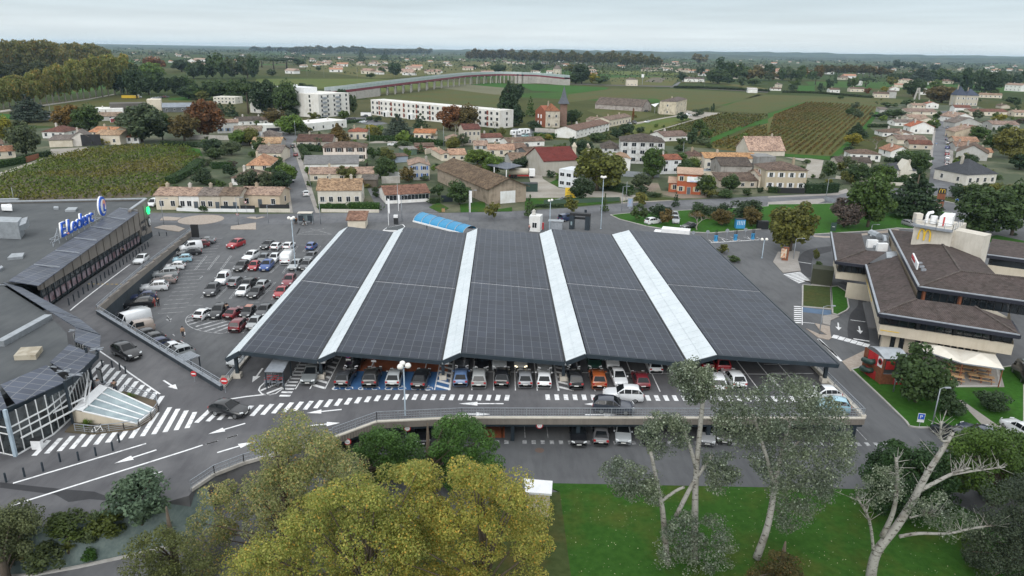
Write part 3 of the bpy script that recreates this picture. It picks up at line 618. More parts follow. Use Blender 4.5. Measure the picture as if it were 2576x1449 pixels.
# == PROTOTYPES
CARS={'city':(3.55,1.64,1.50,.88,.22,.02,-.36,.98,-.47),'hatch':(4.10,1.76,1.47,.88,.17,-.03,-.33,1.0,-.47),'suv':(4.45,1.84,1.66,1.02,.17,-.01,-.37,1.12,-.48),'saloon':(4.60,1.80,1.44,.86,.16,-.05,-.25,.98,-.42),'estate':(4.60,1.80,1.48,.88,.17,-.03,-.41,1.0,-.48),'mpv':(4.40,1.82,1.66,.98,.24,.03,-.41,1.05,-.48),'smallvan':(4.40,1.83,1.84,1.02,.26,.10,-.47,1.15,-.485),'van':(5.30,2.00,2.30,1.15,.35,.24,-.485,1.3,-.495),}
def carparts(kind):
 L,Wd,H,hd,cx,rf,rr,tz,tx=CARS[kind];w=Wd/2;P={}
 st=[(.5,.30,.58,0,.78),(.485,.22,.68,0,.90),(.40,.18,hd-.08,0,.98),(cx+.05,.17,hd,0,1.0),(cx,.17,hd+.05,0,1.0),(rf,.17,hd+.09,H,1.0),((rf+rr)/2,.17,hd+.10,H+.01,1.0),(rr,.17,hd+.12,H-.04,1.0),(tx,.18,tz,0,.95),(-.498,.26,max(.7,tz-.28),0,.90),(-.5,.32,.62,0,.86)]
 if kind in('saloon',):st.insert(9,(-.47,.2,tz-.03,0,.93))
 rows=[]
 for(fx,zb,zl,zr,ww)in st:
  x=fx*L;hw=w*ww;cab=zr>0
  wr=hw*(.74 if kind!='van' else .88)if cab else hw*.72
  zt=zr if cab else zl+.035
  half=[(hw*.86,zb),(hw*.985,zb+.12),(hw,(zb+zl)*.52),(hw*.965,zl),(wr+(hw-wr)*.12 if cab else hw*.86,zt-.07 if cab else zl+.02),(wr*.86,zt-.008),(0,zt+.012)]
  rows.append([(x,-y,z)for y,z in half]+[(x,y,z)for y,z in reversed(half[:-1])])
 nr=len(rows[0]);body=MB();vs=[p for r in rows for p in r];fs=[]
 for i in rg(len(rows)-1):
  for j in rg(nr-1):fs.append((i*nr+j,i*nr+j+1,(i+1)*nr+j+1,(i+1)*nr+j))
  fs.append((i*nr+nr-1,i*nr,(i+1)*nr,(i+1)*nr+nr-1))
 fs+=[tuple(rg(nr)),tuple(reversed(rg((len(rows)-1)*nr,len(rows)*nr)))]
 body.add(vs,[f[::-1]for f in fs]);P['body']=[body]
 def patch(mb,q,k=.1,out=.012,mi=0):
  q=[vE(p)for p in q];c=sum(q,vE())/len(q);nrm=(q[1]-q[0]).cross(q[2]-q[0])
  nrm.normalize()
  if nrm.dot(c-vE((c.x*.6,0,.6)))<0:nrm=-nrm
  mb.add([p.lerp(c,k)+nrm*out for p in q],[tuple(rg(len(q)))],mi)
 ic=4
 a,b2=rows[ic],rows[ic+1]
 ws=MB();patch(ws,[a[4],a[nr-5],b2[nr-6],b2[5]],.06,.03);P['windscreen']=[ws]
 P['side_glass']=[]
 for j in(3,nr-5):
  sg=MB();P['side_glass'].append(sg)
  for i in(ic,ic+1,ic+2):
   if kind in('van',)and i>ic:continue
   if kind=='smallvan' and i>ic+1:continue
   r1,r2=rows[i],rows[i+1]
   if j==3:q=[r1[3],r2[3],r2[4],r1[4]]
   else:q=[r1[nr-4],r2[nr-4],r2[nr-5],r1[nr-5]]
   patch(sg,q,.09,.04)
  if kind not in('van','smallvan','saloon'):
   r1,r2=rows[ic+3],rows[ic+4]
   q=[r1[3],r2[3],r1[4]]if j==3 else[r1[nr-4],r2[nr-4],r1[nr-5]]
   patch(sg,q,.15,.04)
 a,b2=rows[ic+3],rows[ic+4]
 if kind!='van':rw=MB();patch(rw,[a[5],a[nr-6],b2[nr-5],b2[4]],.08,.04);P['rear_window']=[rw]
 def wheel(x,y):
  mb=MB();R=.33 if kind not in('city',)else .29;n=14;s=1 if y>0 else-1
  for(r1,y0,y1,mi)in((R,y-.11,y+.11,0),(R*.66,y+s*.10,y+s*.125,1)):
   vs=[(x+r1*cos(2*pi*k/n),yy,R+r1*sin(2*pi*k/n))for yy in(y0,y1)for k in rg(n)]
   mb.add(vs,[tuple(rg(n)),tuple(reversed(rg(n,2*n)))]+[(k,n+k,n+(k+1)%n,(k+1)%n)for k in rg(n)],mi)
  return mb
 ax=L*.30;P['wheel']=[wheel(x,y)for x in(ax,-ax*.96)for y in(w-.12,-w+.12)]
 fz=hd-.22;P['headlight']=[];P['taillight']=[];P['mirror']=[]
 for s in(1,-1):
  h=MB();h.add([(L*.502,s*w*.52,fz),(L*.47,s*w*.90,fz+.02),(L*.45,s*w*.93,fz+.16),(L*.488,s*w*.55,fz+.13)],[(0,1,2,3)][:1]);h2=MB()
  h2.v=h.v+[(x-.06,y*.98,z)for x,y,z in h.v];h2.f=[(0,1,2,3)if s>0 else(3,2,1,0),(7,6,5,4),(0,4,5,1),(1,5,6,2),(2,6,7,3),(3,7,4,0)];h2.m=[0]*6;P['headlight'].append(h2)
  tl=MB();zt=min(tz-.06,1.0)if kind!='van' else 1.15
  tl.box(-L*.503,min(s*w*.62,s*w*.90),zt-.2,-L*.465,max(s*w*.62,s*w*.90),zt);P['taillight'].append(tl)
  mi=MB();mi.box(L*cx-.25,min(s*(w-.02),s*(w+.15)),hd+.08,L*cx-.12,max(s*(w-.02),s*(w+.15)),hd+.22);P['mirror'].append(mi)
 pl=MB();pl.box(L*.5,-.25,.42,L*.5+.02,.25,.53);pl2=MB();pl2.box(-L*.5-.02,-.25,.60,-L*.5,.25,.71);P['number_plate']=[pl,pl2]
 gr=MB();gr.box(L*.47,-w*.6,.26,L*.504,w*.6,.38);g2=MB();g2.box(-L*.503,-w*.7,.30,-L*.47,w*.7,.42);P['bumper_insert']=[gr,g2]
 return P
CARM={'body':'car','windscreen':'car_glass','side_glass':'car_glass','rear_window':'car_glass','headlight':'headlight','taillight':'taillight','mirror':'car','number_plate':'plate','bumper_insert':'plastic'}
CPROTO={};CFAR={}
for k in CARS:
 P=carparts(k);r=thing('parked_car','x','car')
 for nm,lst in P.items():
  for mb in lst:
   mm=[M.rubber,M.rim]if nm=='wheel' else M[CARM[nm]]
   o=mb.mk(nm,mm,r,smooth=(nm in('body',)),local=1)
   if nm=='body':o.data.polygons.foreach_set('use_smooth',[True]*len(o.data.polygons))
 CPROTO[k]=r
 allm=MB();ml=[M.car,M.car_glass,M.rubber,M.rim,M.headlight,M.taillight,M.plate,M.plastic]
 im={'body':0,'mirror':0,'windscreen':1,'side_glass':1,'rear_window':1,'wheel':2,'headlight':4,'taillight':5,'number_plate':6,'bumper_insert':7}
 for nm,lst in P.items():
  for mb in lst:
   n0=len(allm.f);allm.add(mb.v,mb.f,im[nm])
   if nm=='wheel':
    for q in rg(len(mb.m)):allm.m[n0+q]=2+mb.m[q]
 o=allm.mk('parked_car',ml,None);CFAR[k]=o
NAMES={'van':'delivery_van','smallvan':'parked_van'}
def car(kind,p,ang,colr,label,group='cars parked in the car park',far=False,lit=False,name=None):
 cat='van' if kind in('van','smallvan')else 'car'
 nm=name or NAMES.get(kind,'parked_car')
 c=(*colr,1)
 if far:
  o=CFAR[kind].copy();COL.objects.link(o);o.location=p;o.rotation_euler=(0,0,ang);o.color=c;o.name=nm
  return tag(o,label,cat,group)
 r=dup(CPROTO[kind],p,ang,label,group,color=c);r.name=nm;r['category']=cat
 if lit:
  for ch in r.children:
   if ch.name.startswith('headlight'):ch.data=ch.data.copy();ch.data.materials[0]=M.headlight_lit
 return r
WHITE,BLACK,GREY,SILV,DGREY=(.72,.74,.76),(.012,.013,.016),(.12,.13,.145),(.36,.385,.40),(.045,.048,.055)
RED,DRED,BLUE,DBLUE,LBLUE=(.36,.02,.028),(.16,.018,.026),(.02,.07,.26),(.018,.03,.09),(.30,.50,.60)
ORAN,BEIGE,SKYB,GREEN,BROWN=(.30,.075,.02),(.36,.30,.26),(.10,.17,.32),(.02,.06,.045),(.24,.20,.19)
def leafquads(mb,rng,c,rad,n,leaf,up=.4,flat=0,drop=0.):
 for _ in rg(n):
  z=rng.uniform(-1,1);a=rng.uniform(0,2*pi);s=math.sqrt(1-z*z)
  d=vE((s*cos(a),s*sin(a),z));k=.55+.45*rng.random()**.5
  p=vE(c)+vE((d.x*rad[0],d.y*rad[1],d.z*rad[2]))*k
  nr=(d*.7+vE((rng.gauss(0,.5),rng.gauss(0,.5),rng.gauss(0,.5)+up))).normalized()
  t1=nr.cross(vE((rng.gauss(0,1),rng.gauss(0,1),rng.gauss(0,1)))).normalized();t2=nr.cross(t1)
  l1=(leaf[0]if isinstance(leaf,tuple)else leaf)*rng.uniform(.6,1.25);l2=l1*rng.uniform(.55,.9)
  q=[p-t1*l1,p-t2*l2,p+t1*l1,p+t2*l2]
  mb.add(q,[(0,1,2,3)])
def crown_mesh(kind,seed,lod):
 rng=random.Random(seed);mb=MB();tr=MB()
 far=lod=='far';cl=[]
 def rp_(zc,rx,rz,shell=.55):
  while True:
   d=vE((rng.uniform(-1,1),rng.uniform(-1,1),rng.uniform(-1,1)))
   if shell<d.length<1:return vE((d.x*rx,d.y*rx,zc+d.z*rz))
 if kind in('broad','plane','olive'):
  zc,rx,rz={'broad':(.55,.39,.39),'plane':(.60,.38,.35),'olive':(.52,.39,.40)}[kind]
  nc=24 if far else 50
  for _ in rg(nc):cl.append((rp_(zc,rx,rz,.5),rng.uniform(.10,.17)))
  cl.append((vE((0,0,zc)),.24));th=zc
 elif kind=='shrub':
  for _ in rg(14 if far else 24):
   p=rp_(.42,.34,.40,.4);cl.append((vE((p.x,p.y,max(.16,p.z))),rng.uniform(.13,.19)))
  cl.append((vE((0,0,.4)),.3));th=.3
 elif kind=='cypress':
  for i in rg(14 if not far else 9):
   z=.06+.88*i/13*(1 if not far else 13/8);r=.42*sin(pi*min(1,.12+.8*(1-z)))**.7
   for _ in rg(3 if not far else 2):a=rng.uniform(0,6.3);cl.append((vE((r*.5*cos(a),r*.5*sin(a),min(z,.93))),max(.07,r*.5)))
  th=.8
 elif kind in('conifer','cedar'):
  lay=11 if not far else 6
  for i in rg(lay):
   f=i/(lay-1);z=.14+.80*f;r=(.46*(1-f)**.8+.03)if kind=='conifer' else(.48*(1-f**1.6)+.04)
   k=max(1,int((9 if not far else 5)*(1-f)+1.5))
   for j in rg(k):
    a=2*pi*(j+rng.random()*.6)/k+i;rr=r*rng.uniform(.45,.85)
    cl.append((vE((rr*cos(a),rr*sin(a),z-.05*rr+rng.uniform(-.02,.02))),(max(.05,r*.42),.035 if kind=='cedar' else .06)))
  th=.92
 elif kind=='umbrella':
  for _ in rg(12 if far else 26):
   a=rng.uniform(0,6.3);r=.38*math.sqrt(rng.random());cl.append((vE((r*cos(a),r*sin(a),.86-.5*r*r*1.6)),(rng.uniform(.1,.16),.085)))
  th=.8
 elif kind=='bare':
  th=.45
 if kind=='palm':
  for j in rg(22 if not far else 12):
   a=rng.uniform(0,6.3);dr=rng.uniform(.5,1.0);el0=rng.uniform(-.2,.9)
   for s in rg(5):
    f0,f1=s/5,(s+1)/5
    q0=vE((cos(a)*.48*dr*f0,sin(a)*.48*dr*f0,.74+(el0*f0-.95*f0*f0)*.26));q1=vE((cos(a)*.48*dr*f1,sin(a)*.48*dr*f1,.74+(el0*f1-.95*f1*f1)*.26))
    sd_=vE((-sin(a),cos(a),0))*.055*(1-f0*.6)
    mb.add([q0-sd_,q1-sd_*.7,q1+sd_*.7,q0+sd_],[(0,1,2,3)])
  tr.tube([(0,0,0),(.01,0,.4),(0,0,.76)],[.05,.04,.045],7);return mb,tr
 if kind=='bare':
  def br(p,d,L,r,dep):
   q=p+d*L;tr.tube([p,p.lerp(q,.5)+vE((rng.gauss(0,.012),rng.gauss(0,.012),0)),q],[r,r*.85,r*.68],5,cap=False)
   if dep==0:
    for _ in rg(3):leafquads(mb,rng,q+vE((rng.gauss(0,.03),rng.gauss(0,.03),rng.gauss(0,.02))),(.06,.06,.04),3,.012)
    return
   for _ in rg(3 if dep>1 else 4):
    d2=(d+vE((rng.gauss(0,.5),rng.gauss(0,.5),rng.gauss(.12,.25)))).normalized();br(q,d2,L*rng.uniform(.62,.82),r*.62,dep-1)
  br(vE((0,0,0)),vE((0,0,1)),.22,.022,3 if far else 4);return mb,tr
 nleaf={'broad':84,'plane':80,'olive':84,'shrub':80,'cypress':60,'conifer':60,'cedar':70,'umbrella':90}[kind]
 lf={'broad':.036,'plane':.037,'olive':.029,'shrub':.036,'cypress':.05,'conifer':.034,'cedar':.034,'umbrella':.036}[kind]
 if far:nleaf,lf=int(nleaf*.36),lf*1.95
 for c,r in cl:
  rad=(r[0],r[0],r[1])if isinstance(r,tuple)else(r,r,r*.82)
  leafquads(mb,rng,c,rad,nleaf,lf,up=.45 if kind!='cypress' else .1)
 tr.tube([(0,0,0),(.006,.004,th*.5),(0,0,th)],[.034,.026,.010],7)
 if kind in('broad','plane','olive')and not far:
  for c,r in cl[:9]:
   b0=vE((0,0,rng.uniform(.26,.42)));tr.tube([b0,b0.lerp(c,.5)+vE((0,0,.02)),c],[.016,.011,.005],5,cap=False)
 return mb,tr
TP={}
def tproto(kind,lod,var):
 key=(kind,lod,var)
 if key not in TP:
  a,b2=crown_mesh(kind,sum(map(ord,kind))+var*31,lod)
  me=bpy.data.meshes.new('crown');me.from_pydata(a.v,[],a.f);me.materials.append(M.leaf_autumn if kind in('plane',)else M.leaf)
  mt=bpy.data.meshes.new('trunk');mt.from_pydata(b2.v,[],b2.f);mt.materials.append(M.trunk_grey if kind in('plane','bare')else M.trunk);mt.polygons.foreach_set('use_smooth',[True]*len(mt.polygons))
  TP[key]=(me,mt)
 return TP[key]
TNAME={'broad':'broadleaf_tree','plane':'plane_tree','olive':'olive_tree','shrub':'shrub','cypress':'cypress_tree','conifer':'conifer_tree','cedar':'cedar_tree','umbrella':'umbrella_pine','bare':'bare_tree','palm':'palm_tree'}
TINT={'g':(.050,.085,.024),'d':(.044,.074,.030),'o':(.100,.105,.030),'y':(.19,.17,.025),'l':(.085,.135,.030),'b':(.105,.080,.034),'r':(.14,.058,.026),'s':(.066,.088,.055),'k':(.030,.054,.030),'a':(.15,.095,.025),'p':(.075,.055,.06),'u':(.045,.065,.06)}
NT=[0]
def tree(kind,p,h,w,tint,label,group=None,lod=None,name=None,rot=None,cat=None):
 NT[0]+=1;var=NT[0]%3
 lod=lod or('far' if w*FPX/depth(p)<46 else 'mid')
 me,mt=tproto(kind,lod,var)
 nm=name or TNAME[kind]
 r=thing(nm,label,cat or('shrub' if kind=='shrub' else 'tree'),p,rnd.uniform(0,6.28)if rot is None else rot,group,(w,w,h))
 c=TINT[tint]if isinstance(tint,str)else tint;j=rnd.uniform(.85,1.15);c=(c[0]*j*rnd.uniform(.93,1.07),c[1]*j,c[2]*j,1)
 for n_,me_ in(('crown',me),('trunk',mt)):
  if n_=='trunk' and(kind=='shrub' or(lod=='far' and kind not in('plane','umbrella','bare')))and kind!='palm':
   continue
  if len(me_.polygons)==0:continue
  o=bpy.data.objects.new(n_,me_);COL.objects.link(o);o.parent=r;o.color=c
 return r
def T(c,kind,x,yb,yt,wpx,tint,label,group=None,z=0,**kw):
 p=at(c,x,yb,z);s=CR[c][2]if c!='V' and len(CR[c])>2 else(1 if c=='V' else .25)
 h=max(.4,height(p,c,yt)-z);w=1.22*wpx*s*depth((p.x,p.y,h/2))/FPX
 return tree(kind,p,h,w,tint,label,group,**kw)
def house(name,label,p0,p1,dep,eave,roof,wc,rc,win=(3,1),rise=None,cat='house',group=None,chim=1,over=.35,door=None,side=2,shut=None,stain=False,calm=False,roofside=None,wm=None,base=0.,winw=1.0,winh=1.35,garage=None,chx=None,frontwin=True):
 p0,p1=vE((p0[0],p0[1],0)),vE((p1[0],p1[1],0));d=p1-p0;wd=d.length;ang=math.atan2(d.y,d.x)
 dist=depth(p0);HB.append((p0+d*.5+vE((-d.y,d.x,0)).normalized()*dep*.5,max(wd,dep)*.6+1));r=thing(name,label,cat,(p0.x,p0.y,base),ang,group)
 rise=rise if rise is not None else(.30*(dep/2 if roof in('gx','hip')else wd/2)if roof!='flat' else .4)
 w,dp,e=wd,dep,eave;wl=MB()
 if roof in('gx','mono','gy'):
  if roof=='gx':prof=[(0,0),(0,e),(dp/2,e+rise),(dp,e),(dp,0)]
  if roof=='mono':prof=[(0,0),(0,e),(dp,e+rise),(dp,0)]
  if roof=='gy':prof=[(0,0),(0,e),(w/2,e+rise),(w,e),(w,0)]
  n=len(prof)
  if roof=='gy':vs=[(x,0,z)for x,z in prof]+[(x,dp,z)for x,z in prof];fl=True
  else:vs=[(0,y,z)for y,z in prof]+[(w,y,z)for y,z in prof];fl=False
  fs=[tuple(rg(n)),tuple(reversed(rg(n,2*n)))]+[(i,(i+1)%n,n+(i+1)%n,n+i)[::-1]for i in rg(n)if not(1<=i<n-2+0 and i<n-2)]
  wl.add(vs,[f if not fl else f[::-1]for f in fs])
 else:wl.box(0,0,0,w,dp,e+(.45 if roof=='flat' else 0))
 wo=wl.mk('wall',wm or(M.wall_stain if stain else M.wall),r,local=1);wo.color=(*wc,1)
 rf=MB();o_=over;t_=.16
 def slab(q):
  q=[vE(v)for v in q];k=len(q)
  rf.add([v+vE((0,0,.03))for v in q]+[v+vE((0,0,.03+t_))for v in q],[tuple(reversed(rg(k))),tuple(rg(k,2*k))]+[(i,(i+1)%k,k+(i+1)%k,k+i)for i in rg(k)])
 if roof=='gx':
  s=rise/(dp/2);slab([(-o_,-o_,e-s*o_),(w+o_,-o_,e-s*o_),(w+o_,dp/2,e+rise),(-o_,dp/2,e+rise)]);slab([(w+o_,dp+o_,e-s*o_),(-o_,dp+o_,e-s*o_),(-o_,dp/2,e+rise),(w+o_,dp/2,e+rise)])
 elif roof=='gy':
  s=rise/(w/2);slab([(-o_,dp+o_,e-s*o_),(-o_,-o_,e-s*o_),(w/2,-o_,e+rise),(w/2,dp+o_,e+rise)]);slab([(w+o_,-o_,e-s*o_),(w+o_,dp+o_,e-s*o_),(w/2,dp+o_,e+rise),(w/2,-o_,e+rise)])
 elif roof=='mono':
  s=rise/dp;slab([(-o_,-o_,e-s*o_),(w+o_,-o_,e-s*o_),(w+o_,dp+o_,e+rise+s*o_),(-o_,dp+o_,e+rise+s*o_)])
 elif roof=='hip':
  m_=min(w,dp)/2;s=rise/m_;z0=e-s*o_
  if w>=dp:A1,B1_=(m_,dp/2,e+rise),(max(w-m_,m_+.01),dp/2,e+rise)
  else:A1,B1_=(w/2,m_,e+rise),(w/2,dp-m_,e+rise)
  c=[(-o_,-o_,z0),(w+o_,-o_,z0),(w+o_,dp+o_,z0),(-o_,dp+o_,z0)]
  qs=[(c[0],c[1],B1_,A1),(c[1],c[2],B1_),(c[2],c[3],A1,B1_),(c[3],c[0],A1)]if w>=dp else[(c[0],c[1],A1),(c[1],c[2],B1_,A1),(c[2],c[3],B1_),(c[3],c[0],A1,B1_)]
  for q in qs:rf.add([vE(v)+vE((0,0,.06))for v in q],[tuple(rg(len(q)))])
  rf.add([vE(v)+vE((0,0,.0))for v in c]+[vE(v)+vE((0,0,.06))for v in c],[(3,2,1,0),(0,1,5,4),(1,2,6,5),(2,3,7,6),(3,0,4,7)])
 else:rf.box(.25,.25,e+.1,w-.25,dp-.25,e+.25)
 ro=rf.mk('roof',M.roof_felt if roof=='flat' else(M.tile_calm if calm else M.tile),r,local=1);ro.color=(*rc,1)
 det=dist<270
 for k in rg(chim):
  fx=chx if chx is not None else(.25+.5*k if chim>1 else .3);ch=MB();x,y=w*fx,dp*.5;zt=e+rise+.9
  ch.box(x-.35,y-.35,e,x+.35,y+.35,zt);ch.box(x-.42,y-.42,zt,x+.42,y+.42,zt+.12);ch.box(x-.2,y-.2,zt+.12,x+.2,y+.2,zt+.4)
  co=ch.mk('chimney',M.wall_stain,r,local=1);co.color=(wc[0]*.75,wc[1]*.72,wc[2]*.68,1)
 def window(x,z,ww,hh,face='f',pane=True,dr=False):
  f=MB();pn=MB();t1=.05
  def bx(mb,a0,z0,a1,z1,th,mi=0):
   if face=='f':mb.box(a0,-th,z0,a1,.0,z1,mi)
   elif face=='r':mb.box(w,a0,z0,w+th,a1,z1,mi)
   else:mb.box(-th,a0,z0,0,a1,z1,mi)
  bx(f,x-ww/2-.08,z-.08,x+ww/2+.08,z+hh+.08,t1)
  if dr:bx(pn,x-ww/2,z,x+ww/2,z+hh,t1+.02)
  else:
   bx(pn,x-ww/2,z,x-.03,z+hh,t1+.02);bx(pn,x+.03,z,x+ww/2,z+hh,t1+.02)
  fo=f.mk('door' if dr else 'window',M.white if not dr else M.wall,r,local=1);fo.color=(.5,.45,.4,1)
  po=pn.mk('door_leaf' if dr else 'pane',M.glass if not dr else M.wall,fo,local=1);po.color=(.09,.11,.13,1)
  if shut and not dr:
   for s in(-1,1):
    sh=MB();a0=x+s*(ww/2+.12+ww*.25);bx(sh,a0-ww*.25,z-.03,a0+ww*.25,z+hh+.03,.07)
    so_=sh.mk('shutter',M.wall,fo,local=1);so_.color=(*shut,1)
 nw,ns=win
 if frontwin:
  for s in rg(ns):
   zb=.95+s*(e/ns)
   for i in rg(nw):
    x=w*(i+.5)/nw
    if door is not None and s==0 and i==door:window(x,.05,1.0,2.1,dr=True)
    else:window(x,zb if e>2.2 else .5,winw,min(winh,e/ns-1.2))
 if garage is not None:
  g=MB();g.box(garage[0],-.05,.03,garage[0]+garage[1],0,garage[2]);go=g.mk('garage_door',M.wall,r,local=1);go.color=(*garage[3],1)
 fc='r' if proj(p0)[0]<CX else 'l'
 for s in rg(ns):
  for i in rg(side):window(dp*(i+.5)/side,.95+s*(e/ns),winw*.9,min(winh,e/ns-1.2),fc)
 return r
def H(c,name,label,x0,y0,x1,y1,dep,ye,roof,wc,rc,**kw):
 p0,p1=at(c,x0,y0),at(c,x1,y1);e=height(p0,c,ye)
 return house(name,label,p0,p1,dep,max(2.2,e),roof,wc,rc,**kw)
HB=[]
CREAM,WHT,STONE,GREYW,PINKW=(.66,.60,.50),(.78,.78,.77),(.54,.49,.41),(.44,.44,.43),(.72,.64,.58)
TERR,TPINK,TBRN,TDK,TOR,TGREY,SLATE=(.25,.15,.11),(.34,.25,.20),(.15,.108,.085),(.10,.085,.075),(.40,.18,.09),(.19,.165,.15),(.065,.07,.08)
def hedge(name,label,pts,w,h,colr,group=None):
 rng=random.Random(len(label));P=[]
 for i in rg(len(pts)-1):
  a,b2=vE(pts[i][:2]),vE(pts[i+1][:2]);k=max(1,int((b2-a).length/max(1.2,(b2-a).length/40)))
  P+=[a.lerp(b2,j/k)for j in rg(k)]
 P.append(vE(pts[-1][:2]));lf=MB()
 for p in P:leafquads(lf,rng,(p.x+rng.gauss(0,.05),p.y,h*.55),(w*.62,w*.62,h*.5),46,.17*max(1,depth((p.x,p.y,0))/150),up=.3)
 for i in rg(len(P)-1):
  a,b2=P[i],P[i+1];leafquads(lf,rng,((a.x+b2.x)/2,(a.y+b2.y)/2,h*.5),(w*.6,w*.6,h*.5),36,.17*max(1,depth((a.x,a.y,0))/150),up=.3)
 mb=MB()
 for i in rg(len(P)-1):mb.bar((P[i].x,P[i].y,h*.45),(P[i+1].x,P[i+1].y,h*.45),w*.75,h*.85)
 r=thing(name,label,'hedge',(P[0].x,P[0].y,0),0,group)
 o=lf.mk('foliage',M.leaf,r);o.color=(*colr,1);o2=mb.mk('branches',M.hedge,r);o2.color=(*colr,1)
 return r
def wall(name,label,pts,th,h,m,cat='wall',z=0,cap=None,colr=None,group=None):
 mb=MB()
 for i in rg(len(pts)-1):mb.bar((pts[i][0],pts[i][1],z+h/2),(pts[i+1][0],pts[i+1][1],z+h/2),th,h)
 if cap:
  r=thing(name,label,cat,(pts[0][0],pts[0][1],z),0,group);o=mb.mk('wall',m,r);cm=MB()
  for i in rg(len(pts)-1):cm.bar((pts[i][0],pts[i][1],z+h+.05),(pts[i+1][0],pts[i+1][1],z+h+.05),th+.1,.1)
  cm.mk('coping',cap,r)
  if colr:o.color=(*colr,1)
  return r
 o=mb.mk(name,m);
 if colr:o.color=(*colr,1)
 return tag(o,label,cat,group)
def railing(mbp,mbr,pts,h=1.0,step=2.2,bars=True):
 P=[vE(p)for p in pts]
 for i in rg(len(P)-1):
  a,b2=P[i],P[i+1];L=(b2-a).length;k=max(1,round(L/step))
  for j in rg(k+1):q=a.lerp(b2,j/k);mbp.bar(q,q+vE((0,0,h)),.06)
  for zz_ in((h,.06),(h*.66,.03),(h*.4,.03),(.12,.03)):mbr.bar(a+vE((0,0,zz_[0])),b2+vE((0,0,zz_[0])),zz_[1])
  if bars:
   kk=int(L/.28)
   for j in rg(kk):q=a.lerp(b2,(j+.5)/kk);mbr.bar(q+vE((0,0,.12)),q+vE((0,0,h)),.022)
# == LARGE STRUCTURES
def tri(mb,pts,mi=0):mb.add(pts,[tuple(rg(len(pts)))],mi)
XR=[-29.5,-18.6,-4.3,10.1,25.3];XV=[-20.8,-6.5,7.7,21.9,39.6];ZR,ZV,Y0,Y1,YS=7.0,6.0,75.0,135.0,101.0
cp=thing('solar_carport','long five-bay sawtooth carport roof of dark solar panels with white strips','solar carport',(4,75,3))
def slab(mb,a,b2,y0,y1,t=.14,mi=0):
 (xa,za),(xb,zb)=a,b2
 mb.add([(xa,y0,za),(xb,y0,zb),(xb,y1,zb),(xa,y1,za),(xa,y0,za-t),(xb,y0,zb-t),(xb,y1,zb-t),(xa,y1,za-t)],[(0,1,2,3),(7,6,5,4),(0,4,5,1),(1,5,6,2),(2,6,7,3),(3,7,4,0)],mi)
for k in rg(5):
 for y0,y1 in((Y0+.05,YS-.12),(YS+.12,Y1)):
  mb=MB();slab(mb,(XR[k]+.12,ZR),(XV[k]-.12,ZV),y0,y1);mb.mk('solar_array',M.solar,cp)
 mb=MB();slab(mb,(XR[k]+.12,ZR-.05),(XV[k]-.12,ZV-.05),YS-.12,YS+.12);mb.mk('expansion_joint',M.white,cp)
XW=[(-31.2,6.05)]+[(XV[k]+.1,ZV)for k in rg(4)]
for k in rg(5):
 mb=MB();(xa,za),xb=XW[k],XR[k]-.02
 slab(mb,(xa,za),(xb,ZR-.02),Y0+.03,Y1)
 for q in rg(35):
  y=Y0+.9+q*1.7;mb.bar((xa,y,za+.02),(xb,y,ZR),.05,.04)
 mb.bar(((xa+xb)/2,Y0+.1,(za+ZR)/2+.02),((xa+xb)/2,Y1,(za+ZR)/2+.02),.06,.05)
 mb.mk('white_strip',M.white_strip,cp)
for yy in(Y0,Y1+.05):
 fb=MB()
 for k in rg(5):
  fb.bar((XW[k][0],yy-.06,XW[k][1]-.28),(XR[k],yy-.06,ZR-.26),.16,.5);fb.bar((XR[k],yy-.06,ZR-.26),(XV[k],yy-.06,ZV-.28),.16,.5)
 fb.mk('fascia',M.anthracite,cp)
eb=MB();eb.bar((XV[4]+.05,Y0,ZV-.2),(XV[4]+.05,Y1,ZV-.2),.14,.4);eb.mk('edge_beam',M.anthracite,cp)
gut=MB()
for q in rg(50):gut.box(-31.4,Y0+.3+q*1.2,5.93,-31.15,Y0+.75+q*1.2,6.0)
gut.bar((-31.22,Y0,5.9),(-31.22,Y1,5.9),.1,.2);gut.mk('edge_gutter',M.anthracite,cp)
for k in rg(4):
 br_w(cp,'valley_gutter','black',(XV[k],Y0+.05,ZV-.02),(XV[k],Y1,ZV-.02),.2,.12)
 bqw(cp,'rainwater_box','white',XV[k]-.45,Y0+.5,ZV-.75,XV[k]+.75,Y0+1.2,ZV-.3)
for k in rg(5):
 for q in rg(7):y=Y0+1.3+q*9.8;rf=MB();rf.bar((XR[k],y,ZR-.35),(XV[k],y,ZV-.35),.22,.4);rf.bar((XW[k][0],y,XW[k][1]-.35),(XR[k],y,ZR-.35),.2,.4);rf.mk('rafter',M.anthracite,cp)
PX=[-30.6]+XV[:4]+[38.9]
for x in PX:
 for q in rg(7):
  y=Y0+1.3+q*9.8;zt=5.75 if x in(-30.6,)else 5.6
  mb=MB();mb.bar((x,y,3.55),(x,y,zt),.36,.36,0);mb.bar((x,y,3.0),(x,y,3.56),.85,.85,1);mb.mk('post',[M.anthracite,M.concrete_light],cp)
dk=thing('parking_deck','upper parking deck on dark columns with ribbed parapet and open lower level','parking deck',(5,67,0))
dpoly=[(-31.2,72.7),(-16.4,62.6),(-12.6,65.9),(-3.8,66.9),(39.4,67.4),(39.4,135),(-31.2,135)]
MB().prism(dpoly,2.55,ZD,0).mk('deck_slab',M.asphalt_deck,dk)
edge=[(-16.4,62.6),(-12.6,65.9),(-3.8,66.9),(39.4,67.4)]
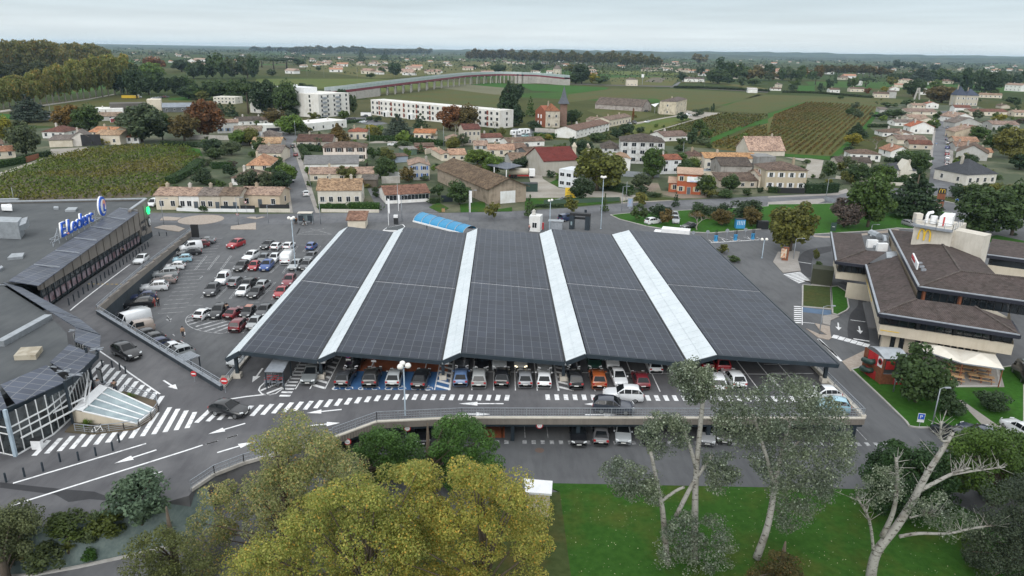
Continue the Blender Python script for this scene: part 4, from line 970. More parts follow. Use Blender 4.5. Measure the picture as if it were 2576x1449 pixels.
def ribbed(mb,pts,z0,z1):
 for i in rg(len(pts)-1):
  a,b2=vE((*pts[i],0)),vE((*pts[i+1],0));L=(b2-a).length;d=(b2-a)/L;nrm=vE((d.y,-d.x,0));k=int(L/.3)
  mb.bar(a+nrm*.06+vE((0,0,(z0+z1)/2)),b2+nrm*.06+vE((0,0,(z0+z1)/2)),.12,z1-z0)
  for j in rg(k):q=a+d*(L*(j+.5)/k)+nrm*.14;mb.bar(q+vE((0,0,z0+.02)),q+vE((0,0,z1-.04)),.1,.05)
mb=MB();ribbed(mb,edge,2.30,3.03);mb.mk('parapet',M.beige_clad,dk)
mb=MB();ribbed(mb,[(39.4,67.4),(39.4,135)],2.3,3.03);mb.mk('parapet',M.beige_clad,dk)
cpm=MB();ep=[vE((p[0],p[1],3.09))for p in edge]
for i in rg(3):cpm.bar(ep[i],ep[i+1],.34,.13)
cpm.bar((39.35,67.4,3.2),(39.35,135,3.2),.5,.4);cpm.bar((-31.3,73.0,3.12),(-31.3,135,3.12),.35,.3);cpm.mk('coping',M.concrete_light,dk)
bm2=MB()
for i in rg(3):a,b2=vE((*edge[i],2.15)),vE((*edge[i+1],2.15));bm2.bar(a+vE((0,.25,0)),b2+vE((0,.25,0)),.3,.42)
bm2.mk('edge_beam',M.anthracite,dk)
rp_,rb_=MB(),MB();railing(rp_,rb_,[p+vE((0,.12,.05))for p in ep],1.0,2.3);railing(rp_,rb_,[(39.3,67.6,3.4),(39.3,135,3.4)],.8,2.3);railing(rp_,rb_,[(-31.25,73,3.25),(-31.25,135,3.25)],.8,2.5)
rr=rp_.mk('railing',M.galv,dk);rb_.mk('railing_bar',M.galv,rr)
for k in rg(8):
 for yy in(67.55,73.2):
  x=-12.5+k*7.05
  if x<-8 and yy<70:continue
  br_w(dk,'column','anthracite',(x,yy,0),(x,yy,2.5),.4,.4)
br_w(dk,'column','anthracite',(38.6,67.7,0),(38.6,67.7,2.5),.45,.45)
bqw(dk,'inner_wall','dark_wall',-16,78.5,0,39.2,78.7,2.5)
se=[vE((-16.4,62.6,3.0)),vE((-20.5,59.9,3.0)),vE((-23.6,57.9,3.0)),vE((-25.6,56.0,3.0)),vE((-26.7,53.6,3.0))]
rt=thing('railing','long curved grey railing along the south edge of the raised forecourt','railing',se[0])
a1,a2=MB(),MB();railing(a1,a2,se,1.05,1.8);a3=MB()
for i in rg(4):a3.bar(se[i]+vE((0,0,.12)),se[i+1]+vE((0,0,.12)),.25,.3)
a1.mk('railing_post',M.galv,rt);a2.mk('railing_bar',M.galv,rt);a3.mk('kerb_beam',M.concrete,rt)
w0,wc,w1=(-31.2,72.9),(-57.8,96.7),(-68.5,154.5)
rw=thing('retaining_wall','dark angled retaining wall with galvanised railing around the lower car park','wall',(-57.8,96.7,0))
mb=MB()
mb.bar((w0[0],w0[1],1.78),(wc[0],wc[1],1.78),.35,3.56);n=12
for i in rg(n):
 f0,f1=i/n,(i+1)/n;a=vE((*wc,0)).lerp(vE((*w1,0)),f0);b2=vE((*wc,0)).lerp(vE((*w1,0)),f1)
 za,zb=rampz(a.y)-.15,rampz(b2.y)-.15;mb.add([(a.x-.18,a.y,0),(b2.x-.18,b2.y,0),(b2.x+.18,b2.y,0),(a.x+.18,a.y,0),(a.x-.18,a.y,za),(b2.x-.18,b2.y,zb),(b2.x+.18,b2.y,zb),(a.x+.18,a.y,za)],[(4,7,6,5),(0,4,5,1),(2,6,7,3)])
mb.mk('wall',M.dark_wall,rw)
mb=MB()
for i in rg(n):
 f0,f1=i/n,(i+1)/n;a=vE((*wc,0)).lerp(vE((*w1,0)),f0);b2=vE((*wc,0)).lerp(vE((*w1,0)),f1)
 za,zb=rampz(a.y),rampz(b2.y);mb.add([(a.x-.2,a.y,za-.15),(b2.x-.2,b2.y,zb-.15),(b2.x+.24,b2.y,zb-.15),(a.x+.24,a.y,za-.15),(a.x-.2,a.y,za+.95),(b2.x-.2,b2.y,zb+.75),(b2.x+.24,b2.y,zb+.75),(a.x+.24,a.y,za+.95)],[(4,7,6,5),(0,4,5,1),(2,6,7,3),(0,3,7,4),(1,5,6,2),(3,2,1,0)])
mb.mk('parapet',M.beige_clad,rw)
a1,a2=MB(),MB();railing(a1,a2,[vE((*w0,3.56)),vE((*wc,3.56))],.8,2.2,False);railing(a1,a2,[vE((*wc,3.9)),vE((-62,119,3.1)),vE((-65.3,137,1.95)),vE((*w1,.9))],.5,2.6,False)
br_w(rw,'coping','galv',(w0[0],w0[1],3.6),(wc[0],wc[1],3.6),.45,.08)
rr=a1.mk('railing',M.galv,rw);a2.mk('railing_bar',M.galv,rr)
st=thing('supermarket','grey flat-roofed supermarket with solar panel eaves and blue rooftop lettering','supermarket',(-70,120,3))
FD=vE((-10.0,54.0,0)).normalized();FO=vE((FD.y,-FD.x,0));FP=vE((-66.0,98.0,0))
def fp(s,z,o=0.):q=FP+FD*s+FO*o;return vE((q.x,q.y,z))
FL=55.2
ringi=[(-69.5,95),(-56.1,83.5),(-50.2,77.3),(-47.6,73.2),(-46.7,68.3),(-47.0,63.2),(-48.2,57.5),(-52,48)]
roofp=[(p.x,p.y)for p in(fp(0,8,-.6),fp(FL,8,-.3))]+[(-104,148.2),(-150,143),(-150,46)]+[p for p in reversed(ringi)]
MB().prism(roofp,7.5,8.0).mk('roof',M.roof_felt,st)
up=MB()
k=14
for i in rg(k):
 s0,s1=FL*i/k,FL*(i+1)/k;zg0,zg1=6.1-2.7*min(1,s0/48),6.1-2.7*min(1,s1/48)
 if s0>47:zg0=zg1=max(.9,rampz(fp(s0,0).y)+.9)
 zt_=7.7 if s0<43 else 8.35
 up.add([fp(s0,zg0),fp(s1,zg1),fp(s1,zt_),fp(s0,zt_),fp(s0,zg0,-.5),fp(s1,zg1,-.5),fp(s1,zt_,-.5),fp(s0,zt_,-.5)],[(0,1,2,3),(3,2,6,7),(4,7,6,5),(0,4,5,1),(0,3,7,4),(1,5,6,2)])
up.add([fp(FL,0.2),fp(FL,.2,-36),fp(FL,8.35,-36),fp(FL,8.35)],[(0,1,2,3)])
uo=up.mk('cladding',M.beige_clad,st)
rb=MB()
for i in rg(0,15):s=1.0+i*3.6;zg=(6.1-2.7*min(1,s/48))if s<47.5 else 2.0;rb.bar(fp(s,zg+.05,.06),fp(s,7.6,.06),.14,.14)
rb.mk('cladding_rib',M.beige_clad,st)
pt=MB();
for z0_,s0,s1,o in((8.5,44.5,FL,-.25),):pt.bar(fp(s0,8.42,o),fp(s1,8.42,o),.6,.2)
pt.bar(fp(FL,8.42,-.3),fp(FL,8.42,-34),.6,.25);pt.bar((-102,150,8.3),(-150,143.5,8.3),.8,.5);pt.mk('parapet',M.metal,st)
gl=MB();fr=MB();ps=MB()
k=22
for i in rg(k):
 s0,s1=47.*i/k,47.*(i+1)/k;zb0,zb1=rampz(fp(s0,0).y)+.02,rampz(fp(s1,0).y)+.02;zg0,zg1=6.1-2.7*s0/48,6.1-2.7*s1/48
 gl.add([fp(s0,zb0,-.25),fp(s1,zb1,-.25),fp(s1,zg1,-.25),fp(s0,zg0,-.25)],[(0,1,2,3)])
 fr.bar(fp(s0,zb0,-.1),fp(s0,zg0,-.1),.12,.12);fr.bar(fp(s0,(zb0+zg0)/2+.35,-.14),fp(s1,(zb1+zg1)/2+.35,-.14),.07)
 ps.add([fp(s0+.1,zb0+.45,-.22),fp(s1-.1,zb1+.45,-.22),fp(s1-.1,zb1+1.75,-.22),fp(s0+.1,zb0+1.75,-.22)],[(0,1,2,3)])
go=gl.mk('shop_window',M.glass_grey,st);fr.mk('mullion',M.anthracite,go)
ps.mk('window_poster',mat('poster',(.34,.28,.31),.4,nz=(.8,(.5,.35,.35),.42,.58),nz2=(2.2,(.4,.42,.5),.5,.62)),go)
bw=MB();bw.add([fp(47,0.2,.02),fp(FL,.1,.02),fp(FL,1.0,.02),fp(47,2.0,.02)],[(0,1,2,3)]);bw.mk('plinth',M.dark_wall,st)
def eave(quad,z0=7.7,z1=8.6,nm='solar_eave'):
 q=[vE((p[0],p[1],z0 if i<2 else z1))for i,p in enumerate(quad)]
 mb=MB();c=[v+vE((0,0,-.1))for v in q]
 mb.add(q+c,[(0,1,2,3),(7,6,5,4),(0,4,5,1),(1,5,6,2),(2,6,7,3),(3,7,4,0)]);return mb.mk(nm,M.solar_old,st)
for i in rg(6):
 s0,s1=-3.0+i*8.0,4.9+i*8.0
 a,b2,c,d=fp(s0,0,1.0),fp(s1,0,1.0),fp(s1,0,-2.6),fp(s0,0,-2.6);eave([a,b2,c,d])
 mb=MB();mb.bar(fp(s1+.05,8.05,.9),fp(s1+.05,8.6,-2.5),.12);mb.bar(fp(s1-.4,7.6,.8),fp(s1+.4,7.6,.8),.1);mb.mk('eave_bracket',M.galv,st)
def AB(c,pts,z):return[(p.x,p.y)for p in A(c,pts,z)]
b_=lambda*p:AB('B1',p,8.0);c_=lambda*p:AB('C1',p,8.0)
for q in(b_((800,675),(215,362),(30,352),(490,640)),b_((1000,832),(805,680),(500,645),(765,810)),b_((1000,1000),(1010,842),(768,820),(757,955)),b_((745,1255),(965,1040),(705,985),(512,1165)),c_((180,750),(765,485),(545,365),(15,595)),c_((-10,830),(75,790),(-10,610),(-160,680))):
 eave(q,7.8,8.45)
ed=MB();outer=[vE((p[0],p[1],7.35))for p in b_((1010,842),(1000,1005),(965,1040),(745,1255))+c_((765,485),(175,755),(30,820))]
for i in rg(len(outer)-1):ed.bar(outer[i]+vE((-.35,0,0)),outer[i+1]+vE((-.35,0,0)),.25,.75)
ed.mk('eave_fascia',M.anthracite,st)
br=MB()
for p in b_((975,1010),(760,1270),(640,1230),(510,1190),(20,360),(760,820)):br.bar((p[0]-.7,p[1]+.1,8.15),(p[0]+.7,p[1]-.1,8.15),.1);br.bar((p[0]-.5,p[1]-.5,8.15),(p[0]+.5,p[1]+.5,8.15),.1)
br.mk('eave_bracket',M.galv,st)
ef=[(-50.2,78.5),(-47.2,75.5),(-46.0,71.5),(-44.3,66.2),(-44.2,62.9),(-45.4,59.0),(-49.2,60.2)]
gm_=MB();fm_=MB()
for i in rg(len(ef)-1):
 a,b2=vE((*ef[i],0)),vE((*ef[i+1],0));L=(b2-a).length;kk=max(2,int(L/1.0))
 gm_.add([a+vE((0,0,ZD+.02)),b2+vE((0,0,ZD+.02)),b2+vE((0,0,7.4)),a+vE((0,0,7.4))],[(0,1,2,3)])
 for j in rg(kk):q=a.lerp(b2,j/kk);fm_.bar(q+vE((0,0,3)),q+vE((0,0,7.4)),.09)
 for zz_ in(3.06,5.3,6.0):fm_.bar(a+vE((.06,0,zz_)),b2+vE((.06,0,zz_)),.1,.12)
go=gm_.mk('glazed_front',M.glass_grey,st);fm_.mk('window_frame',M.white,go)
cn=MB();cn.bar((-45.6,60.3,5.05),(-43.0,66.9,5.05),.12,.14);cn.bar((-44.9,59.6,4.6),(-42.7,66.4,4.6),.12,.14);cn.bar((-42.7,66.4,4.9),(-45.6,72.6,5.2),.12,.14);cn.bar((-42.3,66.0,4.5),(-45.2,72.3,4.7),.12,.14);cn.mk('entrance_canopy',M.white,st)
for p,h in(((-44.9,71.8),8.6),((-45.35,59.0),7.9),((-43.3,64.9),8.0)):
 mb=MB();mb.bar((p[0],p[1],3),(p[0],p[1],h),.28 if h<7.95 else .2);mb.mk('steel_post',M.pole if h<7.95 else M.anthracite,st)
mb=MB();pa,pb=at('B1',0,945,8.3),at('B1',490,675,8.3);mb.bar(pa,pb,.9,.7);mb.mk('roof_duct',M.metal,st)
for q in([(140,1085),(215,1000),(430,988),(360,1078)],):MB().prism(AB('B1',q,8.3),8.0,8.55).mk('skylight',mat('old_dome',(.42,.38,.30),.5,nz=(1.2,(.7,.66,.6),.4,.6)),st)
for q in([(75,1165),(120,1120),(250,1110),(230,1150)],[(655,680),(690,650),(785,650),(760,678)],[(540,655),(545,640),(590,640),(590,655)],[(0,1250),(20,1240),(38,1255),(0,1280)]):MB().prism(AB('A5',q,8.1),8.0,8.4).mk('skylight',M.metal,st)
hv=AB('A5',[(-60,945),(210,955),(250,900),(-40,890)],8.1)
mb=MB();mb.prism(hv,8.05,8.5,0);mb.prism(hv,8.5,11.0,0);h2=AB('A5',[(215,945),(250,900),(310,880),(285,915)],8.1);mb.prism(h2,9.2,[10.2,10.8,10.8,10.2],0);mb.mk('air_handling_unit',M.metal,st)
h3=AB('A5',[(20,668),(125,672),(125,640),(20,640)],8.3);mb=MB();mb.prism(h3,8.3,9.0);[mb.lathe([(.45,.02),(.45,.15),(.0,.16)],(h3[0][0]*(1-f)+h3[2][0]*f,h3[0][1]*(1-f)+h3[2][1]*f,9.0),12)for f in(.3,.7)];mb.mk('condenser_unit',M.white,st)
def text(s,size,ext,m,loc,xd,up_,parent,name='lettering',shear=0.,offset=0.,ax='LEFT'):
 cu_=bpy.data.curves.new(name,'FONT');cu_.body=s;cu_.size=size;cu_.extrude=ext;cu_.shear=shear;cu_.offset=offset;cu_.align_x=ax;cu_.resolution_u=4
 xd=vE(xd).normalized();up_=vE(up_).normalized();zd=xd.cross(up_)
 o=bpy.data.objects.new(name,cu_);COL.objects.link(o);cu_.materials.append(m)
 mw=Matrix((xd,up_,zd)).transposed().to_4x4();mw.translation=vE(loc);
 if parent is not None:o.parent=parent;mw=parent.matrix_basis.inverted()@mw
 o.matrix_basis=mw;me=bpy.data.meshes.new_from_object(o);q=bpy.data.objects.new(name,me);COL.objects.link(q);q.parent=parent;q.matrix_basis=mw;bpy.data.objects.remove(o);q.name=name;return q
sg=thing('rooftop_sign','blue E.Leclerc lettering with round logo on a steel frame over the roof','sign',(-74.5,125,8))
sd_=vE((-1.0,10.0,0)).normalized();so_=vE((sd_.y,-sd_.x,0));s0=vE((-73.6,116.6,9.0))
text('E.Leclerc',3.35,.12,M.white,s0+so_*-.1,sd_,(0,0,1),sg,'letter_edge',.22,.055)
text('E.Leclerc',3.35,.14,M.blue_sign,s0+so_*.1,sd_,(0,0,1),sg,'lettering',.22,.025)
lc=s0+sd_*16.9+vE((0,0,1.75))
def disc(rx,rz,th,m,off,nm,c=lc,n=28,mod=None):
 mb=MB();vs=[]
 for o in(off,off+th):
  for i in rg(n):t_=2*pi*i/n;vs.append(c+so_*o+sd_*(rx*cos(t_)+.2*rz*sin(t_)*.5)+vE((0,0,rz*sin(t_))))
 mb.add(vs,dfc(n));return mb.mk(nm,m,sg)
disc(1.45,1.9,.25,M.white,-.3,'logo_edge');disc(1.38,1.8,.25,M.blue_sign,-.1,'logo_ring');disc(1.0,1.35,.1,M.white,.16,'logo_face');disc(.55,.75,.06,M.orange_logo,.27,'logo_patch',lc+sd_*.25+vE((0,0,.45)))
text('L',1.9,.06,M.blue_sign,lc+so_*.4-sd_*.55-vE((0,0,.85)),sd_,(0,0,1),sg,'logo_letter',.2,.05)
mb=MB();mb.lathe([(0,0),(.28,0),(.28,.2),(0,.2)],s0+sd_*2.15+so_*.15+vE((0,0,.1)),10);mb.mk('logo_dot',M.orange_logo,sg)
fr=MB();zq=vE((0,0,1))
for o in(-.3,-1.8):fr.bar(s0+so_*o-zq*.3,s0+so_*o+sd_*16.5-zq*.3,.1)
fr.bar(s0-so_*.3-zq*.3-sd_*2.2,s0-so_*.3-zq*.3,.1)
for i in rg(8):
 q=s0+sd_*(i*2.35);fr.bar(q-so_*.3-zq*1.0,q-so_*.3+zq*1.6,.09);fr.bar(q-so_*1.8-zq*1.0,q-so_*.3+zq*1.2,.06);fr.bar(q-so_*.3-zq*.3,q-so_*1.8-zq*.3,.06)
fr.bar(s0-so_*.3-sd_*2.2-zq*1.0,s0-so_*.3+zq*1.4,.07);fr.bar(s0-so_*.3-sd_*2.2-zq*1.0,s0-so_*.3-sd_*2.2-zq*.3,.08)
fr.mk('sign_frame',M.galv,sg)
gc=thing('pharmacy_cross','lit green pharmacy cross on the beige supermarket wall','sign',fp(53,6.4,.2));mb=MB()
cc=fp(52.9,6.3,.55);mb.bar(cc-FD*.75,cc+FD*.75,.3,.55);mb.bar(cc-zq*.75,cc+zq*.75,.3,.55);
mb2=MB();mb2.bar(cc-FO*.5,cc,.15);mb.mk('cross',M.green_glow,gc);mb2.mk('bracket',M.galv,gc)
text('les MAGASINS',.85,.02,M.anthracite,fp(47.4,4.25,.06),FD,(0,0,1),st,'wall_lettering',.1)
text('Village',1.5,.02,M.anthracite,fp(48.0,2.75,.06),FD,(0,0,1),st,'wall_lettering',.35)
mb=MB()
sw=[fp(47.3,2.3,.07),fp(48.5,1.75,.07),fp(50,1.6,.07),fp(51.3,1.95,.07),fp(52.1,2.6,.07)]
for i in rg(4):mb.bar(sw[i],sw[i+1],.05,.14)
mb.mk('wall_flourish',M.anthracite,st)
lw=fp(53.9,3.6,.1)
def wdisc(r,o,m,nm):
 mb=MB();n=24;vs=[lw+FO*(o+dz)+FD*(r*.8*cos(2*pi*i/n))+zq*(r*sin(2*pi*i/n))for dz in(0,.06)for i in rg(n)]
 mb.add(vs,dfc(n));return mb.mk(nm,m,st)
wdisc(1.1,0,M.anthracite,'wall_logo');wdisc(.75,.08,M.white,'wall_logo_face');text('L',1.0,.03,M.anthracite,lw+FO*.2-FD*.3-zq*.4,FD,(0,0,1),st,'wall_logo_letter')
sk=thing('glazed_stair_roof','sloping glass roof of white bars over the stair beside the entrance','glass roof',(-40,68,3))
a,b2,c,d=[vE((p[0],p[1],0))for p in((-43.4,65.3),(-36.7,64.6),(-36.3,67.7),(-43.7,71.1))]
zl,zh=3.35,4.55
gq=[vE((*a.lerp(b2,.16).xy,zh-.15)),vE((*b2.xy,zl)),vE((*c.xy,zl)),vE((*d.lerp(c,.16).xy,zh-.15))]
mb=MB();mb.add(gq,[(0,1,2,3)]);go=mb.mk('glass',M.glass_light,sk)
mb=MB()
for f in(0,.25,.5,.75,1):mb.bar(gq[0].lerp(gq[3],f)+zq*.04,gq[1].lerp(gq[2],f)+zq*.04,.12,.1)
mb.bar(gq[1]+zq*.04,gq[2]+zq*.04,.12,.1);mb.mk('glazing_bar',M.white,go)
mb=MB();tri(mb,[vE((*a.xy,3)),vE((*b2.xy,3)),vE((*b2.xy,zl-.04)),vE((*a.xy,zh))]);tri(mb,[vE((*c.xy,3)),vE((*d.xy,3)),vE((*d.xy,zh)),vE((*c.xy,zl-.04))]);tri(mb,[vE((*b2.xy,3)),vE((*c.xy,3)),vE((*c.xy,zl-.04)),vE((*b2.xy,zl-.04))]);tri(mb,[vE((*d.xy,3)),vE((*a.xy,3)),vE((*a.xy,zh)),vE((*d.xy,zh))])
mb.mk('side_wall',M.beige_panel,sk)
mb=MB();mb.add([vE((*a.xy,zh+.02)),vE((*a.lerp(b2,.16).xy,zh-.1)),vE((*d.lerp(c,.16).xy,zh-.1)),vE((*d.xy,zh+.02))],[(0,1,2,3)]);mb.mk('ridge_flashing',M.white,sk)
struct(MB().prism([(-43.3,63.4),(-40.3,63.0),(-36.6,64.0),(-35.9,66),(-36.1,68),(-37.2,70),(-41.7,72.2),(-43.6,71.8),(-43.7,71.1),(-36.3,67.75),(-36.6,64.5),(-43.4,65.2)],3,3.14).mk('planter',M.soil))
rt=thing('railing','low dark railing curving around the glass stair roof planter','railing',(-36,66,3));a1,a2=MB(),MB()
railing(a1,a2,[(-42.3,63.5,3.1),(-40.2,63.1,3.1),(-37.6,63.8,3.1),(-36.4,64.4,3.1),(-35.9,66,3.1),(-36.1,68,3.1),(-37.2,70,3.1),(-41.6,72.1,3.1)],.85,1.3,False);a1.mk('railing_post',M.galv,rt);a2.mk('railing_bar',M.galv,rt)
mc=thing('restaurant','two-storey restaurant with brown tiled hip roofs and beige bands','restaurant',(66,100,0))
m7=lambda z,*pts:[at('B7',x,y,z)for x,y in pts]
tilem=roofmat('brown_tile',((.75,.74,.73),(1.2,1.2,1.2),(.75,.78,.75)))
def roofpart(nm,polys):
 mb=MB()
 for p in polys:
  n_=(p[1]-p[0]).cross(p[2]-p[0]);tri(mb,p if n_.z>0 else p[::-1])
 o=mb.mk(nm,tilem,mc);o.color=(.088,.070,.066,1);return o
E0,E1,E2=m7(6.5,(1120,1015),(2535,1235),(985,528))
I0,I1,I2,I3=m7(8.0,(1495,870),(2080,945),(1300,430),(2430,1080))
E1b=at('B7',2445,1085,6.5)
J0,J1,J2=m7(6.5,(685,490),(635,198),(940,212));K0,K1=m7(7.6,(985,380),(1190,400))
roofpart('lower_roof',[[E0,E1,I1,I0],[E1,E1b,I1],[E0,I0,I2,E2]])
roofpart('wing_roof',[[J0,K0,J2,J1],[J0,E2,K1,K0]])
G0,G1,G2=m7(9.0,(1520,748),(1222,170),(2700,912));Hh0,Hh1,Hh2=m7(10.5,(1940,590),(1690,222),(2700,672))
Bk0,Bk1=m7(9.4,(2290,620),(2110,430))
roofpart('upper_roof',[[G0,G2,Hh2,Hh0],[G0,Hh0,Hh1,at('B7',1460,195,10.0),G1],[Hh0,Hh2,Bk0+vE((3,-1,0))],[Hh0,Bk0,Bk1,Hh1]])
R1=m7(9.0,(2205,425),(2255,262),(2700,320),(2700,490));roofpart('far_roof',[R1])
hp=MB()
for p,q in((E0,I0),(G0,Hh0),(J0,K0),(Hh0,Hh1),(Hh0,Hh2),(E1,I1)):hp.bar(p+zq*.05,q+zq*.05,.3,.14)
hp.mk('ridge_tile',tilem,mc).color=(.11,.092,.085,1)
def wallquads(nm,m,lines,z0,z1):
 mb=MB()
 for p,q in lines:tri(mb,[vE((p.x,p.y,z0)),vE((q.x,q.y,z0)),vE((q.x,q.y,z1)),vE((p.x,p.y,z1))])
 return mb.mk(nm,m,mc)
def inset(p,dx,dy):return vE((p.x+dx,p.y+dy,p.z))
fas=MB()
for p,q in((E0,E1),(E0,E2),(E2,J0),(J0,J1),(E1,E1b)):fas.bar(p-zq*.25,q-zq*.25,.35,.5)
for p,q in((G0,G2),(G0,G1)):fas.bar(p-zq*.25,q-zq*.25,.35,.5)
for p,q in((R1[0],R1[3]),):fas.bar(p-zq*.25,q-zq*.25,.35,.5)
fas.mk('fascia',mat('navy_fascia',(.018,.02,.032),.4),mc)
gt=MB()
for p,q in((E0,E1),(E0,E2),(J0,J1),(G0,G2),(G0,G1),(R1[0],R1[3])):gt.bar(p+zq*.06,q+zq*.06,.3,.12)
gt.mk('gutter',M.galv,mc)
W0,W1,W2,W3,W4=m7(3.0,(1110,1215),(2450,1425),(985,690),(680,655),(655,520))
wallquads('beige_band',M.beige_panel,[(W0,W1),(W2,W0),(W3,W2),(W4,W3),(W1,W1+vE((9,14,0)))],3.0,4.35)
bandtop=MB();bandtop.prism([W0,W1,W1+vE((9,14,0)),W2+vE((14,4,0)),W2],2.85,3.0);bandtop.prism([W3,W2,W2+vE((6,14,0)),W4],2.84,2.99);bandtop.mk('floor_slab',M.beige_panel,mc)
def ins(p,c=vE((66,105,0)),k=1.0):d=(c-p);d.z=0;return p+d.normalized()*k
V0,V1,V2,V3,V4=[ins(p,k=.5)for p in(W0,W1,W2,W3,W4)]
wallquads('window_band',M.glass,[(V0,V1),(V2,V0),(V3,V2)],4.3,6.4)
ml_=MB()
for p,q,k in((V0,V1,14),(V3,V2,5),(V2,V0,3)):
 for i in rg(k+1):a=p.lerp(q,i/k);ml_.bar((a.x,a.y,4.3),(a.x,a.y,6.4),.14 if i%4 else .5)
ml_.mk('mullion',M.black,mc)
wallquads('side_wall',M.beige_panel,[(V2,V0)],4.3,5.2)
X0,X1,X2,X3,X4=[ins(p,k=2.4)for p in(W0,W1,W2,W3,W4)]
wallquads('ground_floor_wall',M.beige_panel,[(X0,X1),(X2,X0),(X3,X2),(X1,X1+vE((9,12,0)))],0,2.86)
dm=MB()
for f in(.08,.16,.3,.36,.5,.56,.62,.68,.74,.8):a=X0.lerp(X1,f)+vE((-.02,-.03,0));b2=X0.lerp(X1,f+.045)+vE((-.02,-.03,0));tri(dm,[vE((*a.xy,.1)),vE((*b2.xy,.1)),vE((*b2.xy,2.5)),vE((*a.xy,2.5))])
for f in(.15,.4,.65,.85):a=X2.lerp(X0,f)+vE((-.04,0,0));b2=X2.lerp(X0,f+.08)+vE((-.04,0,0));tri(dm,[vE((*a.xy,.1)),vE((*b2.xy,.1)),vE((*b2.xy,2.5)),vE((*a.xy,2.5))])
dm.mk('ground_floor_glazing',M.glass,mc)
U0,U1,U2=ins(G0,k=.9),ins(G2,k=.9),ins(G1,k=.9)
wallquads('upper_window_band',M.glass,[(U0,U1)],6.9,8.9);wallquads('upper_wall',mat('tan_wall',(.33,.27,.20),.8),[(U2,U0)],6.6,8.9)
um_=MB()
for i in rg(15):a=U0.lerp(U1,i/14);um_.bar((a.x-.05,a.y-.05,6.9),(a.x-.05,a.y-.05,8.9),.12)
for f in(.06,.40):a=U0.lerp(U1,f);um_.bar((a.x-.1,a.y-.1,6.8),(a.x-.1,a.y-.1,8.9),.35,mi=1)
um_.mk('upper_mullion',[M.black,M.wood_brown],mc)
Rw=[ins(p,vE((95,118,0)),.8)for p in(R1[0],R1[3])];wallquads('far_window_band',M.glass,[(Rw[0],Rw[1])],7.2,8.9);wallquads('far_band',M.beige_panel,[(Rw[0],Rw[1])],4.2,7.2)
t0_,t1_,t2_,t3_=m7(11.0,(1470,212),(1690,225),(1850,285),(1845,290))
tw=MB();tp=[at('B7',x,y,z)for x,y,z in((1475,120,13.0),(1700,160,13.0),(1865,185,13.0))]
tb=[vE((p.x,p.y,9.8))for p in tp];back=[tp[2]+vE((6,6,0)),tp[0]+vE((5,5,0))];tpoly=[(p.x,p.y)for p in tp+back];tw.prism(tpoly,9.5,13.0)
tp2=[at('B7',x,y,13.0)for x,y in((1868,175),(2180,238),(2250,215),(1920,150))];tw.prism([(p.x,p.y)for p in tp2],8.2,13.0);tw.mk('tower',M.concrete_light,mc)
mb=MB();a,b2,c=tp[0],tp[1],tp[2];
for p,q in((a,b2),(b2,c)):mb.bar(p+vE((-.3,-.3,.0)),q+vE((-.3,-.3,0)),.7,.35)
mb.mk('walkway',M.galv,mc)
a1,a2=MB(),MB();railing(a1,a2,[a+vE((-.5,-.5,.1)),b2+vE((-.5,-.5,.1)),c+vE((-.4,-.4,.1)),c+vE((4,4,.1))],1.0,1.5,False);rr=a1.mk('railing',M.galv,mc);a2.mk('railing_bar',M.galv,rr)
u=[at('B7',x,y,13.1)for x,y in((1710,135),(1845,140),(1870,100),(1760,90))];mb=MB();mb.prism([(p.x,p.y)for p in u],13.05,14.7);mb.mk('ventilation_unit',M.white,mc)
mb=MB();q0=u[0].lerp(u[1],.3)+vE((-.02,-.06,0));q1=u[0].lerp(u[1],.42)+vE((-.02,-.06,0));tri(mb,[vE((*q0.xy,13.1)),vE((*q1.xy,13.1)),vE((*q1.xy,14.65)),vE((*q0.xy,14.65))]);mb.mk('red_band',M.red,mc)
mb=MB();v=at('B7',1590,100,13.2);mb.tube([v,v+zq*1.2,v+vE((.3,.2,1.6)),v+vE((1.1,.4,1.7))],.26,10);q=at('B7',1660,110,13.1);mb.tube([q,q+zq*1.3],.55,12);mb.mk('duct',M.white,mc)
mb=MB();v=tp[0]+vE((1.2,1.5,0));mb.box(v.x-.5,v.y-.5,13,v.x+.6,v.y+.6,14.6);mb.mk('chimney',M.concrete_light,mc)
def arches(m,c,xd,h,parent,off,w=None,nm='arch_logo'):
 mb=MB();w=w or h*1.0;xd=vE(xd).normalized();n_=vE((xd.y,-xd.x,0))
 for s in(-1,1):
  pts=[]
  for i in rg(13):
   t_=pi*i/12;pts.append(c+xd*(s*w*.25+cos(t_)*w*.24)+zq*(h*(sin(t_)**.62)-h*.5)+n_*off)
  for i in rg(12):mb.bar(pts[i],pts[i+1],.1*h,.1*h)
 return mb.mk(nm,m,parent)
td=(tp[1]-tp[0]);tmid=tp[0].lerp(tp[1],.55);arches(M.yellow,vE((tmid.x,tmid.y,11.6)),(td.x,td.y,0),1.9,mc,.25)
wl_=m7(6.9,(1020,260),(1190,275),(1200,380),(1010,375));mb=MB();p=wl_[0]
mb.tube([at('B7',1035,230,7.6),at('B7',1180,255,7.6),at('B7',1190,310,7.4)],.55,8);mb.tube([at('B7',1035,205,7.9),at('B7',1120,240,7.9)],.7,8);mb.tube([at('B7',1070,350,7.2),at('B7',1160,345,7.2)],.4,8);mb.mk('duct',M.metal,mc)
for x,y in((1040,350),(1140,385)):q=at('B7',x,y,7.0);bqw(mc,'air_conditioner','white',q.x-.9,q.y-.35,7.0,q.x+.9,q.y+.35,8.4)
q=m7(7.7,(1190,400),(1310,390),(1300,450),(1195,460));mb=MB();mb.prism([(p.x,p.y)for p in q],7.55,7.75);mb.mk('roof_hatch',M.metal,mc)
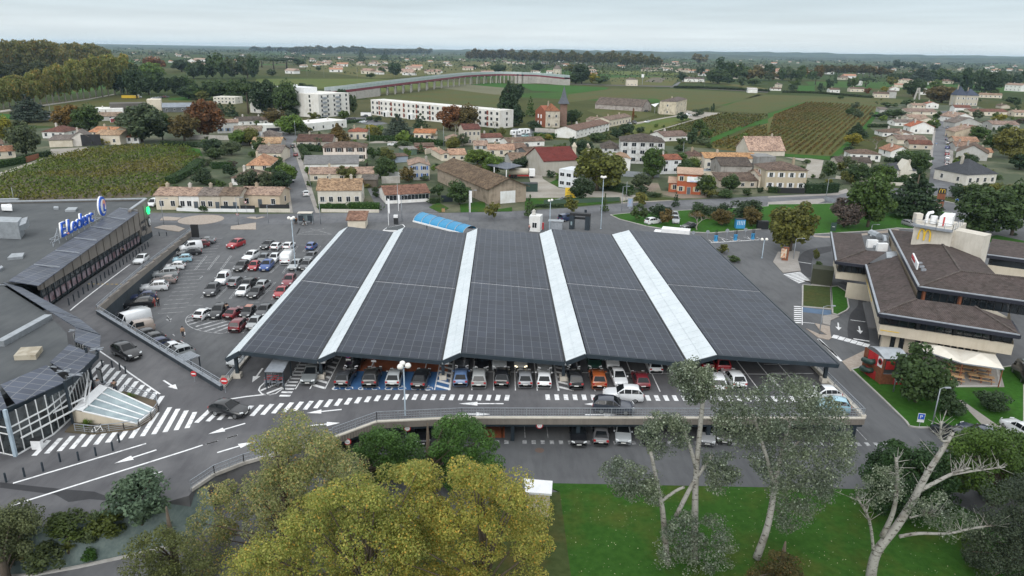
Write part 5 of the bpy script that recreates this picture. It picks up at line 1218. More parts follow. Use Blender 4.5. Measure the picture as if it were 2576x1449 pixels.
mb=MB();q0,q1=at('B7',1450,468,9.7),at('B7',1500,575,9.5);mb.bar(q0+zq*.5,q1+zq*.5,.2,1.0);o=mb.mk('roof_sign',M.white,mc)
xd_=(q1-q0).normalized();text('McDrive',.95,.03,M.red,q0+vE((-.15,-.02,.2)),(xd_.x,xd_.y,0),(0,0,1),mc,'roof_sign_lettering')
mb=MB()
for p in((1525,515),(1545,552),(1563,583)):v=at('B7',*p,9.75);mb.box(v.x-.3,v.y-.15,9.7,v.x+.35,v.y+.15,10.0)
mb.mk('roof_lamp',M.galv,mc)
ym=MB()
for p,q,f0,f1 in((W0,W1,.01,.16),(W3,W2,.0,.95),(W2,W0,.02,.5)):a,b2=p.lerp(q,f0),p.lerp(q,f1);n_=vE(((q-p).y,-(q-p).x,0)).normalized()*.05;n_=n_ if n_.dot(p-vE((70,110,0)))>0 else-n_;ym.bar(a+n_+zq*.55,b2+n_+zq*.55,.06,.09)
ym.mk('yellow_trim',M.yellow,mc)
sl=m7(2.9,(950,905),(1040,910),(1110,1165),(1010,1160));mb=MB();mb.prism([(p.x,p.y)for p in sl],2.75,2.95);mb.mk('drive_canopy',mat('canopy_grey',(.07,.07,.075),.7),mc)
# == CARS
def place(c,kind,nx,ny,tx,ty,colr,label,z=0.,far=None,group='cars parked in the open car park',lit=False):
 a,b2=at(c,nx,ny,z+.6),at(c,tx,ty,z+.6);d=a-b2;m_=(a+b2)/2
 far=(CARS[kind][0]*FPX/depth(m_)<46)if far is None else far
 return car(kind,(m_.x,m_.y,z),math.atan2(d.y,d.x),colr,label,group,far,lit)
gW='cars nose-in along the west wall of the car park';gL='cars parked in the open car park'
for r in(('saloon',905,430,1040,425,GREY,'grey coupe at the far end of the row along the west wall'),('hatch',880,462,972,455,DRED,'dark red hatchback beside white van in the row along the west wall'),('smallvan',768,495,930,475,WHITE,'small white panel van nose-in along the west wall'),('saloon',735,545,927,525,BLACK,'black coupe parked between small white van and pale blue city car'),('city',684,600,858,590,LBLUE,'pale blue city car nose-in along the west wall'),('city',614,665,792,660,WHITE,'small white hatchback next to the pale blue city car'),('mpv',503,740,720,725,SILV,'silver people carrier next to beige grey hatchback by the west wall'),('hatch',497,797,706,790,BROWN,'beige grey hatchback beside the white crossover by the west wall'),('suv',382,867,634,850,WHITE,'white crossover midway along the west wall'),('hatch',290,957,510,937,DBLUE,'dark blue hatchback behind the black off-roader being loaded'),('suv',232,1022,492,1005,BLACK,'black off-roader being loaded by people at its open boot'),('estate',142,1117,414,1090,DGREY,'dark grey estate parked next to the large white van by the wall'),('hatch',110,1185,300,1145,DGREY,'dark car half hidden behind the large white van'),('van',165,1225,432,1150,WHITE,'large white panel van near the corner of the retaining wall'),('smallvan',235,1275,466,1225,BEIGE,'beige van with roof bars beside the large white van'),('city',300,1337,490,1287,DGREY,'dark small car with white bonnet stripe by the angled wall'),('hatch',358,1377,560,1325,(.035,.037,.04),'charcoal hatchback next to the navy car by the angled wall'),('hatch',424,1427,602,1375,DBLUE,'navy blue hatchback by the angled wall')):place('C2',*r,group=gW)
place('B1','saloon',1563,1032,1812,962,WHITE,'white saloon third from the shelter along the angled wall',group=gW)
place('B1','suv',1630,1087,1912,1012,SILV,'silver off-roader beside the trolley shelter roof',group=gW)
for r in(('hatch',1528,490,1603,447,BLACK,'black hatchback at the left end of the farthest row of the car park'),('hatch',1692,450,1618,502,WHITE,'white hatchback beside the black hatchback in the farthest row'),('hatch',1802,442,1730,502,WHITE,'white hatchback beside the tall lamp post in the farthest row'),('city',2012,450,1945,502,BLUE,'bright blue city car alone in the farthest row'),('suv',1190,490,1348,430,RED,'red crossover driving across the far end of the car park'),('suv',1355,606,1462,545,WHITE,'white crossover with black roof in the middle of the car park'),('city',1490,630,1566,560,GREY,'grey small car with bonnet stripes between two white cars'),('city',1592,630,1660,555,WHITE,'white small car next to the tall white van'),('van',1800,545,1712,650,WHITE,'tall white delivery van in the middle of the car park'),('estate',1270,706,1372,625,BLACK,'black estate beside the bright red city car'),('city',1405,700,1476,630,RED,'bright red city car between black estate and blue crossover'),('suv',1515,706,1602,620,BLUE,'bright blue crossover next to red city car'),('estate',1775,700,1870,610,SILV,'silver estate beside the foot of the tall lamp post'),('hatch',1882,697,1962,620,DGREY,'dark grey car by the carport edge behind silver estate'),('hatch',1932,606,2002,550,GREY,'mid grey car by the carport edge near the white van'),('smallvan',1095,842,1202,735,WHITE,'white van with side windows and an open door'),('suv',1336,770,1220,852,(.16,.165,.18),'grey coupe crossover beside the white windowed van'),('suv',1456,785,1360,857,BLACK,'black crossover with red brake lamps beside grey coupe crossover'),('city',1572,795,1482,872,SILV,'silver small car at the right end beside black crossover'),('suv',995,946,1100,835,DGREY,'dark grey crossover at the left end of its row'),('city',1285,946,1386,850,WHITE,'white small car beside a black hatchback in the middle row'),('hatch',1405,952,1506,875,BLACK,'black hatchback to the right of a white small car'),('suv',1730,856,1806,755,(.20,.03,.045),'wine red crossover by the carport edge'),('hatch',1655,952,1726,870,RED,'red hatchback in front of the wine red crossover by the carport'),('hatch',1046,1060,900,1152,WHITE,'white hatchback behind the hatched island'),('suv',1045,1152,1168,1035,BLACK,'black crossover between white hatchback and maroon saloon'),('saloon',1322,1055,1204,1132,DRED,'maroon saloon next to the black car with orange roof'),('city',1335,1142,1432,1050,BLACK,'black small car with an orange roof'),('hatch',1480,1132,1576,1035,DGREY,'dark grey hatchback near the carport edge beside the orange-roofed car'),('mpv',1358,1160,1248,1262,DRED,'maroon people carrier beside the hatched island'),('city',1402,1242,1484,1155,SILV,'silver small car tucked by the carport edge behind the maroon people carrier')):
 o=place('C2',*r)
 if 'orange roof' in r[6]and r[0]=='city':
  mb=MB();L,Wd,Hh_=CARS['city'][:3];mb.box(-.36*L*.9,-Wd*.30,Hh_-.02,.0,Wd*.30,Hh_+.03);q=mb.mk('roof_panel',M.car,o,local=1);q.color=(.36,.09,.03,1)
place('B3','hatch',285,378,402,300,SILV,'silver hatchback beside the deck wall under the carport corner')
place('C2','hatch',325,645,442,560,WHITE,'white hatchback driving down the ramp beside the supermarket',z=rampz(128),group='cars driving')
place('C1','suv',1592,222,1345,112,BLACK,'black people carrier driving on the forecourt by the zebra crossing',z=3,group='cars driving')
place('B3','hatch',405,872,70,815,BLACK,'black crossover driving over the crossing at the deck entrance',z=3,group='cars driving')
place('B4','suv',1830,690,2155,705,WHITE,'white crossover turning on the deck lane',z=3,group='cars driving')
place('B4','suv',2080,832,1712,802,(.03,.036,.055),'dark blue crossover driving along the deck parapet',z=3,group='cars driving')
gD='cars parked on the deck under the solar carport'
for r in(('B3','hatch',1010,585,1105,410,(.17,.185,.19),'grey hatchback facing out beside the trolley shelter crossing'),('B3','hatch',1450,445,1358,592,DGREY,'charcoal hatchback in the leftmost blue disabled bay'),('B3','suv',1702,437,1640,598,(.028,.028,.028),'black crossover in the second blue disabled bay'),('B3','hatch',1922,452,1875,588,SILV,'silver hatchback in the third blue disabled bay'),('B3','saloon',2192,455,2135,600,BLACK,'black saloon in the rightmost blue disabled bay'),('B3','hatch',1465,415,1542,300,BLACK,'black hatchback on the orange painted bay'),('B3','hatch',1128,408,1200,325,BLACK,'black car half hidden behind the post and rainwater box'),('B4','hatch',370,438,355,590,SKYB,'sky blue hatchback reversed next to the disabled bays'),('B4','mpv',550,450,540,602,(.28,.29,.29),'silver people carrier beside the sky blue hatchback'),('B4','suv',788,437,768,602,BLACK,'black crossover with glass roof in the middle bay'),('B4','hatch',995,452,1010,605,(.25,.26,.28),'two-tone grey and black hatchback beside white hatchback'),('B4','hatch',1190,450,1200,612,WHITE,'white hatchback next to the hatched post island'),('B4','mpv',1488,447,1525,627,BLACK,'black people carrier right of the hatched post island'),('B4','suv',1718,450,1757,622,ORAN,'copper orange crossover on the deck'),('B4','city',1987,610,1912,450,WHITE,'white small car facing out beside the copper crossover'),('B4','hatch',2138,472,2197,617,DRED,'dark red hatchback right of the white small car on the deck'),('B4','hatch',370,415,386,295,DGREY,'dark grey car in the rear row behind sky blue hatchback'),('B4','hatch',570,430,580,305,BLACK,'black car in the rear row behind silver people carrier'),('B4','suv',750,427,750,305,SILV,'pale silver crossover in the rear row facing the black crossover'),('B4','city',965,427,960,315,(.5,.5,.48),'white city car with its headlamps lit in the rear row'),('B4','suv',1205,432,1195,325,(.2,.21,.215),'grey off-roader in the rear row behind the white hatchback'),('B4','hatch',1490,410,1470,320,BLACK,'black hatchback in the rear row right of the hatched island'),('B4','hatch',1710,417,1690,305,GREEN,'dark green hatchback in the rear row behind copper crossover'),('B4','city',1895,417,1870,305,WHITE,'white small car in the rear row beside dark green hatchback'),('B4','hatch',2268,338,2322,452,WHITE,'white hatchback showing its tail in the rear row'),('B5','suv',660,305,745,447,RED,'red crossover at the right end of the rear row'),('B5','hatch',540,315,578,412,DRED,'dark red car beside the red crossover behind poplar leaves'),('B5','mpv',638,480,700,652,WHITE,'white people carrier behind the poplar crown'),('B5','suv',790,472,890,600,WHITE,'white crossover with black roof behind the poplar crown'),('B5','city',450,590,500,665,WHITE,'white small car hidden among the poplar leaves'),('B5','hatch',1640,690,1810,690,WHITE,'white hatchback by the right parapet behind leaves'),('B5','city',1740,790,1935,815,LBLUE,'pale blue small car by the right parapet behind leaves')):
 place(r[0],*r[1:],z=3,group=gD,lit='lit' in r[7])
gU='cars on the lower level under the deck'
for r in(('B4','hatch',1545,1148,1530,1045,BLACK,'black hatchback under the deck right of a column'),('B4','saloon',1765,1010,1770,1147,(.12,.12,.125),'grey saloon showing its tail under the deck'),('B4','hatch',1995,1142,1985,1020,SILV,'silver hatchback facing out under the deck'),('B4','hatch',2262,1140,2232,1030,BLACK,'black hatchback under the deck right of the silver one'),('B3','hatch',2180,1130,2185,1040,BLACK,'black car with chrome grille in the dark bay above the green tree'),('B5','saloon',575,1130,570,1030,(.3,.31,.32),'silver saloon under the deck between poplar trunks'),('B5','hatch',745,1115,732,1030,(.1,.1,.1),'dark hatchback under the deck behind the poplar branches')):place(r[0],*r[1:],group=gU)
gR='cars parked by the restaurant lawn'
for r in(('B6','suv',2450,990,2640,1110,WHITE,'white crossover by the lawn at the right edge of the car park'),('B6','suv',2215,1065,2525,1195,(.42,.43,.44),'silver car with dark glass roof by the lawn'),('B6','hatch',2010,1035,2205,1112,(.03,.04,.07),'dark navy car parked by the lawn footpath'),('B6','suv',1765,1050,1930,1150,(.02,.025,.03),'black car behind the dead poplar limb'),('B6','van',2540,440,2650,560,(.02,.02,.022),'dark van beyond the terrace at the picture edge'),('A8','estate',1480,1068,1398,1045,(.25,.26,.27),'silver grey car on the grass behind the restaurant tower'),('A7','suv',1478,1022,1365,1038,WHITE,'white coupe crossover parked on the grass under the pines'),('A7','suv',1650,1052,1645,985,SILV,'silver crossover parked on grass facing the carport'),('A7','hatch',1640,992,1640,948,(.4,.42,.43),'pale silver car behind the silver crossover under trees'),('A7','saloon',1722,1085,1836,1065,BLACK,'black coupe parked on the grass beside the bare tree'),('A7','smallvan',615,985,475,1012,(.015,.03,.085),'dark blue van waiting at the filling station'),('A7','hatch',470,818,548,815,(.04,.06,.05),'dark green car behind the verge tree across the road')):place(r[0],*r[1:],group=gR)
gS='cars on the side street'
for r in(('A6','hatch',500,728,508,770,WHITE,'white hatchback at the near end of the side street'),('A6','hatch',358,635,350,592,(.03,.035,.05),'dark blue car coming down the side street'),('A6','saloon',398,340,400,372,(.22,.03,.03),'red saloon halfway up the side street'),('A6','hatch',366,252,370,290,(.03,.04,.035),'dark car near the top of the side street'),('A6','hatch',235,205,270,210,(.25,.05,.05),'small red car at the top of the side street'),('A6','saloon',200,135,268,132,WHITE,'white car outside the white garage'),('A6','hatch',70,140,132,138,WHITE,'white car by the garage forecourt sign'),('A6','suv',1345,255,1405,255,WHITE,'white crossover by the hedge near the flats'),('A6','hatch',1045,25,1105,28,(.6,.65,.68),'pale car on the drive of the flats'),('A2','hatch',1070,915,1118,915,(.05,.06,.07),'dark car by the container beside the flats'),('A2','suv',895,955,940,950,BLACK,'black car beside the tower block'),('A2','suv',945,945,990,945,DGREY,'dark grey car right of the black car by the tower block'),('A5','smallvan',1520,610,1565,585,WHITE,'white van behind the corner of the supermarket'),('A7','saloon',2018,515,2085,505,(.015,.025,.06),'dark blue car on the walled drive by the stone houses'),('A7','hatch',1925,520,2005,520,(.3,.36,.40),'pale blue grey car behind the yellow wall'),('A7','city',95,170,165,165,(.30,.48,.50),'turquoise car beside the caravans'),('A3','saloon',1335,975,1385,970,WHITE,'white saloon on the vineyard track'),('A3','suv',1250,985,1212,975,DGREY,'dark car parked by the long row houses'),('A3','hatch',1200,995,1165,985,(.2,.21,.22),'grey car behind the dark one by the row houses'),('A3','smallvan',1820,905,1730,905,WHITE,'white pick-up in the winery yard'),('A3','hatch',1315,860,1385,872,(.03,.05,.05),'dark car by the winery sail')):place(r[0],*r[1:],group=gS)
strt=[(1797,495),(1803,458),(1800,425),(1807,388),(1803,352),(1805,322),(1805,285),(1808,238),(1803,202),(1808,160),(1808,128),(1805,85),(1808,42)]
lbls=['black car first in the kerbside line on the long street','pale pink car second in the line on the long street','grey car third in the line on the long street','white car fourth in the line on the long street','dark red car fifth in the line on the long street','silver car just beyond the red one on the long street','blue car near the middle of the line on the long street','pale grey car just beyond the blue one on the long street','dark blue car facing the stepped roofs on the long street','grey blue car beside the second pole on the long street','white car two beyond the middle of the long street line','blue grey car beside the grey gable on the long street','white car close to the far end of the long street line']
cc_=[BLACK,(.5,.42,.42),GREY,WHITE,(.25,.03,.04),SILV,BLUE,(.4,.42,.44),DBLUE,(.12,.16,.2),WHITE,(.1,.14,.18),WHITE]
sdir=(at('A8',1850,0)-at('A8',1870,640)).normalized();sang=math.atan2(sdir.y,sdir.x)
for(x,y),l,cx_ in zip(strt,lbls,cc_):p=at('A8',x,y,.6);car('hatch',(p.x,p.y,.05),sang,cx_,l,'cars parked along the long street',True)
for x,y,l,cx_ in((1812,945,'white car third from the far end of the long street',WHITE),(1813,915,'pale car second from the far end of the long street',(.5,.52,.54)),(1815,872,'dark car at the far end of the long street',DGREY)):p=at('A4',x,y,.6);car('hatch',(p.x,p.y,.06),sang,cx_,l,'cars parked along the long street',True)
for i,(x,y)in enumerate(((1545,738),(1570,735),(1598,733),(1625,728),(1650,724),(1675,721))):p=at('A1',x,y,.6);car('hatch',(p.x,p.y,.06),1.2,[WHITE,(.5,.52,.55),SILV,DGREY,(.25,.05,.05),GREY][i],['white car leftmost in the row beside the woods','pale car second in the row beside the woods','silver car third in the row beside the woods','dark car in the row beside the woods','red car in the row beside the woods','grey car at the right of the row beside the woods'][i],'cars parked beside the woods',True)
p=at('A1',1390,722,.8);car('van',(p.x,p.y,.06),.2,WHITE,'white van beside the yellow container by the woods','cars parked beside the woods',True)
# == STREET FURNITURE
def lamp(c,x,yb,yt,label,z=0.,globes=3,name='street_lamp',group='globe street lamps',pr=.09):
 p=at(c,x,yb,z);h=height(p,c,yt)-z;r=thing(name,label,'street lamp',p,rnd.uniform(0,6),group)
 mb=MB();mb.tube([(0,0,0),(0,0,.6),(0,0,h-.5)],[pr*1.3,pr,pr*.7],10);mb.lathe([(.0,0),(pr*2.2,0),(pr*2.2,.12),(pr,.14)],(0,0,0),12);mb.mk('pole',M.pole,r,smooth=True,local=1)
 for k in rg(globes):
  a=2*pi*k/globes;q=vE((.48*cos(a),.48*sin(a),h-.28))
  br_(r,'arm','pole',(0,0,h-.45),q+vE((0,0,-.2)),.06)
  mb=MB();mb.lathe([(0,-.18),(.20,-.18),(.31,-.06),(.32,.08),(.24,.26),(.1,.34),(0,.35)],q,14);mb.mk('globe',M.lamp_white,r,smooth=True,local=1)
 return r
lamp('B3',2015,1160,385,'tall three-globe lamp post in front of the deck parapet')
lamp('A6',400,1530,985,'tall three-globe lamp post in the middle of the open car park')
lamp('A7',378,1112,808,'shorter twin-globe lamp post at the filling station exit',globes=2);lamp('A7',893,1105,575,'tall twin-globe lamp post on the filling station island',globes=3)
lamp('A7',2515,1400,1200,'twin-globe lamp post behind the carport right edge',globes=2)
def mast(c,x,yb,yt,label,arm=1.2,z=0.,name='street_light',group='slim grey street lights',head=True,ang=0.):
 p=at(c,x,yb,z);h=height(p,c,yt)-z;r=thing(name,label,'street light' if head else 'pole',p,ang,group)
 mb=MB();mb.tube([(0,0,0),(0,0,h)],[.09,.05],8);mb.mk('pole',M.galv,r,smooth=True,local=1)
 if head:
  mb=MB();mb.tube([(0,0,h-.05),(arm*.5,0,h+.12),(arm,0,h+.1)],.035,6);mb.mk('arm',M.galv,r,local=1);bq(r,'lantern','galv',arm-.1,-.12,h+.05,arm+.55,.12,h+.17)
 return r
for a in(('A5',1650,815,550,'slim street light on the splitter island by the supermarket corner'),('A5',2400,815,540,'slim street light with a yield sign left of the roundabout exit'),('A6',125,1045,865,'slim street light by the crossing near the bus shelter'),('A6',650,1058,830,'slim street light behind the bus shelter'),('A6',1470,1033,770,'slim street light across from the white bungalow'),('A6',2152,1020,720,'slim street light near the barn with twin white banners'),('A7',1103,925,680,'slim street light by the advertising panel'),('A8',575,845,600,'slim street light beside the footbridge rail'),('A8',1038,1130,1065,'low twin light behind the restaurant roof'),('B7',255,470,265,'twin light on the paved island beside the advert board'),('B7',515,1225,945,'twin light at the end of the drive-through island'),('A8',2240,1140,995,'thin light among the dark trees at the right')):mast(*a)
mast('B6',1650,1010,640,'grey street light standing on the lawn by the round bushes',arm=.6);mast('B6',1258,680,440,'grey street light beside the play cube',arm=.5)
for i,a in enumerate((('A5',145,590,430,'wooden pole in the vineyard at the left edge'),('A2',405,1200,960,'leaning wooden pole at the top of the side street'),('A6',550,690,450,'utility pole left of the stone house with mottled roof'),('A2',1145,1180,990,'utility pole by the tall hedge'),('A2',1890,1245,1020,'utility pole by the small stone house'),('A7',1145,840,630,'concrete utility pole by the gravel entrance'),('A7',1710,470,225,'utility pole right of the white house with red roof'),('A3',1535,925,830,'utility pole by the winery yard'),('A1',515,930,790,'utility pole by the dark cedar'),('A6',1430,920,650,'utility pole in front of the white bungalow'),('A4',1830,880,740,'utility pole at the end of the long street'),('A4',1885,1320,1180,'utility pole on the right side of the long street'),('A4',1880,1000,830,'utility pole among the roofs right of the long street'),('A3',1935,640,550,'utility pole by the railway'),('A1',1515,725,655,'utility pole beside the row of cars by the woods'))):mast(*a,head=False,name='utility_pole',group='utility poles')
for i,x in enumerate((330,515,685,1020,1358,1395,1705,1742)):mast('A2',x,[515,515,530,540,535,535,520,520][i],[440,445,445,450,455,455,465,465][i],'slim pole of the electrified railway beyond the viaduct',head=False,name='catenary_pole',group='catenary poles along the railway')
def bollards(pts,label,group,h=.95):
 proto=None
 for p in pts:
  if proto is None:
   mb=MB();mb.lathe([(0,0),(.085,0),(.085,h-.05),(.07,h),(0,h)],(0,0,0),10);proto=tag(mb.mk('bollard',M.anthracite),label,'bollard',group);proto.location=p
  else:o=proto.copy();COL.objects.link(o);o.location=p;o['label']=label
bb=A('C1',[(700,1440),(915,1425),(1115,1370),(1310,1310),(1385,1215)],3)+A('B2',[(437,395),(250,450),(65,505)],3)
for i,p in enumerate(bb):bollards([p],['bollard third from the left border beyond the crossing stripes','bollard at the lower end of the striped crossing','bollard beside the middle of the lower crossing','bollard second from the bicycle side of the crossing','bollard standing on the crossing stripes near the bicycle','bollard just left of the crossing by the lane','bollard second from the left border by the lane','bollard at the very left border by the lane'][i],'dark bollards along the forecourt lane')
for i,p in enumerate(A('C1',[(1060,340),(1190,340),(1305,350),(1395,380),(1460,415)],3)):bollards([p],['leftmost bollard behind the blue-grey post at the upper crossing','second bollard of the five at the upper crossing','middle bollard of the five at the upper crossing','fourth bollard of the five at the upper crossing','bollard at the lower right of the five at the upper crossing'][i],'dark bollards at the upper crossing')
bollards([fp(2+i*1.95,rampz(fp(2+i*1.95,0).y)+.01,2.4)for i in rg(22)],'dark bollard in the line along the supermarket windows','bollards along the supermarket windows',1.1)
bollards(A('A5',[(1605,925),(1680,930)]),'dark bollard at the top of the ramp by the supermarket corner','bollards at the supermarket corner',1.0)
def shelter(nm,label,poly,zt,z=0.,seams=12,slope=(0,0,0,0)):
 P=[vE((p[0],p[1],0))for p in poly];c=sum(P,vE())/4;r=thing(nm,label,'trolley shelter',(c.x,c.y,z));mb=MB();mb.prism([(p.x,p.y)for p in P],z+zt,z+zt+.08)
 for i in rg(seams+1):f=i/seams;a=P[0].lerp(P[3],f);b2=P[1].lerp(P[2],f);mb.bar((a.x,a.y,z+zt+.12),(b2.x,b2.y,z+zt+.12),.16,.07)
 mb.mk('roof',M.galv,r)
 for p in P:q=p.lerp(c,.05);br_w(r,'post','anthracite',(q.x,q.y,z),(q.x,q.y,z+zt),.12)
 return r
tsp=A('B3',[(590,475),(775,478),(850,340),(690,335)],5.2)
shelter('trolley_shelter','dark trolley shelter with ribbed roof on the deck beside the crossing',tsp,2.2,3.0)
ts2=A('B1',[(1705,1100),(1790,1155),(2010,1075),(1910,1030)],2.3)
shelter('trolley_shelter','metal roofed trolley shelter in the lower car park behind the angled wall',ts2,2.3,0.0)
tc_=sum(tsp,vE())/4
def trolley(p,ang,label,group):
 r=thing('shopping_trolley',label,'shopping trolley',p,ang,group);mb=MB()
 for s in(-1,1):
  mb.bar((-.4,s*.26,.55),(.45,s*.22,.55),.03);mb.bar((-.45,s*.28,.98),(.45,s*.24,.9),.03);mb.bar((-.42,s*.27,.15),(.42,s*.2,.15),.03);mb.bar((-.42,s*.27,.15),(-.45,s*.28,1.0),.03)
  for k in rg(6):x=-.4+k*.16;mb.bar((x,s*.27,.55),(x,s*.27,.95),.015)
 for k in rg(5):mb.bar((.45,-.22+k*.11,.55),(.47,-.22+k*.11,.92),.015)
 mb.box(-.4,-.25,.53,.45,.25,.56);mb.mk('basket',M.galv,r,local=1)
 br_(r,'handle','red',(-.5,-.28,1.02),(-.5,.28,1.02),.05)
 mb=MB();[mb.lathe([(0,0),(.05,0),(.05,.1),(0,.1)],(x,y,.02),8)for x in(-.4,.4)for y in(-.22,.22)];mb.mk('castor',M.rubber,r,local=1)
 return r
t0=trolley(tc_+vE((-1.2,-.8,-2.2)),1.9,'nested shopping trolley under the deck shelter','trolleys nested under the shelters')
for i in rg(1,8):dup(t0,(tc_.x-1.2+(i%3)*.75,tc_.y-.8+(i//3)*.5,3.0),1.9)
trolley(at('C1',1255,640,3),-2.4,'full shopping trolley pushed over the crossing by a shopper',None)
def roundsign(c,x,yb,yt,label,z=0.,kind='noentry',r_=.35,ang=None):
 p=at(c,x,yb,z);h=height(p,c,yt)-z;t=thing('road_sign',label,'road sign',p,-.1 if ang is None else ang,None)
 mb=MB();mb.tube([(0,.03,0),(0,.03,h)],.035,6);mb.mk('post',M.galv,t,local=1)
 def dsk(r,m,y,nm):mb=MB();n=24;vs=[(r*cos(2*pi*i/n),y+dy,h-r_+r*sin(2*pi*i/n))for dy in(0,.02)for i in rg(n)];mb.add(vs,dfc(n));return mb.mk(nm,m,t,local=1)
 if kind=='noentry':dsk(r_,M.red,-.02,'disc');bq(t,'bar','white',-r_*.7,-.04,h-r_-.07,r_*.7,-.02,h-r_+.07)
 if kind=='nopark':dsk(r_,M.red,-.02,'disc');dsk(r_*.78,M.blue_sign,-.04,'face');br_(t,'cross_bar','red',(-r_*.5,-.05,h-r_+r_*.5),(r_*.5,-.05,h-r_-r_*.5),.02,.1);bq(t,'plate','white',-.3,-.03,h-2*r_-.35,.3,0,h-2*r_-.1)
 if kind=='blue':dsk(r_,M.white,-.02,'disc');dsk(r_*.92,M.blue_sign,-.04,'face');br_(t,'arrow','white',(-r_*.4,-.06,h-r_+.1),(r_*.3,-.06,h-r_-.1),.03,.08)
 if kind=='back':dsk(r_,M.galv,-.02,'disc')
 if kind=='yield':mb=MB();mb.add([(-.4,-.02,h),(.4,-.02,h),(0,-.02,h-.7),(-.4,.0,h),(.4,0,h),(0,0,h-.7)],[(0,2,1),(3,4,5),(0,1,4,3),(1,2,5,4),(2,0,3,5)]);mb.mk('rim',M.red,t,local=1);mb=MB();mb.add([(-.27,-.03,h-.08),(.27,-.03,h-.08),(0,-.03,h-.55)],[(0,2,1)]);mb.mk('face',M.white,t,local=1)
 if kind=='speed':dsk(r_,M.red,-.02,'disc');dsk(r_*.75,M.white,-.04,'face');
 return t
roundsign('B1',1960,1330,1217,'round no-entry sign on the railing beside the trolley shelter',z=3);roundsign('B1',2270,1440,1283,'round no-entry sign at the deck entrance by the brick walkway',z=3,r_=.42)
roundsign('B3',1437,425,275,'no-parking sign over the orange bay at the left',z=3,kind='nopark',r_=.38);roundsign('B3',1690,425,300,'no-parking sign beside the second disabled bay',z=3,kind='nopark',r_=.3)
roundsign('A5',2400,810,700,'yield sign at the roundabout exit',kind='yield');roundsign('A5',2480,690,575,'yield sign in front of the terraced houses',kind='yield')
roundsign('A8',1895,850,800,'round blue keep-left sign on the roundabout island',kind='blue',r_=.5);roundsign('A8',1805,800,745,'back of a round sign beside the palm',kind='back',r_=.4)
for i,x in enumerate((1820,1965,2155,2340)):roundsign('A7',x,[1190,1195,1235,1215][i],[1125,1118,1105,1095][i],['back of the leftmost round sign by the charging bays','back of the second round sign by the charging bays','back of the third round sign by the charging bays','back of the rightmost round sign by the charging bays'][i],kind='back',r_=.42)
roundsign('A5',1915,895,840,'back of a round mirror at the foot of the ramp',kind='back',r_=.4)
for i,(c,x,y)in enumerate((('B3',1428,1162),('B3',2028,1028),('B4',1152,1000))):
 p=at(c,x,y,2.1);q=vE((p.x,(66.3 if i else 64.2),2.15));
 q=at(c,x,y,2.1);q.y-=.25;n=20;t=thing('height_limit_sign',['round height limit sign on the beam left of the trees','round height limit sign on the beam beside the tall lamp','round height limit sign on the beam over the lower lane'][i],'road sign',q)
 for r,yy,m,nm in((.38,0,M.red,'disc'),(.27,-.03,M.white,'face')):mb=MB();vs=[(r*cos(2*pi*k/n),yy+dy,r*sin(2*pi*k/n))for dy in(0,.025)for k in rg(n)];mb.add(vs,dfc(n));mb.mk(nm,m,t,local=1)
 text('2 m',.2,.005,M.black,q+vE((-.17,-.05,-.07)),(1,0,0),(0,0,1),t,'numeral')
p=at('B6',1520,1030);ps_=thing('parking_sign','square blue parking sign with P on the lawn by the lane','road sign',p,-.25);h=height(p,'B6',890)
mb=MB();mb.tube([(0,.03,0),(0,.03,h)],.035,6);mb.mk('post',M.galv,ps_,local=1);bq(ps_,'panel','white',-.36,-.02,h-.78,.36,.01,h);bq(ps_,'blue_face','blue_sign',-.32,-.035,h-.72,.32,-.02,h-.05);bq(ps_,'sub_plate','white',-.36,-.02,h-1.1,.36,.01,h-.82)
text('P',.62,.005,M.white,p+vE((-.2,-.02,h-.6)),(cos(-.25),sin(-.25),0),(0,0,1),ps_,'letter')
p=at('A8',1715,912);t=thing('restaurant_totem','tall brown roadside totem with yellow arches on black','sign',p,-.5);h=6.0
bq(t,'foot','black',-.7,-.25,0,.7,.25,.5);bq(t,'brown_panel','wood_brown',-.95,-.3,.5,.95,.3,h-1.5)
bq(t,'black_panel','black',-.97,-.32,h-1.5,.97,.32,h);bq(t,'dark_strip','anthracite',-.97,-.32,2.4,.97,.32,2.95)
bq(t,'caption_bar','white',-.6,-.33,.6,.6,-.3,.75)
td_=(cos(-.5),sin(-.5),0);fr_=vE((sin(-.5),-cos(-.5),0))
arches(M.yellow,p+fr_*.34+zq*(h-.75),td_,1.05,t,.0,1.3);arches(M.white,p+fr_*.32+zq*1.4,td_,.8,t,.0,.95)
text('ouvert 24h/24',.22,.005,M.white,p+fr_*.34-vE(td_)*.75+zq*2.6,td_,(0,0,1),t,'lettering')
pg=thing('play_cube','red and brown play cube with dark green tube slides and curved grey roof','playground',(52,83.5,.12));b4=[vE((p.x,p.y,0))for p in A('B6',[(945,465),(1125,592),(1345,600),(1215,480)],.12)]
zt=3.6
def face(q0,q1,f0,f1,z0,z1,m,nm,o=.05):
 d=(q1-q0);n_=vE((d.y,-d.x,0)).normalized()*o;a,b2=q0.lerp(q1,f0)+n_,q0.lerp(q1,f1)+n_;mb=MB();mb.bar((a.x,a.y,(z0+z1)/2),(b2.x,b2.y,(z0+z1)/2),.08,z1-z0);return mb.mk(nm,m,pg)
for i in rg(4):
 q=b4[i];br_w(pg,'corner_post','wood_brown',(q.x,q.y,.1),(q.x,q.y,zt),.22)
A0,A1_,A2_=b4[0],b4[1],b4[2]
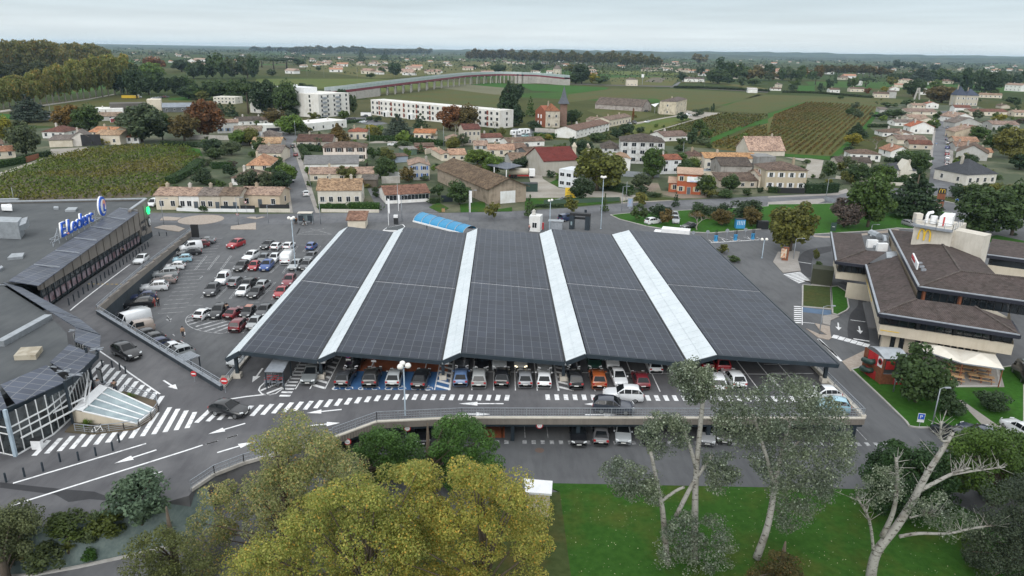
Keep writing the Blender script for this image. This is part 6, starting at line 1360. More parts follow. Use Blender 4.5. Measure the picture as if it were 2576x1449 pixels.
face(A0,A1_,.0,.18,.15,zt,M.wood_brown,'brown_panel');face(A0,A1_,.2,.72,.15,1.3,M.red,'red_panel');face(A0,A1_,.2,.72,1.35,2.0,M.wood_brown,'brown_panel');face(A0,A1_,.2,.72,2.05,zt,M.red,'red_panel');face(A0,A1_,.74,.99,.15,2.2,M.wood_brown,'brown_panel');face(A0,A1_,.70,1.0,2.25,zt,M.white,'white_panel')
face(A1_,A2_,.02,.55,.15,1.5,M.wood_brown,'brown_panel');face(A1_,A2_,.55,.98,.15,1.5,M.red,'red_panel');face(A1_,A2_,.02,.98,1.6,zt,mat('net',(.06,.06,.065),.8),'net',o=-.1);face(A1_,A2_,.1,.5,2.2,3.3,M.red,'red_panel')
for z0,f in((2.5,.42),(1.25,.40)):
 a=A0.lerp(A1_,f);n_=vE(((A1_-A0).y,-(A1_-A0).x,0)).normalized();s_=(A1_-A0).normalized()
 mb=MB();mb.tube([a+s_*.5+zq*z0,a+s_*.5+n_*.5+zq*(z0-.05),a+n_*.75-s_*.1+zq*(z0-.15),a+n_*.55-s_*.9+zq*(z0-.35),a-s_*1.1+zq*(z0-.4)],.36,10);mb.mk('tube_slide',M.dark_green,pg,smooth=True)
rfm=MB();k=8;
for i in rg(k):
 f0,f1=i/k,(i+1)/k;zf_=lambda f:zt+.1+.55*sin(pi*f)
 e0,e1,e2,e3=(b4[0].lerp(b4[1],f0*1.0),b4[0].lerp(b4[1],f1),b4[3].lerp(b4[2],f1),b4[3].lerp(b4[2],f0))
 cen=sum(b4,vE())/4;g_=lambda v,f:vE((cen.x+(v.x-cen.x)*1.12,cen.y+(v.y-cen.y)*1.12,zf_(f)))
 rfm.add([g_(e0,f0),g_(e1,f1),g_(e2,f1),g_(e3,f0)],[(0,1,2,3)])
rfm.mk('curved_roof',M.metal,pg)
for c_2,q0,q1,f,z in(('w',A0,A1_,.86,3.0),('r',A1_,A2_,.76,.9)):
 d=(q1-q0).normalized();n_=vE((d.y,-d.x,0));v=q0.lerp(q1,f)+n_*.12+zq*z
 for r,m,o in((.42,M.red if c_2=='w' else M.white,0),(.28,M.black,.03)):
  mb=MB();n=18;vs=[v+n_*(o+dz)+d*(r*cos(2*pi*i/n))+zq*(r*sin(2*pi*i/n))for dz in(0,.03)for i in rg(n)];mb.add(vs,dfc(n));mb.mk('porthole',m,pg)
tz=2.75
tt=[at('B6',x,y,tz)for x,y in((1500,180),(1895,238),(2285,297),(2375,442),(1952,380),(1535,245))]
for i,(q,lb)in enumerate((((tt[0],tt[1],tt[4],tt[5]),'white terrace awning half hidden behind the tree'),((tt[1],tt[2],tt[3],tt[4]),'white terrace awning over the picnic tables'))):
 c=sum(q,vE())/4;r=thing('terrace_awning',lb,'awning',(c.x,c.y,.13),0,'white awnings in front of the restaurant');mb=MB();top=c+zq*.75
 for j in rg(4):tri(mb,[q[j],q[(j+1)%4],top])
 mb.mk('fabric',mat('tent_white',(.74,.70,.62),.7,nz=(1,(.93,.92,.9),.4,.6)),r);mb=MB()
 for j in rg(4):mb.bar(q[j]-zq*.08,q[(j+1)%4]-zq*.08,.08,.16)
 mb.mk('valance',M.galv,r)
 for v in(q[3],q[2],q[1])if i else(q[3],):v2=v.lerp(c,.04);br_w(r,'post','wood_brown',(v2.x,v2.y,.1),(v2.x,v2.y,tz),.1)
pt0=None
for i,(x,y)in enumerate(((1860,430),(1890,475),(2090,530),(2190,545),(2010,450),(2160,460),(1890,540))):
 p=at('B6',x,y,.5);p.z=.13
 if pt0 is None:
  pt0=thing('picnic_table','wooden picnic table on the terrace under the awning','picnic table',p,-.45,'wooden picnic tables on the terrace');bq(pt0,'tabletop','wood_light',-.9,-.38,.7,.9,.38,.76)
  for s in(-1,1):bq(pt0,'bench','wood_light',-.9,s*.75-.14,.42,.9,s*.75+.14,.47);mb=MB();mb.bar((s*.6,-.7,0),(s*.6,-.2,.7),.07);mb.bar((s*.6,.7,0),(s*.6,.2,.7),.07);mb.bar((s*.6,-.8,.4),(s*.6,.8,.4),.07);mb.mk('leg',M.wood_brown,pt0,local=1)
 else:dup(pt0,p,-.45)
p0,p1=at('B7',428,722),at('B7',638,748);kx=house('storage_kiosk','dark olive storage box beside the drive-through kerb',p0,p1,3.0,2.6,'flat',(.045,.05,.03),(.4,.4,.38),win=(0,0),side=0,chim=0,cat='kiosk')
p=at('B7',145,485);ab=thing('advert_board','brown advert board with a burger poster under the plane tree','advert board',p,-.35);bq(ab,'back_panel','wood_brown',-.2,-.1,.1,1.0,.15,2.9);bq(ab,'frame','black',-.55,-.2,.55,.65,-.1,2.7);mb=MB();mb.box(-.48,-.215,.62,.58,-.2,2.62);mb.mk('poster',mat('poster_food',(.62,.52,.40),.5,nz=(1.6,(.85,.35,.2),.5,.6),nz2=(2.5,(.5,.62,.75),.55,.65)),ab,local=1)
for x,y,l,k in((2048,1235,'blue charging post leftmost in the charging bays',0),(2245,1225,'blue charging post in the middle of the charging bays',1),(2420,1215,'blue charging post rightmost in the charging bays',2)):
 p=at('A7',x,y);e_=thing('charging_point',l,'charging point',p,0,'blue car charging points');bq(e_,'cabinet','blue_light',-.35,-.25,.05,.35,.25,1.5)
 for s in(-1,1):mb=MB();mb.tube([(s*.25,0,1.4),(s*.3,0,2.4),(s*.1,0,2.75),(-s*.05,-.1,2.2),(s*.35,-.3,.6)],.05,6);mb.mk('cable',M.black,e_,local=1)
 bq(e_,'plinth','kerb',-.6,-.5,0,.6,.5,.12)
p=at('A7',2287,1100);e_=thing('charging_cabinet','large light blue charging cabinet with white stripes on the lawn edge','cabinet',p,0);bq(e_,'cabinet','blue_light',-1.1,-.7,.1,1.1,.7,2.3);mb=MB();[mb.box(-.8+k*.4,-.72,1.0,-.7+k*.4,-.7,2.0)for k in rg(5)];mb.mk('stripe',M.white,e_,local=1);bq(e_,'lid','black',-1.15,-.75,2.3,1.15,.75,2.4)
for c,x,y,w,d,h,m,l,n_,ct in(('A7',2515,1105,1.3,1.2,1.9,'black','dark recycling container at the right end of the charging bays','recycling_container','container'),('A7',155,725,3,2.6,2.4,'dark_green','green container at the edge of the gravel yard','storage_container','container'),('A7',740,950,.3,.3,.9,'anthracite','dark litter bin on the verge by the main road','litter_bin','bin'),('B2',385,170,.45,.45,1.0,'white','white litter bin with a black lid by the entrance doors','litter_bin','bin'),('A6',1885,935,.4,.4,1.0,'wood_light','brown wheelie bin at the bungalow gate','wheelie_bin','bin'),('A5',1815,668,.4,.4,1.1,'olive_box','dark wheelie bin by the second terraced house','wheelie_bin','bin'),('A7',785,720,.5,.5,1.1,'black','dark bin at the corner of the white cabins','wheelie_bin','bin'),('A1',1310,735,6,2.4,1.9,'yellow','long yellow container by the woods','skip_container','container'),('A2',1110,915,3.2,2.5,2.2,'white','white container beside the long flats','storage_container','container')):
 p=at(c,x,y,3 if c=='B2' else 0.);t=thing(n_,l,ct,p);mb=MB();mb.box(-w,-d/2,.05,w,d/2,h);[mb.box(-w+.05+k*(2*w-.1)/6,-d/2-.03,.15,-w+.1+k*(2*w-.1)/6,-d/2,h-.1)for k in rg(7)];mb.mk('body',M[m],t,local=1);mb=MB();mb.box(-w-.03,-d/2-.03,h,w+.03,d/2+.03,h+.08);mb.mk('lid',M.black if m!='yellow' else M.yellow,t,local=1)
p=at('A5',1970,945);t=thing('information_panel','tall dark information panel at the foot of the ramp','sign',p);bq(t,'panel','black',-.75,-.2,.1,.75,.2,3.0);bq(t,'foot','galv',-.8,-.25,0,.8,.25,.12)
p=at('B7',630,190,0);t=thing('drive_banner','dark vertical banner sign at the corner of the restaurant roof','sign',p,-.3);h=height(p,'B7',100);mb=MB();mb.tube([(0,0,0),(0,0,h)],.07,8);mb.mk('pole',M.black,t,local=1);bq(t,'banner','dark_green',-.1,-.08,h-3.0,1.1,.08,h);mb=MB();mb.lathe([(0,0),(.3,.0),(.3,.05),(0,.05)],(.5,-.1,h-1.0),12);mb.mk('emblem',M.white,t,local=1)
vt=thing('station_canopy','translucent blue barrel-vault canopy of the filling station behind the carport','canopy',(-11,143,0))
q0,q1,q2,q3=[at('A6',x,y,4.6)for x,y in((1585,1022),(1705,960),(2215,1108),(2085,1150))]
mb=MB();fr=MB();k=10
for j in rg(12):
 for i in rg(k):
  def vp(u,v):a=q0.lerp(q3,u);b2=q1.lerp(q2,u);q=a.lerp(b2,.5-.5*cos(pi*v));return vE((q.x,q.y,4.6+1.0*sin(pi*v)))
  mb.add([vp(j/12,i/k),vp((j+1)/12,i/k),vp((j+1)/12,(i+1)/k),vp(j/12,(i+1)/k)],[(0,1,2,3)])
for j in rg(0,13,2):
 for i in rg(k):fr.bar(vp(j/12,i/k)+zq*.05,vp(j/12,(i+1)/k)+zq*.05,.12,.06)
bo=mb.mk('vault',mat('blue_vault',(.03,.25,.46),.5,nz=(.5,(.8,.9,.95),.4,.6)),vt,smooth=True);fr.mk('rib',M.metal,vt);mb=MB();mb.bar(q0-zq*.1,q3-zq*.1,.5,.3);mb.bar(q1-zq*.1,q2-zq*.1,.5,.3);mb.mk('edge_gutter',M.white,vt)
for f in(.15,.5,.85):q=q0.lerp(q3,f).lerp(q1.lerp(q2,f),.5);br_w(vt,'column','galv',(q.x,q.y,0),(q.x,q.y,5.4),.3)
fk=A('A6',[(1275,1115),(1310,1090),(1480,1055),(1500,1075),(1480,1120)],3.2);t=thing('station_kiosk','low white-edged flat roof of the filling station kiosk','kiosk',fk[0].to_tuple()[:2]+(0,));mb=MB();mb.prism([(p.x,p.y)for p in fk],2.8,3.1);mb.mk('roof',M.white,t);mb=MB();c=sum(fk,vE())/5;mb.prism([((p.x-c.x)*.8+c.x,(p.y-c.y)*.8+c.y)for p in fk],0,2.8);mb.mk('wall',M.glass_grey,t);mb=MB();mb.prism([((p.x-c.x)*.9+c.x,(p.y-c.y)*.85+c.y)for p in fk],3.1,3.14);mb.mk('roof_felt',M.roof_felt,t)
house('transformer_hut','small cream hut with brown tiled roof behind the carport',at('A6',925,1100),at('A6',1102,1100),4.2,height(at('A6',925,1100),'A6',1018),'mono',CREAM,TERR,win=(0,0),side=0,chim=0,rise=1.0,cat='hut')
p=at('A7',225,1140);house('station_pay_hut','small white cabin with rooftop unit on the station island',at('A7',170,1130),at('A7',280,1138),3.0,3.2,'flat',(.72,.73,.73),(.3,.3,.3),win=(1,1),side=1,chim=1,cat='kiosk',winw=1.0,winh=1.2)
p=at('A7',308,1110);t=thing('fuel_terminal','red payment post on the station island','post',p);mb=MB();mb.box(-.25,-.2,0,.25,.2,1.5);mb.box(-.3,-.25,1.4,.3,.25,1.6);mb.mk('post',M.red,t,local=1)
p=at('A7',680,1108);t=thing('car_wash_frame','dark car wash gantry with an open middle','car wash',p,-.25);bq(t,'left_tower','anthracite',-2.4,-.8,0,-1.3,.8,3.3);bq(t,'right_tower','anthracite',1.3,-.8,0,2.4,.8,3.3);mb=MB();mb.box(-2.4,-.75,3.3,2.4,.75,3.9);mb.bar((-1.3,.3,2.6),(1.3,.3,2.6),.5,.5);mb.mk('crossbeam',M.black,t,local=1);bq(t,'display','glass_light',-2.1,-.84,1.0,-1.7,-.8,1.9)
p=at('A7',440,1105);t=thing('service_cabin','low grey metal cabin beside the car wash gantry','cabin',p,-.15);bq(t,'wall','galv',-1.6,-.8,0,1.6,.8,1.9);bq(t,'roof','metal',-1.8,-1,1.9,1.8,1,2.05)
p=at('A7',1650,1112,3.2);p.z=0;t=thing('parked_truck','white box truck whose roof shows behind the carport','truck',p,-.35+pi);bq(t,'box_body','white',-3,-1.2,.9,3.0,1.2,3.4);bq(t,'cab','white',3.1,-1.1,.6,4.6,1.1,2.6);mb=MB();[mb.lathe([(0,-.15),(.45,-.15),(.45,.15),(0,.15)],(x,y,.45),12)for x in(-2,3.6)for y in(-1,1)];mb.mk('wheel',M.rubber,t,local=1);bq(t,'windscreen','car_glass',3.9,-1.12,1.5,4.61,1.12,2.3)
p=at('A7',70,590);t=thing('tanker_truck','cream tanker lorry parked under the solar car port','truck',p,.05);mb=MB();mb.tube([(-3.4,0,2.0),(-3.3,0,2.0),(3.0,0,2.0),(3.1,0,2.0)],[.9,1.15,1.15,.9],14);mb.mk('tank',mat('tank',(.62,.56,.46),.4),t,smooth=True,local=1);bq(t,'cab','white',3.3,-1.15,.7,5.2,1.15,2.9);bq(t,'chassis','red',-3.4,-1,.65,5.0,1,.9);mb=MB();[mb.box(x-.5,-1.1,0,x+.5,1.1,.95)for x in(-2.4,-1.2,4.2)];mb.mk('wheel',M.rubber,t,local=1)
q=A('A6',[(425,1060),(570,1060)]);t=thing('bus_shelter','glass bus shelter with pale flat roof beside the main road','bus shelter',q[0]);d=(q[1]-q[0]).normalized();n_=vE((-d.y,d.x,0));L=(q[1]-q[0]).length;zt=2.7
br_w(t,'roof','concrete_light',q[0]+n_*.7+zq*zt,q[1]+n_*.7+zq*zt,1.7,.16);
for a in(q[0],q[1],q[0]+n_*1.4,q[1]+n_*1.4):br_w(t,'post','galv',a,a+zq*zt,.1)
br_w(t,'glass','glass_light',q[0]+n_*1.4+zq*1.3,q[1]+n_*1.4+zq*1.3,.03,1.9);br_w(t,'bench','galv',q[0]+n_*1.1+zq*.5+d*.6,q[1]+n_*1.1+zq*.5-d*.6,.4,.08)
for f in(.22,.85):mb=MB();a=q[0].lerp(q[1],f);mb.bar(a-d*.6+zq*1.5,a+d*.6+zq*1.5,.1,1.3);mb.mk('poster_case',M.anthracite,t)
for x,yb,yt,l in((1335,1070,800,'tall white flagpole-like banner mast by the station'),(2147,940,720,'left white banner mast by the barn'),(2157,940,720,'right white banner mast by the barn'),(1435,925,760,'white sign mast at the bungalow car park')):
 p=at('A6',x,yb);t=thing('banner_mast',l,'mast',p);h=height(p,'A6',yt);mb=MB();mb.tube([(0,0,0),(0,0,h)],[.08,.06],8);mb.mk('mast',M.white,t,local=1);bq(t,'banner','white',.02,-.02,h*.45,.4,.02,h-.1)
p=at('A6',1410,1058);t=thing('price_totem','dark payment totem with white head by the station entrance','totem',p);bq(t,'body','black',-.5,-.3,0,.5,.3,2.2);bq(t,'head','white',-.5,-.32,1.6,.5,.32,2.25)
p=at('A7',585,795);t=thing('yellow_billboard','yellow billboard with dark lettering at the gravel yard gate','billboard',p,-.25);h=height(p,'A7',692);bq(t,'panel','yellow',-1.5,-.08,h-3.0,1.5,.08,h);mb=MB();[mb.box(s*1.4-.06,-.06,0,s*1.4+.06,.06,h-3)for s in(-1,1)];mb.mk('post',M.galv,t,local=1)
text('BTPS',.6,.01,M.black,p+vE((-.7,-.05,h-.95)),(cos(-.25),sin(-.25),0),(0,0,1),t,'lettering');text('MATERIAUX',.38,.01,M.plastic,p+vE((-1.0,.05,h-1.6)),(cos(-.25),sin(-.25),0),(0,0,1),t,'lettering')
p=at('A7',1185,905);t=thing('advertising_display','slim upright advertising panel on the main road verge','advert panel',p,-.5);bq(t,'frame','galv',-.75,-.12,.5,.75,.12,2.9);mb=MB();mb.box(-.6,-.14,.75,.6,-.12,2.7);mb.mk('poster',mat('poster_blue',(.25,.38,.55),.4,nz=(1.5,(1.5,.9,.7),.45,.6)),t,local=1);bq(t,'foot','galv',-.3,-.1,0,.3,.1,.5)
p=at('C1',1172,520,3);t=thing('pavement_sign','black framed white pavement sign on the upper crossing','sign',p,-.6);bq(t,'frame','black',-.5,-.05,.1,.5,.05,1.7);bq(t,'panel','white',-.42,-.07,.25,.42,-.05,1.6);bq(t,'base','galv',-.6,-.35,0,.6,.35,.1)
p=at('A1',1165,985);t=thing('red_billboard','dark red billboard with a pale picture near the left tree clump','billboard',p,.15);h=height(p,'A1',938);bq(t,'frame','white',-2.6,-.1,max(.3,h-4.2),2.6,.1,h);mb=MB();mb.box(-2.35,-.14,max(.4,h-4.0),2.35,-.1,h-.2);mb.mk('poster',mat('poster_red',(.22,.035,.05),.5,nz=(.6,(1.8,2.8,2.2),.52,.6)),t,local=1);mb=MB();[mb.box(s*1.5-.1,-.05,0,s*1.5+.1,.05,h-4)for s in(-1,1)];mb.mk('post',M.galv,t,local=1)
q=A('V',[(1322,1240),(1388,1245),(1390,1212),(1318,1206)],2.6);t=thing('substation_roof_hut','small hut with flat white roof at the lawn corner behind the yellow tree','hut',(q[0].x,q[0].y,0));mb=MB();mb.prism([(p.x,p.y)for p in q],2.5,2.7);mb.mk('roof',M.white,t);c=sum(q,vE())/4;mb=MB();mb.prism([((p.x-c.x)*.85+c.x,(p.y-c.y)*.85+c.y)for p in q],0,2.5);mb.mk('wall',M.beige_panel,t)
def bicycle(p,ang,label):
 t=thing('bicycle',label,'bicycle',p,ang)
 for x in(-.52,.52):
  mb=MB();n=18;mb.tube([(x+.33*cos(2*pi*i/n),0,.34+.33*sin(2*pi*i/n))for i in rg(n+1)],.025,5,cap=False);mb.mk('wheel',M.rubber,t,local=1)
 mb=MB();[mb.bar(a,b2,.045)for a,b2 in(((-.52,0,.34),(-.1,0,.33)),((-.52,0,.34),(-.18,0,.8)),((-.1,0,.33),(-.2,0,.88)),((-.1,0,.33),(.38,0,.8)),((-.18,0,.8),(.38,0,.85)),((.52,0,.34),(.36,0,.95)))];mb.mk('frame',M.white,t,local=1)
 br_(t,'handlebar','black',(.34,-.28,1.0),(.34,.28,1.0),.035);bq(t,'saddle','black',-.34,-.07,.88,-.08,.07,.94);return t
p0,p1=at('C1',1060,1130,3),at('C1',1190,1120,3);bicycle((p0+p1)/2+vE((0,.12,0)),math.atan2((p1-p0).y,(p1-p0).x),'white bicycle leaning on the planter railing by the glass roof')
bp=at('A6',488,1075);bicycle(bp,.1,'bicycle ridden past the bus shelter')
SKIN=mat('skin',(.48,.30,.22),.6);HAIR=mat('hair',(.03,.022,.018),.7)
def cloth(nm,c):return mat(nm,c,.85,nz=(6,(.8,.8,.8),.4,.6),coord='obj')
def skinmesh(name,verts,edges,rads,m,parent,root=0,lvl=1):
 me=bpy.data.meshes.new(name);me.from_pydata(verts,edges,[]);me.materials.append(m);o=bpy.data.objects.new(name,me);COL.objects.link(o);o.parent=parent
 sk_=o.modifiers.new('skin','SKIN');sk_.use_smooth_shade=True
 for i,r in enumerate(rads):me.skin_vertices[0].data[i].radius=(r,r);me.skin_vertices[0].data[i].use_root=(i==root)
 sb=o.modifiers.new('sub','SUBSURF');sb.levels=lvl;sb.render_levels=lvl;return o
def person(p,ang,label,top,legs,stride=.28,arm=(.1,.1),bag=None,ride=False,hair=True):
 t=thing('person',label,'person',p,ang);s=stride
 hip=.92
 kneeL,kneeR=(s*.55,.10,.5),(-s*.1,-.10,.48);footL,footR=(s*1.0,.10,.07),(-s*1.0,-.10,.1)
 if ride:kneeL,kneeR,footL,footR=(.34,.1,.72),(.3,-.1,.55),(.1,.1,.35),(.05,-.1,.2)
 aL,aR=arm
 V0=[(0,0,hip),(0,0,1.12),(.02,0,1.36),(.03,0,1.47),(.04,0,1.57),(.05,0,1.68),(0,.10,hip-.05),kneeL,footL,(footL[0]+.14,footL[1],.05),(0,-.10,hip-.05),kneeR,footR,(footR[0]+.14,footR[1],.06),(.02,.2,1.38),(aL*.5,.25,1.12),(aL*1.9,.24,.92),(aL*2.2,.23,.85),(.02,-.2,1.38),(aR*.5,-.25,1.12),(aR*1.9,-.24,.92),(aR*2.2,-.23,.85)]
 E0_=[(0,1),(1,2),(2,3),(3,4),(4,5),(0,6),(6,7),(7,8),(8,9),(0,10),(10,11),(11,12),(12,13),(2,14),(14,15),(15,16),(16,17),(2,18),(18,19),(19,20),(20,21)]
 R0=[.13,.125,.14,.055,.09,.075,.09,.062,.045,.04,.09,.062,.045,.04,.065,.045,.032,.028,.065,.045,.032,.028]
 skinmesh('body',V0,E0_,R0,SKIN,t)
 it=[0,1,2,14,15,16,18,19,20];mp_={v:i for i,v in enumerate(it)}
 skinmesh('jacket',[V0[i]for i in it],[(mp_[a],mp_[b2])for a,b2 in E0_ if a in mp_ and b2 in mp_],[.155,.155,.165,.085,.065,.05,.085,.065,.05],cloth('jacket_cloth',top),t,1)
 it=[0,6,7,8,10,11,12];mp_={v:i for i,v in enumerate(it)}
 skinmesh('trousers',[V0[i]for i in it],[(mp_[a],mp_[b2])for a,b2 in E0_ if a in mp_ and b2 in mp_],[.145,.108,.078,.06,.108,.078,.06],cloth('trouser_cloth',legs),t,0)
 mb=MB();mb.lathe([(0,.11),(.07,.095),(.105,.04),(.11,-.03),(.09,-.07)],(.03,0,1.66),10);mb.mk('hair',HAIR,t,smooth=True,local=1)
 if bag:bq(t,'bag','white',aL*2.2-.16,.2,.45,aL*2.2+.16,.32,.82)
 return t
def PP(c,x,y,ang,label,*a,z=0.,**k):return person(at(c,x,y,z),ang,label,*a,**k)
PP('C1',1150,630,-.6,'person in a grey top walking past the post on the crossing',(.42,.42,.44),(.03,.03,.04),z=3)
PP('C1',1345,655,2.5,'person in a brown jacket pushing a shopping trolley',(.12,.10,.085),(.03,.04,.07),.3,(.22,.22),z=3)
PP('C1',470,1120,-1.0,'person in a tan coat entering the glass doors',(.30,.22,.12),(.10,.15,.24),z=3)
PP('C1',1075,620,.4,'person in white with a dark bag at the entrance corner',(.6,.6,.6),(.3,.05,.06),z=3)
PP('C2',780,1330,-1.2,'person in a tan jacket carrying a white bag across the car park',(.34,.22,.14),(.04,.045,.06),.2,(.1,.1),bag=True)
PP('C2',550,1045,2.6,'person in black leaning at the boot of the black off-roader',(.015,.015,.018),(.02,.02,.025),.08);PP('C2',515,1045,.6,'person in red and floral by the open boot',(.40,.10,.08),(.3,.05,.06),.08)
PP('C2',1200,1110,1.0,'person in a dark blue coat between the black and maroon cars',(.02,.03,.06),(.03,.03,.04),.06);PP('C2',1178,1110,-1.0,'person in a beige coat beside the black crossover',(.40,.35,.28),(.1,.1,.1),.06)
PP('A5',1248,1130,1.8,'person in black on the pavement below the shop windows',(.012,.012,.015),(.02,.02,.025),.2,z=rampz(123))
PP('A6',385,1058,.3,'person in a blue coat left of the bus shelter',(.05,.22,.40),(.03,.03,.03),.06);PP('A6',400,1062,.9,'person in black at the left of the bus shelter',(.012,.012,.014),(.02,.02,.02),.06);PP('A6',411,1058,2.2,'person in an orange brown coat beside the bus shelter',(.30,.13,.05),(.02,.02,.02),.06)
person(bp+vE((-.15,0,.12)),.1,'person cycling past the bus shelter in dark clothes',(.05,.05,.06),(.02,.02,.02),0,(.2,.2),ride=True)
PP('A6',556,1050,-1.5,'person waiting at the right end of the bus shelter',(.03,.03,.03),(.02,.02,.02),.05)
PP('A7',172,1130,.5,'person in a pink top beside the white station cabin',(.5,.25,.22),(.05,.05,.08),.06)
for c,x,y,l,t_ in(('A4',1690,1215,'person in blue walking on the long street',(.1,.3,.6)),('A4',1720,1028,'person in a pale top farther along the long street',(.6,.5,.48))):PP(c,x,y,1.2,l,t_,(.5,.5,.5),.2)
# == HOUSES
HG='village houses'
def HH(c,label,x0,y0,x1,y1,dep,ye,roof,wc,rc,name='house',**k):return H(c,name,label,x0,y0,x1,y1,dep,ye,roof,wc,rc,**k)
BLU,WSH,RSH=(.05,.14,.40),(.72,.73,.74),(.20,.07,.05)
HH('A5','cream end house of the terrace by the roundabout',1578,660,1806,661,8.5,517,'gx',CREAM,TPINK,win=(2,1),side=1,name='terraced_house')
HH('A5','white terraced house second from the roundabout corner',1812,661,2014,663,8.5,519,'gx',WHT,TPINK,win=(3,1),door=2,side=0,name='terraced_house',shut=None)
HH('A5','terraced house with the dark grey roof',2018,663,2230,666,8.5,518,'gx',STONE,TGREY,win=(3,1),door=2,side=0,name='terraced_house')
HH('A5','stone terraced house with brown grey roof',2234,666,2418,668,8.5,517,'gx',STONE,(.17,.13,.10),win=(2,1),door=1,side=0,name='terraced_house')
HH('A6','stone end house of the terrace beside the side street',-152,885,245,893,8.5,760,'gx',(.58,.49,.38),TPINK,win=(3,1),door=1,side=1,name='terraced_house')
HH('A5','white bungalow with brown hip roof behind the terrace',2335,412,2600,414,11,338,'hip',WHT,TBRN,win=(3,1),side=1)
HH('A6','low pink-roofed annex on the left of the side street',5,680,190,676,8,650,'gx',CREAM,TPINK,win=(1,1),side=1,chim=0)
HH('A6','cream house with orange pink hip roof left of the side street',-90,542,150,540,15,462,'hip',CREAM,(.42,.24,.15),win=(2,1),side=1)
HH('A6','cream gabled house under a dark roof beside the side street',25,425,255,428,12,340,'gx',CREAM,TGREY,win=(2,1),side=0)
HH('A6','long house with grey pink roof left of the side street',20,372,262,374,9,322,'gx',STONE,(.24,.19,.16),win=(2,1),side=0,chim=0)
HH('A6','house with pale orange tiles near the top of the side street',-40,300,248,300,12,262,'gx',GREYW,(.42,.29,.18),win=(2,1),side=0)
HH('A6','house with rounded dark roof at the top of the side street',5,232,235,230,14,195,'hip',GREYW,TGREY,win=(2,1),side=0,chim=0)
HH('A1','white two-storey house with pale blue shutters left of the side street',2368,1205,2640,1200,11,1070,'gx',WHT,(.24,.20,.16),win=(4,2),side=1,shut=(.5,.58,.66))
HH('A1','white cottage with blue shutters behind the autumn tree',2190,1090,2405,1085,8,985,'gx',WHT,TPINK,win=(3,1),side=0,shut=(.2,.3,.5))
HH('A1','white house with grey roof above the blue-shuttered cottage',2405,1010,2640,1000,11,985,'gx',WHT,TDK,win=(3,1),side=1)
HH('A2','house with brown roof beside the white garage',-20,1000,140,998,9,965,'gx',WHT,TBRN,win=(2,1),side=1)
HH('A2','white flat-roofed garage at the top of the side street',22,1095,255,1090,9,1018,'flat',(.62,.63,.6),(.5,.5,.5),win=(0,0),side=0,chim=0,garage=(4,6,2.6,(.03,.03,.04)),name='garage',cat='garage')
HH('A2','stained cream house with a large dark red roof right of the side street',418,1240,768,1240,14,1172,'gx',(.56,.52,.46),(.105,.062,.05),win=(4,1),side=1,stain=True)
HH('A6','cream two-storey villa with arched dark windows and brown hip roof',682,428,1114,425,10,285,'hip',PINKW,TBRN,win=(4,2),side=1,winw=1.3,shut=(.05,.03,.025))
HH('A6','white shed with a large grey corrugated roof',492,520,1030,512,13,480,'gx',WHT,(.2,.2,.2),win=(0,0),side=0,chim=0,calm=True,name='shed')
HH('A6','long low house with faded pink tiles behind the mottled roof',540,625,1182,618,9,578,'gx',CREAM,TPINK,win=(5,1),side=1)
HH('A6','white stone house with mottled orange tiled roof at the street corner',628,868,1062,865,9,716,'gx',(.62,.59,.53),(.33,.23,.15),win=(5,1),side=1,chim=2,rise=2.2)
HH('A6','white bungalow with shop windows and brown tiled roof',1308,856,1742,832,10,764,'gx',WHT,(.21,.115,.085),win=(6,1),side=0,chim=0,winw=1.9,winh=1.7)
HH('A6','stone house with blue shutters behind the small gardens',1545,615,1748,612,11,468,'gy',GREYW,TPINK,win=(2,2),side=1,chim=1,shut=BLU,chx=.9)
HH('A6','open garden shed with rusty roof behind the mottled house',1068,690,1215,690,5,612,'mono',(.12,.10,.08),(.14,.13,.12),win=(0,0),side=0,chim=0,rise=.5,name='shed')
b0,b1=(-3,190.3),(7.2,195.2)
house('old_barn','long weathered barn with mossy tiles and a white gable door',b0,b1,39,4.5,'gy',(.34,.28,.22),(.15,.11,.075),win=(0,0),side=4,chim=0,stain=True,garage=(3.4,4.6,3.4,(.72,.74,.75)),rise=2.4,cat='barn',over=.8)
HH('A7','two-storey white site cabins with dark roof under the big round tree',468,683,735,722,7.0,515,'flat',(.66,.70,.74),(.1,.12,.15),win=(4,2),side=1,chim=0,name='site_cabin',cat='cabin',winw=1.5,winh=1.0)
OBR=(.37,.095,.04)
ob=HH('A7','new orange brick house with a banner on its front',1652,752,1895,765,8.0,548,'gx',OBR,(.46,.33,.25),win=(3,2),door=1,side=1,chim=0,shut=(.52,.42,.26),calm=True)
HH('A7','low orange brick wing attached to the bannered house',1572,735,1690,742,7.5,640,'gx',OBR,(.46,.33,.25),win=(1,1),side=1,chim=0,shut=(.52,.42,.26),calm=True,name='house_wing')
p=at('A7',1765,760);b_n=thing('banner','white banner with green and dark lettering hung on the orange brick house','banner',p,math.atan2((at('A7',1895,765)-at('A7',1652,752)).y,(at('A7',1895,765)-at('A7',1652,752)).x));h0=height(p,'A7',625);bq(b_n,'sheet','white',-.5,-.25,h0-.2,5.2,-.2,h0+1.3)
bx_=vE((cos(b_n.rotation_euler.z),sin(b_n.rotation_euler.z),0));bn_=vE((bx_.y,-bx_.x,0));text('VGB',.7,.01,mat('green_ink',(.03,.3,.08),.6),p+bx_*1.5+bn_*.27+zq*(h0+.45),bx_,(0,0,1),b_n);text('maisons neuves',.42,.01,M.blue_sign,p+bx_*.3+bn_*.27+zq*(h0-.05),bx_,(0,0,1),b_n)
HH('A7','stained white three-storey residence with a dark hip roof',1085,445,1520,458,15,222,'hip',(.60,.61,.61),TDK,win=(5,3),side=1,chim=0,stain=True,winw=1.6,name='apartment_building',cat='apartment block')
